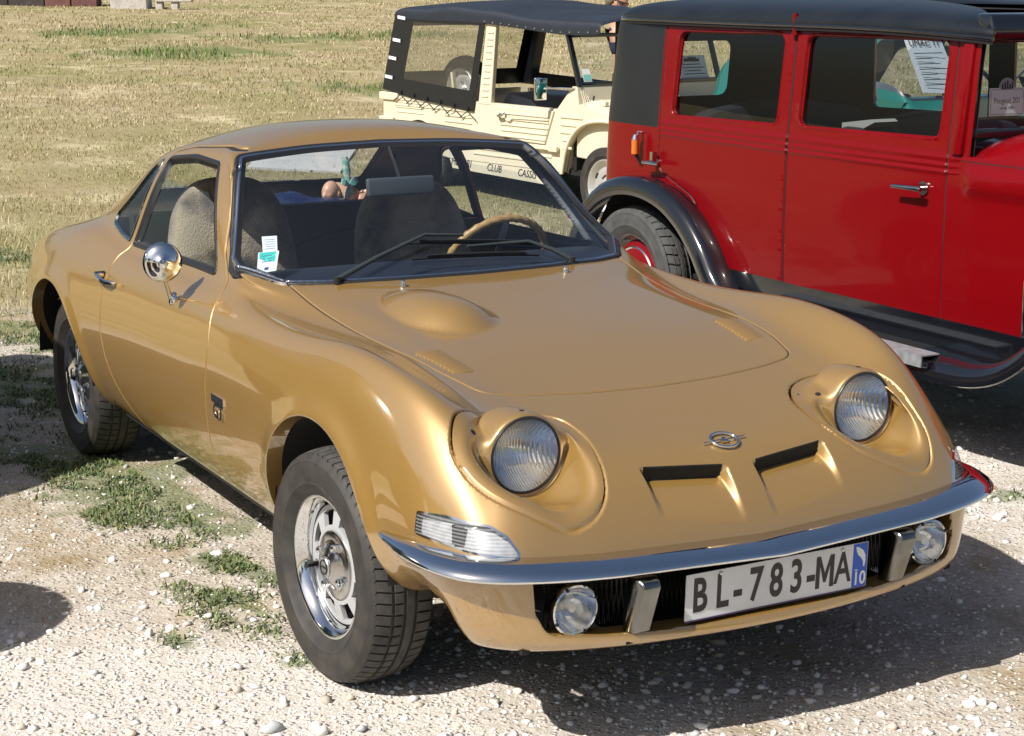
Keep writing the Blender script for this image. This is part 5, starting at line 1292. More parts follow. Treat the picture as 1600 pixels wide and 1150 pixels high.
em_ = (1/(1+np.exp(-(zz_-.975)/.010)))*(1/(1+np.exp((zz_-1.055)/.010)))*(1/(1+np.exp(-(xx+.86)/.012)))   # raised band under the bonnet
Bg[..., 1] += side*em_*.016
bs = Sheet(Bg); c0 = np.array([-.2, CYR, .6])
if ((bs.P-c0)*bs.N).sum(1).mean() < 0: bs.N = -bs.N; bs.T = bs.T[:, ::-1].copy()
bx_ = bs.cen(bs.P[:, 0]); bs.split(lambda P, uv, N: P[:, 0]+.553, (-.003, .003)); bs.split(lambda P, uv, N: P[:, 2]-1.083, (-.002, .002)); 
bx_ = bs.cen(bs.P[:, 0]); bz_ = bs.cen(bs.P[:, 2]); seam_ = (np.abs(bx_+.553) < .003) & (bz_ < 1.083) | (np.abs(bz_-1.083) < .002)
by_ = bs.cen(bs.P[:, 1])
for s in (-1, 1): bs.extract('cowl_panel', (bx_ < -.553) & ~seam_ & (bz_ < 1.083) & ((by_-CYR)*s > 0), M_red, red)
bn = bs.extract('bonnet', ((bx_ >= -.553) | (bz_ >= 1.083)) & ~seam_, M_red, red); bs.extract('bonnet_seam', seam_, M_redgap, bn)
mb = MB(); mb.bar((-.545, 2.112, .47), (-.545, 2.108, .70), .02, .014, up=(0, 1, 0)); mb.build('bonnet_catch', M_chrome_dull, red, 30, bevel=.004)
# front wheels and wings (outside the picture, they carry the shape on)
def wing(path, y_in, y_out, name, s=1, drop=.07):
    P = spline_pts([(x, 0, z) for x, z in path], 8); V = []; prof = [(0, -.005), (.25, .006), (.55, .012), (.80, .006), (.93, -.010), (1.0, -.035), (1.0, -drop), (.97, -drop-.004), (.95, -.035), (.5, -.012), (0, -.02)]
    for i, p in enumerate(P):
        t = (P[min(i+1, len(P)-1)] - P[max(i-1, 0)]).normalized(); n = Vector((-t.z, 0, t.x))
        if n.z < 0 and abs(n.z) > abs(n.x): n = -n
        for a, h in prof:
            q = p + n*h; V.append((q.x, y_in + (y_out-y_in)*a, q.z))
    k = len(prof); F = [[i*k+j, i*k+j+1, (i+1)*k+j+1, (i+1)*k+j] for i in range(len(P)-1) for j in range(k-1)]
    return MB().add(V, F).build(name, M_blackpaint, red, 50)
rear_path = [(-2.03, .385), (-2.14, .40), (-2.24, .475), (-2.34, .60), (-2.47, .715), (-2.64, .798), (-2.84, .832), (-3.04, .815), (-3.22, .745), (-3.36, .62), (-3.45, .47), (-3.49, .36)]
wing(rear_path[::-1], 2.115, 1.975, 'rear_wing'); wing(rear_path[::-1], 3.265, 3.455, 'rear_wing')
front_path = [(-.92, .395), (-.78, .393), (-.62, .40), (-.48, .44), (-.36, .525), (-.26, .65), (-.12, .77), (.10, .83), (.32, .80), (.50, .68), (.60, .50)]
wing(front_path, 2.16, 1.90, 'front_wing'); wing(front_path, 3.22, 3.48, 'front_wing')
for y0, y1 in ((1.885, 2.13), (3.25, 3.495)):
    mb = MB(); mb.box(-2.06, -.78, min(y0, y1), max(y0, y1), .365, .388); rb = mb.build('running_board', M_blackpaint, red, 0, bevel=.004)
mb = MB(); mb.box(-2.06, -.80, 1.876, 1.8825, .366, .404); mb.box(-2.06, -.80, 1.876, 1.965, .4042, .4085); mb.build('step_edge', mat('brushed_aluminium', (.46, .48, .50), .45, .5, noise=(30, .2, (.27, .29, .31))), rb, 0)
mb = MB(); mb.box(-2.06, -.80, 1.97, 2.10, .3885, .3925); mb.build('step_mat', M_black, rb, 0)
mb = MB(); mb.prism([(-2.3, .47), (-2.05, .39), (-.62, .39), (-.40, .47), (-.40, .50), (-2.3, .50)], 2.095, 2.11, 'xz'); mb.build('valance', M_blackpaint, red, 0)
mb = MB(); mb.bar((-3.3, 2.42, .33), (.6, 2.50, .33), .06, .09); mb.build('chassis_rail', mat('rusty_steel', (.09, .04, .02), .8, noise=(12, .2, (.16, .075, .035))), red, 0)
mb = MB(); mb.box(-3.1, -.9, 2.16, 3.22, .40, .42); mb.build('saloon_floor', M_dark, red, 0)
M_tyre_old = mat('old_tyre', (.045, .047, .046), .8, noise=(18, .2, (.075, .077, .075)))
ty = [None]
def vintage_wheel(loc, flip=False):
    mb = MB(); mb.lathe([(0, -.040), (.06, -.042), (.12, -.038), (.165, -.026), (.185, -.012)], 48, 'y'); w = mb.build('wheel', M_red, red, 60, loc=loc)
    if flip: w.rotation_euler = (0, 0, math.pi)
    if ty[0] is None:
        ty[0] = tyre_mesh('tyre', .348, .222, .135, 46, (-.30, .02, .34), .05, .009, .012); ty[0].materials[0] = M_tyre_old; ty[0].materials[1] = M_tyre_old
    t = bpy.data.objects.new('tyre', ty[0]); COL.objects.link(t); t.parent = w
    mb = MB(); mb.lathe([(.186, -.010), (.196, -.018), (.205, -.030), (.214, -.046), (.222, -.048), (.228, -.044), (.226, .0)], 48, 'y'); mb.build('rim', M_blackpaint, w, 50)
    mb = MB(); mb.lathe([(.150, -.030), (.156, -.0345), (.162, -.0290)], 48, 'y'); mb.build('chrome_ring', M_chrome, w, 50)
vintage_wheel((-2.945, 2.088, .350)); vintage_wheel((.14, 2.06, .348)); vintage_wheel((-2.945, 3.305, .350), True); vintage_wheel((.14, 3.32, .348), True)
for y0, y1 in ((2.12, 2.40), (3.26, 2.98)):
    mb = MB(); mb.lathe([(.455, y0), (.455, y1), (.0, y1)], 30, 'y', at=(-2.95, 0, .36), a0=R(0), a1=R(180)); mb.build('wheel_housing', M_dark, red, 0)
# seats
M_seatnavy = mat('saloon_seat', (.011, .013, .020), .6)
for x in (-1.72, -2.72):
    mb = MB(); pts = roundpoly([(2.17, .62, .02), (2.17, 1.12, .16), (2.69, 1.195, .8), (3.21, 1.12, .16), (3.21, .62, .02)], 8)
    mb.prism([tuple(p) for p in pts], x-.06, x+.06, 'yz'); mb.build('seat_back', M_seatnavy, red, 40, bevel=.02)
mb = MB(); mb.box(-1.70, -1.15, 2.17, 3.21, .60, .76); mb.box(-2.70, -2.15, 2.17, 3.21, .60, .76); mb.build('seat_cushion', M_seatnavy, red, 40)
mb = MB(); mb.prism([(-1.80, 1.10), (-1.80, 1.150), (-1.62, 1.175), (-1.60, 1.165), (-1.74, 1.105)], 2.30, 2.42, 'xz'); mb.build('grey_cloth', mat('grey_cloth', (.28, .28, .27), .9), red, 0)
# rear light, semaphore-like amber lamp, hinge
mb = MB(); mb.lathe([(.0, -.045), (.022, -.035), (.036, -.01), (.040, .01)], 24, 'x'); tl = mb.build('tail_lamp', M_chrome, red, 50, loc=(-3.44, 2.03, .60)); tl.rotation_euler = (0, 0, R(-155))
mb = MB(); mb.lathe([(.039, .010), (.036, .018), (.02, .026), (0, .028)], 24, 'x'); mb.build('red_lens', mat('red_lens', (.45, .01, .015), .12, coat=1.), tl, 60)
mb = MB(); mb.tube([(-2.965, 2.062, .935), (-2.965, 2.062, 1.0)], .0165, 14); am = mb.build('side_lamp', mat('amber_lens', (.62, .16, .02), .25, coat=.6), red, 50)
mb = MB(); mb.tube([(-2.965, 2.062, 1.0), (-2.965, 2.064, 1.022)], [.017, .011], 14); mb.tube([(-2.963, 2.10, 1.03), (-2.955, 2.07, 1.035), (-2.95, 2.062, 1.02)], .006, 8); mb.build('lamp_cap', M_chrome, am, 50)
mb = MB(); mb.tube([(-2.965, 2.066, .935), (-2.955, 2.08, .90)], [.010, .006], 8); mb.build('lamp_lead', M_black, am, 50)
mb = MB(); mb.tube([(-1.893, 2.118, 1.50), (-1.893, 2.116, 1.585)], .011, 10); mb.tube([(-1.893, 2.118, 1.50), (-1.893, 2.118, 1.508)], .016, 12); mb.build('roof_peg', M_red, red, 50)

# placard and papers behind the windscreen
M_paper = mat('white_paper', (.84, .85, .88), .6)
M_print = mat('printed_ink', (.03, .03, .04), .6)
plc = MB(); plc.box(-.0015, .0015, -.085, .085, -.050, .050); placard = plc.build('windscreen_placard', M_paper, None, 0); placard.location = (-.898, 2.310, 1.288); placard.rotation_euler = (0, R(-3), 0)
tag(placard, 'white name card standing behind the windscreen of the dark red saloon', 'placard')
pm = lambda y, z: frame4((.0018, y, z), (0, 1, 0), (0, 0, 1))
text_mesh('card_text', 'Peugeot 201', .030, M_print, placard, .0004, pm(.0, .004), sx=.86)
text_mesh('card_text', '~ année 1930 ~', .014, M_print, placard, .0004, pm(.0, -.022))
mb = MB()
for a, b in (((-.078, -.044), (.078, -.044)), ((-.078, .044), (.078, .044)), ((-.079, -.040), (-.079, .040)), ((.079, -.040), (.079, .040))): mb.bar((.0017, *a), (.0017, *b), .0008, .0016)
mb.build('card_border', M_print, placard, 0)
mb = MB(); mb.prism([(.040*math.cos(R(a)), .048 + .038*math.sin(R(a))) for a in range(0, 181, 12)], -.0012, .0012, 'yz'); mb.build('card_crest', mat('crest_grey', (.33, .34, .36), .6), placard, 0)
mb = MB()
for k in range(5): mb.box(.0014, .0019, -.026+.012*k, -.019+.012*k, .050, .064+.006*(k % 3))
mb.box(.0014, .0019, -.03, .03, .046, .050); mb.build('crest_print', M_print, placard, 0)
mb = MB(); mb.box(-.0012, .0012, -.032, .032, -.035, .035); o = mb.build('window_sticker', mat('sticker_green', (.30, .62, .50), .5), None, 0); o.location = (-.893, 2.180, 1.272); tag(o, 'small green sticker low in the windscreen corner left of the name card', 'sticker')
# ------------------------------------------------------------------ cream open utility car with a black canvas top
M_cream = mat('cream_plastic', (.66, .60, .455), .5, noise=(3, .25, (.60, .54, .40)))
M_canvas = mat('navy_canvas', (.010, .014, .024), .62, noise=(8, .3, (.016, .022, .034)), bump=(60, .3, .002))
M_vinyl = mat('black_vinyl', (.010, .011, .014), .32, bump=(9, .5, .006))
M_clearvinyl = glass_mat('clear_vinyl', (.88, .88, .84), .04, dirt=.07, dirtcol=(.5, .48, .42))
ut = thing('open_utility_car', 'cream ribbed plastic utility car with black canvas top behind the gold car', 'car', (-7.27, 4.6, 0), R(8.5))
def arc(cx, cz, r, a0, a1, n=14, sq=1.): return [(cx + r*math.cos(R(a0+(a1-a0)*i/n)), cz + sq*r*math.sin(R(a0+(a1-a0)*i/n))) for i in range(n+1)]
low = [(-2.90, .755), (-2.90, .46), (-2.80, .40)] + arc(-2.37, .19, .35, 150, 15, 14, 1.05) + [(-1.94, .275), (-.47, .280)] + [(-.455, .34), (-.42, .46), (-.34, .575), (-.22, .655), (-.05, .69), (.12, .685), (.27, .63), (.39, .52), (.46, .38)] + [(.62, .36), (.68, .45), (.68, .60), (.55, .66), (.30, .70), (-.22, .765), (-.285, .80), (-.305, .925), (-.36, .93), (-.54, .752)]
door = [(-1.278, .735), (-1.212, .482), (-.676, .478), (-.566, .735)]
for yy, nm in ((0., 'body_side'), (1.46, 'body_side')):
    mb = MB(); mb.prism(low, yy, yy+.04, 'xz'); bsd = mb.build(nm, M_cream, ut, 0)
    if yy == 0:
        rb = MB()
        for k in range(7):
            z = .715 - .047*k
            if k < 4: rb.box(-2.0 if k > 1 else -2.72, -1.62, -.007, .002, z-.008, z+.008)
            x1 = -.60 if k > 1 else -.58
        for k in range(5): rb.box(-.50 + .03*(k > 2), -.235 - .05*k if k < 3 else -.36, -.008, .002, .700-.058*k-.010, .700-.058*k+.010)
        for k in range(3): rb.box(-1.60, -.60, -.008, .002, .43-.045*k-.008, .43-.045*k+.008)
        for k in range(4): rb.box(-2.70, -2.30, -.006, .002, .73-.04*k-.006, .73-.04*k+.006)
        each_box(rb, 'pressed_rib', M_cream, bsd, bevel=.004)
        d = MB(); d.prism(door, -.014, .012, 'xz'); dr = d.build('door', M_cream, ut, 0, bevel=.005)
        rb = MB()
        for k in range(5):
            z = .685 - .044*k; rb.box(-1.25 + .012*k, (-.60 - .016*k) if k > 1 else -.62, -.022, -.013, z-.007, z+.007)
        each_box(rb, 'pressed_rib', M_cream, dr, bevel=.004)
        mb = MB(); mb.tube([(-1.245, -.02, .655), (-1.215, -.05, .662), (-1.165, -.055, .672), (-1.155, -.03, .690)], .012, 8); mb.build('door_handle', M_chrome_dull, dr, 50)
        mb = MB(); mb.tube([(-1.15, -.02, .635), (-1.10, -.028, .628), (-1.06, -.025, .652), (-.62, -.022, .662)], .006, 6); mb.build('door_pull', M_cream, dr, 50)
        mb = MB(); mb.box(-.90, -.50, -.035, -.01, .438, .470); mb.box(-.60, -.50, -.040, -.03, .43, .475); mb.build('door_sill_latch', M_cream, ut, 0, bevel=.004)
        mb = MB(); mb.prism([(-1.94, .272), (-1.90, .195), (-.60, .165), (-.50, .275)], .005, .02, 'xz'); st = mb.build('sill_strip', M_cream, ut, 0)
        for t, x in (('MEHARI', -1.78), ('CLUB', -1.335), ('CASSIS', -.915)):
            text_mesh('sill_text', t, .082, M_print, st, .0008, frame4((x, .003, .236 - .018*(x+1.34)), (1, 0, -.02), (0, 0, 1)), shear=.25, sx=.95)
        # wing around the front wheel
        wl = []
        for i, (x, z) in enumerate([(-.47, .27), (-.455, .34), (-.42, .46), (-.34, .575), (-.22, .655), (-.05, .69), (.12, .685), (.27, .63), (.39, .52), (.46, .38)]): wl.append((x, z))
        V = [(x, .045, z) for x, z in wl] + [(x, .38, z) for x, z in wl]; n = len(wl)
        MB().add(V, [[i, i+1, n+i+1, n+i] for i in range(n-1)]).build('wheel_arch', M_cream, ut, 40)
        mb = MB(); mb.tube([(x, -.008, z) for x, z in spline_pts([(a, b, 0) for a, b in wl], 4) and [(p.x, p.y) for p in spline_pts([(a, b, 0) for a, b in wl], 4)]], .016, 8); mb.build('arch_lip', M_cream, ut, 60)
# bonnet, cowl, tail, floor
mb = MB(); mb.prism([(.68, .46), (.68, .60), (.52, .72), (-.20, .80), (-.285, .82), (-.305, .93), (-.345, .93), (-.36, .70), (-.36, .40), (.5, .36)], .042, 1.458, 'xz'); mb.build('bonnet', M_cream, ut, 0, bevel=.01)
rb = MB()
for k in range(12): rb.box(-.30 + .003, -.10, .10 + .10*k, .135 + .10*k, .795, .825)
for k in range(4): rb.bar((-.30, .03 + .02*k, .90 - .01*k), (-.255, .03 + .02*k, .80), .008, .006)
each_box(rb, 'bonnet_rib', M_cream, ut, bevel=.003)
mb = MB(); mb.box(-2.90, -2.86, .042, 1.458, .42, .755); mb.build('tailboard', M_cream, ut, 0, bevel=.006)
mb = MB(); mb.box(-2.94, -2.66, -.02, .04, .70, .765); mb.box(-2.93, -2.72, -.03, .03, .52, .56); mb.build('rear_corner', M_cream, ut, 0, bevel=.008)
mb = MB(); mb.box(-2.8, .4, .06, 1.44, .26, .30); mb.box(-.40, -.365, .05, 1.45, .30, .88); mb.build('utility_floor', M_dark, ut, 0)
# pillars and tubes
mb = MB(); mb.prism([(-1.535, .735), (-1.37, .735), (-1.300, 1.37), (-1.425, 1.375)], -.004, .035, 'xz'); pil = mb.build('door_pillar', M_cream, ut, 0, bevel=.006)
rb = MB()
for k in range(11):
    z = .80 + .05*k; x = -1.50 + .10*(z-.735)/.63
    rb.box(x+.005, x+.085, -.010, -.003, z-.005, z+.005)
each_box(rb, 'pressed_rib', M_cream, pil)
mb = MB(); mb.prism([(-1.535, .735), (-1.37, .735), (-1.300, 1.37), (-1.425, 1.375)], 1.465, 1.50, 'xz'); mb.build('door_pillar', M_cream, ut, 0, bevel=.006)
# canvas top
secs = [(-2.68, 1.44), (-2.62, 1.475), (-2.2, 1.49), (-1.78, 1.505), (-1.42, 1.485), (-1.1, 1.455), (-.75, 1.432), (-.47, 1.420), (-.10, 1.425), (-.02, 1.40)]
drop = [(-2.68, 1.385), (-2.62, 1.385), (-2.2, 1.378), (-1.78, 1.375), (-1.42, 1.368), (-1.1, 1.348), (-.75, 1.325), (-.47, 1.308), (-.10, 1.315), (-.02, 1.33)]
net = []
for (x, z), (_, zd) in zip(secs, drop):
    net.append([(x, -.022, zd), (x, -.026, (z+zd)/2-.004), (x, -.012, z-.022), (x, .06, z-.002), (x, .35, z+.028), (x, .75, z+.036), (x, 1.15, z+.028), (x, 1.44, z-.002), (x, 1.512, z-.022), (x, 1.526, (z+zd)/2-.004), (x, 1.522, zd)])
cg = loft(np.array(net), 8, 6, fit=2, fitw=.8)
cg[..., 2] += .006*np.sin(cg[..., 0]*9 + 2*np.sin(cg[..., 1]*5))*np.clip((cg[..., 2]-1.36)/.1, 0, 1)
cs_ = Sheet(cg)
if cs_.N[:, 2].mean() < 0: cs_.N = -cs_.N; cs_.T = cs_.T[:, ::-1].copy()
cv = cs_.extract('canvas_top', np.ones(len(cs_.T), bool), M_canvas, ut)
mb = MB(); pp = []
for k in range(14): x = -1.42 + .105*k; mb.lathe([(0, -.032), (.006, -.031), (.008, -.026)], 8, 'y', at=(x, 0, np.interp(x, [d[0] for d in drop], [d[1] for d in drop]) + .018))
tag(mb.build('press_stud', M_alu, cv, 0), kind='stuff')
# side curtain: black vinyl frame with a clear pane
cur = [(-2.69, 1.40), (-1.425, 1.372), (-1.585, .675), (-2.45, .735), (-2.89, .79)]
pane = [(-2.415, 1.365), (-1.505, 1.352), (-1.580, .828), (-2.575, .885)]
def ring_poly(outer, inner, y, th, name, m, par):
    pass
for y, yo_ in ((-.016, 1),):
    mb = MB()
    strips = [[(-2.69, 1.40), (-2.415, 1.365), (-2.575, .885), (-2.89, .79)], [(-1.505, 1.358), (-1.425, 1.372), (-1.585, .675), (-1.640, .828)], [(-2.575, .888), (-1.578, .832), (-1.585, .675), (-1.60, .672), (-2.45, .735), (-2.89, .79)], [(-2.69, 1.40), (-2.0, 1.40), (-1.425, 1.375), (-1.505, 1.352), (-2.415, 1.365)]]
    for i, s_ in enumerate(strips): mb.prism(s_, y - .001*i, y+.004 - .001*i, 'xz')
    sc = mb.build('side_curtain', M_vinyl, ut, 0)
    mb = MB(); mb.add([(x, y+.001, z) for x, z in pane], [[0, 1, 2, 3]]).build('curtain_pane', M_clearvinyl, sc, 0)
mb = MB(); mb.box(-1.60, -1.42, -.0245, -.021, .68, .69); 
for k, (x, z) in enumerate(((-2.47, 1.367+.02), (-2.545, 1.20), (-2.61, 1.05), (-2.67, .89))):
    mb = MB(); mb.bar((x-.16, -.026, z+.010), (x-.05, -.026, z), .006, .026, up=(0, 0, 1)); mb.build('white_strap', M_white, sc, 0)
# far side curtain and rear curtain
mb = MB(); mb.prism([(-2.69, 1.40), (-2.50, 1.39), (-2.66, .80), (-2.89, .79)], 1.49, 1.496, 'xz'); mb.prism([(-1.60, 1.37), (-1.32, 1.37), (-1.30, .76), (-1.60, .74)], 1.49, 1.497, 'xz'); mb.prism([(-2.89, .79), (-1.6, .74), (-1.6, .86), (-2.8, .90)], 1.491, 1.498, 'xz'); mb.build('far_curtain', M_vinyl, ut, 0)
mb = MB()
for q in ([(-2.69, 0, 1.40), (-2.69, 1.5, 1.40), (-2.715, 1.5, 1.32), (-2.715, 0, 1.32)], [(-2.845, 0, .93), (-2.845, 1.5, .93), (-2.89, 1.5, .79), (-2.89, 0, .79)], [(-2.715, 0, 1.32), (-2.715, .1, 1.32), (-2.845, .1, .93), (-2.845, 0, .93)], [(-2.715, 1.4, 1.32), (-2.715, 1.5, 1.32), (-2.845, 1.5, .93), (-2.845, 1.4, .93)]): mb.add(q, [[0, 1, 2, 3]])
rcn = mb.build('rear_curtain', M_vinyl, ut, 0, recalc=False)
MB().add([(-2.716, .1, 1.32), (-2.716, 1.4, 1.32), (-2.846, 1.4, .93), (-2.846, .1, .93)], [[0, 1, 2, 3]]).build('curtain_pane', M_clearvinyl, rcn, 0)
# elastic cords hooking the curtain down
mb = MB()
for k in range(6):
    x = -2.60 + .19*k; z = .775 - .017*k
    mb.tube([(x-.11, -.024, z-.075), (x, -.026, z-.02), (x+.11, -.024, z-.085)], .004, 6); mb.box(x-.008, x+.008, -.030, -.018, z-.02, z+.012)
tag(mb.build('elastic_cord', M_black, ut, 0), kind='stuff')
# windscreen
A, B_ = (-.312, .03, .935), (-.462, .02, 1.315)
mb = MB()
for y in (.03, 1.47): mb.bar((-.312, y, .925), (-.462, y, 1.325), .038, .03, up=(1, 0, 0))
mb.bar((-.318, .03, .945), (-.318, 1.47, .945), .03, .03); mb.bar((-.455, .03, 1.300), (-.455, 1.47, 1.300), .03, .03)
wf = mb.build('windscreen_frame', M_blackpaint, ut, 30, bevel=.004)
MB().add([(-.320, .045, .95), (-.320, 1.455, .95), (-.455, 1.455, 1.295), (-.455, .045, 1.295)], [[0, 1, 2, 3]]).build('windscreen_glass', M_glass, wf, 0)
def on_ws(y, t): return Vector((-.316 + (-.139)*t, y, .952 + .345*t))
def wq(name, y0, y1, t0, t1, m, lift=.003, par=None): 
    L = Vector((.93, 0, .36))*lift
    return MB().add([on_ws(y0, t0)+L, on_ws(y1, t0)+L, on_ws(y1, t1)+L, on_ws(y0, t1)+L], [[0, 1, 2, 3]]).build(name, m, par, 0, recalc=False)
sk = wq('screen_sticker', .075, .155, .03, .30, M_white, .003, ut); wq('sticker_panel', .080, .150, .05, .18, mat('sticker_blue_green', (.18, .50, .46), .5), .0045, sk)
pap = wq('club_sheet', 1.07, 1.37, .02, .52, M_paper, -.006, None); pap.matrix_world = ut.matrix_world @ pap.matrix_world
pap.location = ut.location; pap.rotation_euler = ut.rotation_euler; tag(pap, 'white printed sheet in the cream car windscreen, seen through the red saloon', 'paper sheet')
for k in range(4): wq('printed_line', 1.11, 1.34 - .04*(k % 2), .10 + .07*k, .115 + .07*k, M_print, .0005, pap)
wq('printed_drawing', 1.14, 1.30, .38, .44, M_print, .0005, pap); wq('printed_drawing', 1.18, 1.27, .44, .47, M_print, .0005, pap)
mb = MB(); mb.tube([(-.335, .55, .945), (-.375, .62, 1.04), (-.37, .98, 1.05)], .008, 6); mb.build('wiper', M_blackmetal, ut, 40)
# bracket on the cowl, mirror
mb = MB(); mb.bar((-.30, .10, .80), (-.18, .22, .812), .03, .008); mb.tube([(-.27, .12, .80), (-.265, .13, .86)], .007, 6); mb.build('bonnet_catch', M_blackmetal, ut, 0)
mb = MB(); mb.tube([(-.33, .0, .915), (-.45, -.05, .915), (-.60, -.10, .905)], .007, 8); mr = mb.build('door_mirror', M_chrome, ut, 50)
mb = MB(); mb.box(-.012, .012, -.052, .052, -.085, .085); hd = mb.build('mirror_head', M_chrome, mr, 60, bevel=.024, seg=4); hd.location = (-.60, -.115, .905); hd.rotation_euler = (0, 0, R(-18))
# seats and spare wheel
for y in (.10, .80):
    mb = MB(); mb.prism([(-1.32, .50), (-1.36, .78), (-1.30, .84), (-1.0, .80), (-.80, .68), (-.78, .50)], y, y+.58, 'xz'); mb.build('seat', M_vinyl, ut, 40, bevel=.03)
ut_t = [None]
def utility_wheel(loc, flip=False, name='wheel'):
    mb = MB(); mb.lathe([(0, -.052), (.035, -.052), (.045, -.045), (.055, -.030), (.080, -.022), (.095, -.028), (.125, -.030), (.150, -.018), (.165, -.030), (.180, -.055), (.192, -.062), (.198, -.056), (.196, .0)], 40, 'y')
    w = mb.build(name, mat_ut_rim, ut, 50, loc=loc)
    if flip: w.rotation_euler = (0, 0, math.pi)
    if ut_t[0] is None: ut_t[0] = tyre_mesh('tyre', .297, .193, .135, 40, (-.35, 0, .35), .05, .006, .012)
    t = bpy.data.objects.new('tyre', ut_t[0]); COL.objects.link(t); t.parent = w
    nb = MB(); nb.lathe([(.010, -.04), (.010, -.058), (.0, -.060)], 6, 'y'); f = None
    for k in range(3):
        a = R(90 + 120*k); q = nb.build('wheel_nut', M_chrome_dull, w, 30) if f is None else f.copy()
        if f is None: f = q
        else: COL.objects.link(q)
        q.location = (.075*math.cos(a), .015, .075*math.sin(a))
    return w
mat_ut_rim = mat('silver_wheel', (.62, .63, .63), .35, .6)
utility_wheel((-.01, .085, .215)); utility_wheel((-2.37, .085, .20)); utility_wheel((0, 1.41, .237), True); utility_wheel((-2.37, 1.41, .205), True)
sp = utility_wheel((-2.28, .42, .785), False, 'spare_wheel')
mb = MB(); mb.bar((-2.2, .25, .76), (-2.23, .25, .95), .03, .03); mb.build('grab_rail', M_cream, ut, 0)

# ------------------------------------------------------------------ teal saloon in front of it, seen through the red one
M_teal_p = paint('teal_paint', (.006, .145, .125), 0., .22, 0, .8, .03)
te = thing('teal_saloon', 'rounded teal saloon seen through the side windows of the dark red saloon', 'car', (-3.95, 4.45, 0), R(2))
hw = .72
def tsec(x, w, zb, zt, wt): return [(x, .0+hw-w, .30), (x, hw-w*1.02, .45), (x, hw-w*1.02, .62), (x, hw-w*.98, zb-.05), (x, hw-w*.90, zb), (x, hw-wt*1.02, zb + (zt-zb)*.35), (x, hw-wt*.96, zb + (zt-zb)*.75), (x, hw-wt*.80, zt-.035), (x, hw-wt*.45, zt), (x, hw, zt+.008)]
tn = np.array([tsec(-2.12, .40, .62, .66, .30), tsec(-2.08, .55, .74, .82, .40), tsec(-1.98, .66, .84, 1.05, .48), tsec(-1.84, .70, .88, 1.24, .54), tsec(-1.5, .715, .89, 1.37, .575), tsec(-1.0, .72, .895, 1.41, .59), tsec(-.6, .72, .90, 1.425, .595), tsec(-.32, .72, .90, 1.41, .59), tsec(-.14, .72, .905, 1.22, .60), tsec(-.02, .72, .91, 1.075, .61), tsec(.06, .72, .91, 1.02, .60), tsec(.3, .70, .90, .995, .52), tsec(.7, .66, .86, .94, .46), tsec(1.0, .60, .78, .84, .40), tsec(1.15, .48, .66, .70, .32)])
tn = np.concatenate([tn, tn[:, :-1][:, ::-1]*np.array([1, -1, 1]) + np.array([0, 2*hw, 0])], 1)
TG = loft(tn, 12, 10, fit=3, fitw=.8); TS = Sheet(TG); cc = np.array([-.6, hw, .7])
if ((TS.P-cc)*TS.N).sum(1).mean() < 0: TS.N = -TS.N; TS.T = TS.T[:, ::-1].copy()
tw = roundpoly([(1.37, .09, .07), (1.37, 1.35, .07), (1.05, 1.30, .05), (1.05, .14, .05)], 6)
def f_tw(P, uv, N): return np.where((P[:, 0] > -.36) & (P[:, 0] < .06) & (P[:, 2] > .9), sdf(tw[:, ::-1], P[:, 1], P[:, 2])[0], BIG)
sw_ = [roundpoly([(-1.62, .95, .05), (-1.35, 1.26, .1), (-.98, 1.33, .04), (-.98, .94, .03)], 6), roundpoly([(-.92, .94, .03), (-.92, 1.335, .04), (-.42, 1.33, .05), (-.22, .96, .04)], 6)]
def f_ts(k, s): return lambda P, uv, N: np.where((P[:, 1]-hw)*s > .42, sdf(sw_[k], P[:, 0], P[:, 2])[0], BIG)
trw = roundpoly([(.34, 1.02, .05), (.34, 1.26, .05), (1.10, 1.26, .05), (1.10, 1.02, .05)], 6)
def f_tr(P, uv, N): return np.where((P[:, 0] < -1.3) & (P[:, 2] > .9), sdf(trw, P[:, 1], P[:, 2])[0], BIG)
fl = [f_tw, f_tr, f_ts(0, -1), f_ts(1, -1), f_ts(0, 1), f_ts(1, 1)]
for f in fl: TS.split(f, (0, .012))
fa = [TS.cen(f(TS.P, TS.uv, TS.N)) for f in fl]
tgl = np.zeros(len(TS.T), bool); ttr = np.zeros(len(TS.T), bool)
for a in fa: tgl |= a < 0
for a in fa: ttr |= (a > 0) & (a < .012)
tb = TS.extract('body_shell', ~tgl & ~ttr, M_teal_p, te); TS.extract('window_trim', ttr & ~tgl, M_chrome_dull, tb)
TS.extract('window_glass', tgl, M_glass, te, P=TS.P - TS.N*.004)
TS.extract('inner_lining', ~tgl & ~ttr & (TS.cen(TS.P[:, 0]) < -.05) & (TS.cen(TS.P[:, 2]) > .6), M_navy, te, P=TS.P - TS.N*.012, flip=True)
mb = MB(); mb.box(-2.0, .9, .2, 1.24, .24, .28)
mb.build('saloon_floor', M_dark, te, 0)
mb = MB(); mb.prism([(-.16, .85), (-.02, 1.03), (-.22, 1.045), (-.34, .98), (-.34, .80)], .10, 1.34, 'xz'); mb.build('dashboard', M_teal_p, te, 30)
mb = MB(); q = [(-.36, .98 + .20*math.cos(2*math.pi*k/40), 1.03 + .17*math.sin(2*math.pi*k/40)) for k in range(40)]; q = [(x - .35*(z-1.03), y, z) for x, y, z in q]; mb.tube(q, .013, 8, closed=True); mb.build('steering_wheel', mat('grey_wheel_rim', (.10, .10, .09), .4), te, 50)
mb = MB(); mb.box(-.02, .02, .66, .86, 1.27, 1.33); m_ = mb.build('rear_view_mirror', M_blackmetal, te, 30, bevel=.012, loc=(-.33, 0, 0))
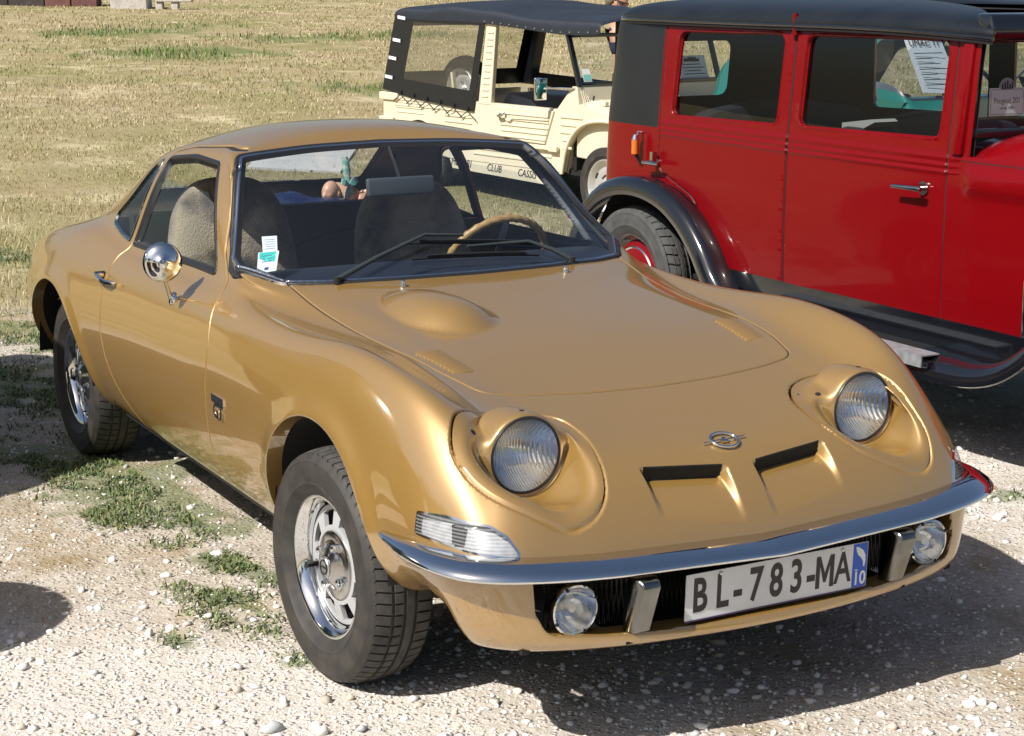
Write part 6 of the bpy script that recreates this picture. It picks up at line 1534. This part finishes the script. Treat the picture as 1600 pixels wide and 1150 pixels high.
for y0, y1 in ((.42, .62), (.82, 1.12)): 
    mb = MB(); mb.tube([(.03, y0, 1.035), (-.02, y0 + .10, 1.10), (-.075, y1, 1.19)], .007, 6); mb.build('wiper', M_chrome_dull, te, 40)
mb = MB(); mb.box(-1.3, -1.2, .15, 1.30, .5, .98); mb.box(-.9, -.78, .15, 1.30, .45, .95); mb.build('seat', M_navy, te, 30, bevel=.03)
for x, z in ((-1.72, .80), ): 
    mb = MB(); mb.tube([(-1.05, -.02, .86), (-.93, -.02, .86)], .011, 8); mb.build('door_handle', M_chrome, te, 50)
mb = MB(); mb.tube([(-2.05, .03, .93), (-2.05, -.03, .99), (-2.05, -.04, 1.05)], .008, 8); r0 = mb.build('side_mirror', M_chrome, te, 50); 
mb = MB(); mb.lathe([(0, -.03), (.04, -.025), (.055, .0), (.05, .01), (0, .012)], 20, 'x', at=(-2.05, -.045, 1.08)); mb.build('mirror_head', M_chrome, r0, 50)
mb = MB(); mb.tube([(-.06, .05, .93), (.02, .06, .96), (.10, .09, .93)], .016, 8); mb.build('chrome_moulding', M_chrome, te, 50)
for x in (-1.55, .62):
    for y, fl_ in ((.10, 0), (1.34, 1)):
        mb = MB(); mb.lathe([(0, -.06), (.06, -.055), (.16, -.045), (.19, -.06), (.20, -.05), (.23, -.06), (.28, -.045), (.30, -.01), (.30, .04), (.27, .06)], 30, 'y'); w = mb.build('wheel', M_tyre_old, te, 50, loc=(x, y, .29))
        if fl_: w.rotation_euler = (0, 0, math.pi)
pp = MB(); pp.add([(-.115, .33, 1.075), (-.125, .66, 1.06), (-.285, .60, 1.40), (-.275, .30, 1.40)], [[0, 1, 2, 3]]); sheet2 = pp.build('event_sheet', M_paper, None, 0, recalc=False)
sheet2.location = te.location; sheet2.rotation_euler = te.rotation_euler; tag(sheet2, 'tall white printed notice behind the windscreen of the teal saloon', 'notice')
def sq(y0, y1, t0, t1):
    f = lambda y, t: (-.115 - .16*t + .012, y + (-.045*t), 1.068 + .332*t); return MB().add([f(y0, t0), f(y1, t0), f(y1, t1), f(y0, t1)], [[0, 1, 2, 3]])
for k in range(7): sq(.37, .60 - .05*(k % 3), .14 + .09*k, .155 + .09*k).build('printed_line', M_print, sheet2, 0, recalc=False)
text_mesh('notice_title', 'UMAC 11', .06, M_print, sheet2, .0005, frame4((-.250, .45, 1.355), (-.02, 1, 0), (-.48, 0, 1)))
# ------------------------------------------------------------------ people
M_skin = mat('skin', (.50, .27, .17), .5, noise=(30, .2, (.46, .23, .145)))
M_hair = mat('dark_hair', (.018, .012, .010), .5)
def skin_body(name, joints, bones, m, parent, sub=2, root=0):
    me = bpy.data.meshes.new(name); me.from_pydata([j[0] for j in joints], bones, []); me.update()
    o = bpy.data.objects.new(name, me); COL.objects.link(o); o.parent = parent
    sk = o.modifiers.new('skin', 'SKIN'); sk.use_smooth_shade = True
    for i, j in enumerate(joints):
        r = j[1]; me.skin_vertices[0].data[i].radius = r if isinstance(r, tuple) else (r, r)
    me.skin_vertices[0].data[root].use_root = True
    sb = o.modifiers.new('smooth', 'SUBSURF'); sb.levels = sub; sb.render_levels = sub
    dg = bpy.context.evaluated_depsgraph_get(); m2 = bpy.data.meshes.new_from_object(o.evaluated_get(dg)); m2.name = name
    o.modifiers.clear(); o.data = m2; bpy.data.meshes.remove(me)
    m2.materials.clear(); m2.materials.append(m); m2.polygons.foreach_set('use_smooth', np.ones(len(m2.polygons), bool))
    return o
def head_mesh(name, m, parent, M, s=1.):
    """head looking along local +x, z up, origin at the middle of the skull"""
    bm = bmesh.new(); bmesh.ops.create_uvsphere(bm, u_segments=40, v_segments=28, radius=1)
    for v in bm.verts:
        x, y, z = v.co; X, Y, Z = x*.098, y*.076, z*.112
        if z < 0: Y *= 1 + .22*z; X = X*(1 + .10*z) + .012*(-z)             # jaw
        if z < -.55 and x < .1: X *= .8
        n = math.exp(-((Y/.013)**2)); front = max(0, x)
        X += front*n*(.026*math.exp(-((Z+.028)/.018)**2) + .015*math.exp(-((Z+.008)/.02)**2))         # nose
        X -= front*.010*math.exp(-((Z-.012)/.012)**2)*(1-n)*math.exp(-((abs(Y)-.032)/.016)**2)         # eye sockets
        X += front*.006*math.exp(-((Z+.062)/.007)**2)*math.exp(-(Y/.024)**2) - front*.005*math.exp(-((Z+.070)/.004)**2)*math.exp(-(Y/.024)**2)   # lips
        X += front*.010*math.exp(-((Z+.100)/.016)**2)*math.exp(-(Y/.026)**2)     # chin
        v.co = (X*s, Y*s, Z*s)
    for sd in (-1, 1):       # ears
        r = bmesh.ops.create_uvsphere(bm, u_segments=14, v_segments=10, radius=1)
        for v in r['verts']:
            x, y, z = v.co; v.co = ((-.012 + x*.017 - z*.004)*s, sd*(.077 + (y*sd)*.010 + .006*(x < 0))*s, (-.012 + z*.032)*s)
    me = bpy.data.meshes.new(name); bm.to_mesh(me); bm.free(); me.transform(M)
    return obj_mesh(name, me, m, parent, 180)
def fingers(J, B, wrist, d, side, palm_i, k=1.):
    """five tapering bent fingers on a palm; d = pointing direction, side = across the palm"""
    d = Vector(d).normalized(); side = Vector(side).normalized(); n = d.cross(side)
    palm = Vector(wrist) + d*.075*k; i0 = len(J); J.append((tuple(palm), (.014*k, .030*k))); B.append((palm_i, i0))
    for q, L in ((-.032, .062), (-.011, .074), (.010, .070), (.030, .056)):
        b = palm + side*q*k*.9; i = len(J)
        J += [(tuple(b + d*.018*k), .0095*k), (tuple(b + d*(.018 + L*.55)*k - n*.006*k), .0085*k), (tuple(b + d*(.018+L)*k - n*.022*k), .0065*k)]
        B += [(i0, i), (i, i+1), (i+1, i+2)]
    i = len(J); b = Vector(wrist) + d*.03*k - side*.028*k
    J += [(tuple(b + d*.02*k - side*.018*k), .011*k), (tuple(b + d*.05*k - side*.030*k - n*.01*k), .008*k)]; B += [(palm_i, i), (i, i+1)]

# a man in a cap behind the red saloon, looking down
ear = Vector((-10.16, 6.56, 1.492)); gz_ = .0
p1 = thing('person', 'person in a peaked cap looking down behind the roof of the red saloon', 'person', (ear.x+.25, ear.y, terrain(ear.x+.25, ear.y)))
b0 = Vector(p1.location)
fw = Vector((-.84, -.44, 0)).normalized(); rt_ = Vector((fw.y, -fw.x, 0))
def L1(f, r, z): q = fw*f + rt_*r; return (q.x, q.y, z - b0.z)
hd = ear - b0
H = Matrix.Translation(hd) @ Matrix.Rotation(math.atan2(fw.y, fw.x), 4, 'Z') @ Matrix.Rotation(R(38), 4, 'Y')
zt = hd.z
J = [((0, 0, .92), (.13, .10)), (L1(.05, 0, b0.z+1.10), (.135, .10)), (L1(.10, 0, b0.z+1.30), (.15, .105)), (L1(.16, 0, b0.z+zt-.17), (.055, .055)), (tuple(hd + Vector((fw.x*-.01, fw.y*-.01, -.05))), .052)]
B = [(0, 1), (1, 2), (2, 3), (3, 4)]
for s in (-1, 1):
    i = len(J); J += [(L1(.10, s*.17, b0.z+zt-.24), .055), (L1(.02, s*.23, b0.z+zt-.52), .042), (L1(.05, s*.24, b0.z+zt-.76), .030)]; B += [(2, i), (i, i+1), (i+1, i+2)]
    fingers(J, B, J[i+2][0], Vector((fw.x*.2, fw.y*.2, -1)), fw, i+2)
    i = len(J); J += [(L1(0, s*.10, b0.z+.82), .085), (L1(.04, s*.11, b0.z+.46), .058), (L1(0, s*.12, b0.z+.08), .042), (L1(.15, s*.13, b0.z+.04), .032)]; B += [(0, i), (i, i+1), (i+1, i+2), (i+2, i+3)]
skin_body('body', J, B, M_skin, p1)
head_mesh('head', M_skin, p1, H)
mb = MB(); mb.lathe([(.086, .018), (.094, .030), (.096, .055), (.086, .085), (.055, .110), (0, .118)], 30, 'z'); mb.V = [(x*1.13 - .006, y*.95, z) for x, y, z in mb.V]
mb.lathe([(.078, -.055), (.082, -.02), (.084, .03)], 20, 'z', a0=R(115), a1=R(245)); k0 = len(mb.V)
cap = mb.xf(H).build('hair_and_cap_band', M_hair, p1, 60)
mb = MB(); mb.lathe([(.090, .022), (.098, .034), (.100, .058), (.090, .090), (.058, .116), (0, .124)], 30, 'z'); mb.V = [(x*1.13 - .006, y*.97, z) for x, y, z in mb.V]; k = len(mb.V)
br = [(.075 + .085*math.cos(R(a)) if abs(a) < 88 else .06, .082*math.sin(R(a)), .030 - .012*math.cos(R(a))) for a in range(-88, 89, 8)]
bb = [(x*.6, y*1.0, z+.004) for x, y, z in br]; n = len(br)
mb.add(br + bb + [(x, y, z+.005) for x, y, z in br] + [(x, y, z+.005) for x, y, z in bb], [[i, i+1, n+i+1, n+i] for i in range(n-1)] + [[2*n+i, 3*n+i, 3*n+i+1, 2*n+i+1] for i in range(n-1)] + [[i, 2*n+i, 2*n+i+1, i+1] for i in range(n-1)])
mb.xf(H).build('cap', mat('olive_cap', (.16, .14, .10), .85, noise=(12, .2, (.11, .10, .07))), p1, 60)
J = [(j[0], tuple(v*1.10 for v in (j[1] if isinstance(j[1], tuple) else (j[1], j[1])))) for j in J]
sj = J[:3] + [(L1(.155, 0, b0.z+zt-.19), (.07, .06))]; sb_ = [(0, 1), (1, 2), (2, 3)]
for s in (-1, 1):
    i = len(sj); sj += [(L1(.10, s*.17, b0.z+zt-.24), .066), (L1(.03, s*.232, b0.z+zt-.46), .056)]; sb_ += [(2, i), (i, i+1)]
skin_body('shirt', sj, sb_, mat('navy_shirt', (.02, .022, .05), .9), p1)
tj = [((0, 0, .95), (.145, .112))]; tb_ = []
for s in (-1, 1):
    i = len(tj); tj += [(L1(0, s*.10, b0.z+.82), .098), (L1(.04, s*.11, b0.z+.46), .072), (L1(0, s*.12, b0.z+.10), .060)]; tb_ += [(0, i), (i, i+1), (i+1, i+2)]
skin_body('trousers', tj, tb_, mat('grey_trousers', (.10, .10, .11), .9), p1)

# a doll on the shelf under the gold car's rear window, with a dark blue bag beside it
p2 = thing('doll', 'small doll with a turquoise bow on the shelf under the gold car rear window', 'doll', (-2.36, .36, .836))
def bl_(x, y, z): return (x+2.36, y-.36, z-.836)
J = [(bl_(-2.33, .42, .875), (.040, .036)), (bl_(-2.36, .37, .895), (.042, .040)), (bl_(-2.38, .325, .925), (.036, .034)), (bl_(-2.39, .30, .945), .016)]
B = [(0, 1), (1, 2), (2, 3)]
for a, b_, c_, r_ in ((bl_(-2.35, .40, .91), bl_(-2.30, .46, .925), bl_(-2.27, .52, .905), .011), (bl_(-2.37, .31, .915), bl_(-2.33, .28, .89), bl_(-2.30, .31, .865), .011), (bl_(-2.31, .43, .862), bl_(-2.25, .40, .86), bl_(-2.22, .36, .856), .016), (bl_(-2.33, .45, .862), bl_(-2.27, .49, .858), bl_(-2.22, .50, .854), .016)):
    i = len(J); J += [(a, r_*1.15), (b_, r_), (c_, r_*.8)]; B += [(1 if r_ < .012 else 0, i), (i, i+1), (i+1, i+2)]
skin_body('doll_body', J, B, mat('doll_skin', (.62, .34, .22), .4), p2)
head_mesh('doll_head', mat('doll_face', (.64, .36, .24), .4), p2, Matrix.Translation(bl_(-2.36, .285, .915)) @ Matrix.Rotation(R(-60), 4, 'Z'), .42)
M_bow = mat('turquoise_satin', (.05, .50, .46), .4, noise=(40, .15, (.60, .76, .68)))
nb = Vector(bl_(-2.325, .345, .948)); mb = MB()
for a, l in ((R(25), .045), (R(155), .042), (R(-75), .075), (R(-105), .06)):
    d = Vector((-.30*math.cos(a), .95*math.cos(a), math.sin(a))); w_ = d.cross(Vector((1, .3, .3))).normalized(); V = []
    for i, p in enumerate([nb, nb + d*l*.5 + Vector((.010, -.004, 0)), nb + d*l]):
        wd = (.004, .014, .012)[i]; V += [p + w_*wd, p - w_*wd, p - w_*wd + Vector((.004, 0, 0)), p + w_*wd + Vector((.004, 0, 0))]
    mb.add(V, [[4*i+j, 4*i+(j+1) % 4, 4*i+4+(j+1) % 4, 4*i+4+j] for i in range(2) for j in range(4)] + [[8, 9, 10, 11]])
mb.lathe([(0, -.008), (.008, -.004), (.008, .004), (0, .008)], 12, 'z', at=nb); mb.build('bow', M_bow, p2, 60)
mb = MB(); mb.tube([nb + Vector((-.01, 0, 0)), nb + Vector((-.02, .0, .05)), nb + Vector((-.035, .0, .10))], [.010, .016, .013], 10); mb.build('doll_bonnet', mat('patterned_cotton', (.46, .52, .42), .8, noise=(60, .08, (.12, .30, .24))), p2, 60)
mb = MB(); mb.lathe([(.0, .040), (.03, .036), (.05, .02), (.062, 0), (.0, 0)], 18, 'z', at=bl_(-2.27, .35, .836)); mb.build('red_skirt', mat('red_cotton', (.55, .02, .025), .8), p2, 60)
M_bag = mat('navy_plastic_bag', (.010, .020, .075), .22, bump=(14, 1., .03))
bm = bmesh.new(); bmesh.ops.create_uvsphere(bm, u_segments=36, v_segments=20, radius=1)
for v in bm.verts:
    k = 1 + .16*math.sin(7*v.co.x + 3*v.co.z) + .12*math.sin(9*v.co.y + 4*v.co.x); v.co = (v.co.x*.15*k, v.co.y*.26*k, max(-.02, v.co.z*.065*k))
me = bpy.data.meshes.new('bag'); bm.to_mesh(me); bm.free(); bag = obj_mesh('bag', me, M_bag, None, 180, (-2.30, .03, .856)); tag(bag, 'crumpled dark blue bag on the shelf behind the gold car seats', 'bag')
# ------------------------------------------------------------------ wall and blocks at the far edge of the meadow
def block(name, label, cat, px, w, h, dep, m, rot, n=(1, 1), joint=None):
    x, y = px; z = terrain(x, y) - .06
    t = thing(name, label, cat, (x, y, z), rot)
    bw, bh = w/n[0], h/n[1]; f = None
    for r in range(n[1]):
        for c in range(n[0]):
            mb = MB(); j = .012; dx = rng.uniform(-.01, .02)
            mb.box(-w/2 + c*bw + j, -w/2 + (c+1)*bw - j, -dep/2 - dx, dep/2, r*bh + j*(r > 0), (r+1)*bh - j)
            mb.build('stone', m, t, 0, bevel=.02)
    if joint: MB().box(-w/2+.02, w/2-.02, -dep/2+.04, dep/2-.04, 0, h-.03).build('wall_core', joint, t, 0)
    return t
M_redstone = mat('reddish_stone', (.20, .085, .07), .9, noise=(4, .2, (.11, .05, .05)), bump=(25, .5, .02))
M_darkstone = mat('dark_stone', (.07, .055, .05), .9, noise=(4, .2, (.04, .03, .03)), bump=(25, .5, .02))
M_whitestone = mat('pale_limestone_block', (.56, .53, .49), .9, noise=(6, .2, (.42, .39, .35)), bump=(30, .6, .02))
ar = R(60)
block('stone_wall', 'dark stretch of stone wall at the top left corner of the meadow', 'wall', (-39.9, 8.0), 2.6, 1.0, .5, M_darkstone, ar, (3, 2), M_dark)
block('stone_wall', 'reddish stone wall beside the white block at the top left', 'wall', (-38.9, 9.65), 1.25, .9, .5, M_redstone, ar, (2, 2), M_dark)
block('stone_block', 'big pale limestone block standing at the far edge of the grass', 'block', (-37.3, 10.55), .86, .62, .6, M_whitestone, ar)
t = thing('stone_bench', 'low white slab resting on small stones right of the limestone block', 'bench', (-36.6, 11.35, terrain(-36.6, 11.35)-.02), ar)
mb = MB(); mb.box(-.42, .42, -.16, .16, .19, .26); mb.build('slab', M_whitestone, t, 0, bevel=.02)
for x_ in (-.34, .02): MB().box(x_-.08, x_+.08, -.12, .12, 0, .188).build('foot', M_whitestone, t, 0, bevel=.02)

# ------------------------------------------------------------------ trees around the meadow (they show in the paint and glass)
leafm = colour_mat('leaves', .6, .3)
M_bark = mat('bark', (.10, .075, .055), .9, bump=(14, .6, .02))
crowns = []
for v in range(3):
    n = 5200; cl = rng.normal(0, 1, (26, 3)); cl /= np.linalg.norm(cl, axis=1, keepdims=True); cl *= rng.uniform(.45, 1., (26, 1)); cl[:, 2] = cl[:, 2]*.8
    k = rng.integers(0, 26, n); p = cl[k] + rng.normal(0, .17, (n, 3)); s_q = rng.uniform(.018, .045, (n, 1))
    a = rng.normal(0, 1, (n, 3)); a /= np.linalg.norm(a, axis=1, keepdims=True); b_ = np.cross(a, rng.normal(0, 1, (n, 3))); b_ /= np.linalg.norm(b_, axis=1, keepdims=True)
    Vq = np.stack([p - a*s_q, p + b_*s_q*.6, p + a*s_q, p - b_*s_q*.6], 1).reshape(-1, 3)
    me = mesh_np('crown', Vq, np.arange(4*n).reshape(-1, 4)); co = np.array([.055, .085, .022])*rng.uniform(.6, 1.5, (n, 1))*np.where(rng.uniform(0, 1, (n, 1)) < .2, np.array([1.5, 1.25, .9]), 1.)
    ca = me.color_attributes.new('own_colour', 'FLOAT_COLOR', 'POINT'); ca.data.foreach_set('color', np.concatenate([np.repeat(co, 4, 0), np.ones((4*n, 1))], 1).astype(np.float32).ravel()); me.materials.append(leafm); crowns.append(me)
tr = MB(); tr.tube([(0, 0, -.3), (.02, 0, .25), (-.02, .03, .55), (.03, 0, .9)], [.075, .06, .05, .03], 10)
for q in range(5): a = q*1.3; tr.tube([(0, 0, .5 + .06*q), (.25*math.cos(a), .25*math.sin(a), .8 + .05*q), (.45*math.cos(a), .45*math.sin(a), 1.0 + .06*q)], [.035, .022, .010], 7)
trunk_me = None
def tree(x, y, h, w, label, group):
    global trunk_me
    t = thing('tree', label, 'tree', (x, y, terrain(x, y)), rng.uniform(0, 6), group)
    if trunk_me is None: o = tr.build('trunk', M_bark, t, 60); trunk_me = o.data
    else: o = bpy.data.objects.new('trunk', trunk_me); COL.objects.link(o); o.parent = t
    o.scale = (h*.5, h*.5, h*.5)
    c = bpy.data.objects.new('crown', crowns[rng.integers(0, 3)]); COL.objects.link(c); c.parent = t; c.location = (0, 0, h*.62); c.scale = (w, w, h*.40)
for k in range(13):
    y = -46 + 10.5*k + rng.uniform(-3, 3); tree(-125 + rng.uniform(-9, 9), y*1.4, rng.uniform(5.5, 8.5), rng.uniform(3.6, 5.2), 'broad leafy tree in the row beyond the meadow, above the top of the picture', 'trees beyond the meadow')
for x, y in ((-13, -27), (-5, -30), (3, -27), (11, -30), (19, -25), (24, -14), (26, -3), (25, 9)): tree(x + rng.uniform(-2, 2), y + rng.uniform(-2, 2), rng.uniform(7, 10), rng.uniform(4, 5.2), 'leafy tree standing on the near side of the field, outside the picture', 'trees on the near side of the field')

# ------------------------------------------------------------------ unseen van and barrel, added to throw the two shadows on the gravel
vn = thing('added_shadow_van', 'dark green box van added out of view left of the gold car to cast a shadow', 'van', (-2.85, -2.72, 0))
M_van = paint('van_dark_green', (.02, .045, .035), 0., .25, 0, .6, .03)
mb = MB(); mb.prism([(-1.14, .38), (1.02, .38), (1.10, .60), (1.09, 1.0), (.86, 1.62), (.70, 1.82), (-1.0, 1.86), (-1.14, 1.70)], -.72, .72, 'xz'); mb.build('van_body', M_van, vn, 40, bevel=.07, seg=3)
mb = MB(); mb.prism([(.32, 1.05), (.98, 1.05), (.80, 1.52), (.32, 1.52)], .721, .727, 'xz'); mb.build('side_window', M_glass_dark, vn, 0)
mb = MB(); mb.prism([(.32, 1.05), (.98, 1.05), (.80, 1.52), (.32, 1.52)], -.727, -.721, 'xz'); mb.build('side_window', M_glass_dark, vn, 0)
for x in (-.70, .62):
    for y, fl_ in ((-.66, 0), (.66, 1)):
        mb = MB(); mb.lathe([(0, -.06), (.06, -.055), (.16, -.045), (.19, -.06), (.20, -.05), (.23, -.06), (.28, -.045), (.31, -.01), (.31, .04), (.27, .06)], 30, 'y'); w = mb.build('wheel', M_tyre, vn, 50, loc=(x, y, .31))
        if fl_: w.rotation_euler = (0, 0, math.pi)
bl = thing('added_shadow_barrel', 'upright wooden barrel added out of view left of the gold car for its rounded shadow', 'barrel', (-.70, -2.32, 0))  # invented barrel, its outline shaped for the rounded shadow
M_oak = mat('oak_stave', (.22, .12, .055), .7, noise=(9, .2, (.15, .08, .04)))
f0 = None
for k in range(20):
    a0, a1 = 2*math.pi*k/20 + .012, 2*math.pi*(k+1)/20 - .012
    mb = MB(); mb.lathe([(.30, 0), (.345, .2), (.365, .45), (.345, .70), (.30, .90), (.28, .90), (.325, .70), (.345, .45), (.325, .2), (.28, 0), (.30, 0)], 2, 'z', a0=a0, a1=a1)
    mb.build('stave', M_oak, bl, 40)
for z, r_ in ((.08, .325), (.24, .352), (.66, .352), (.82, .325)):
    mb = MB(); mb.lathe([(r_, z-.02), (r_+.006, z-.02), (r_+.006, z+.02), (r_, z+.02)], 36, 'z'); mb.build('hoop', M_blackmetal, bl, 40)
mb = MB(); mb.lathe([(0, .86), (.29, .86), (.29, .88), (0, .88)], 30, 'z'); mb.build('barrel_head', M_oak, bl, 40)
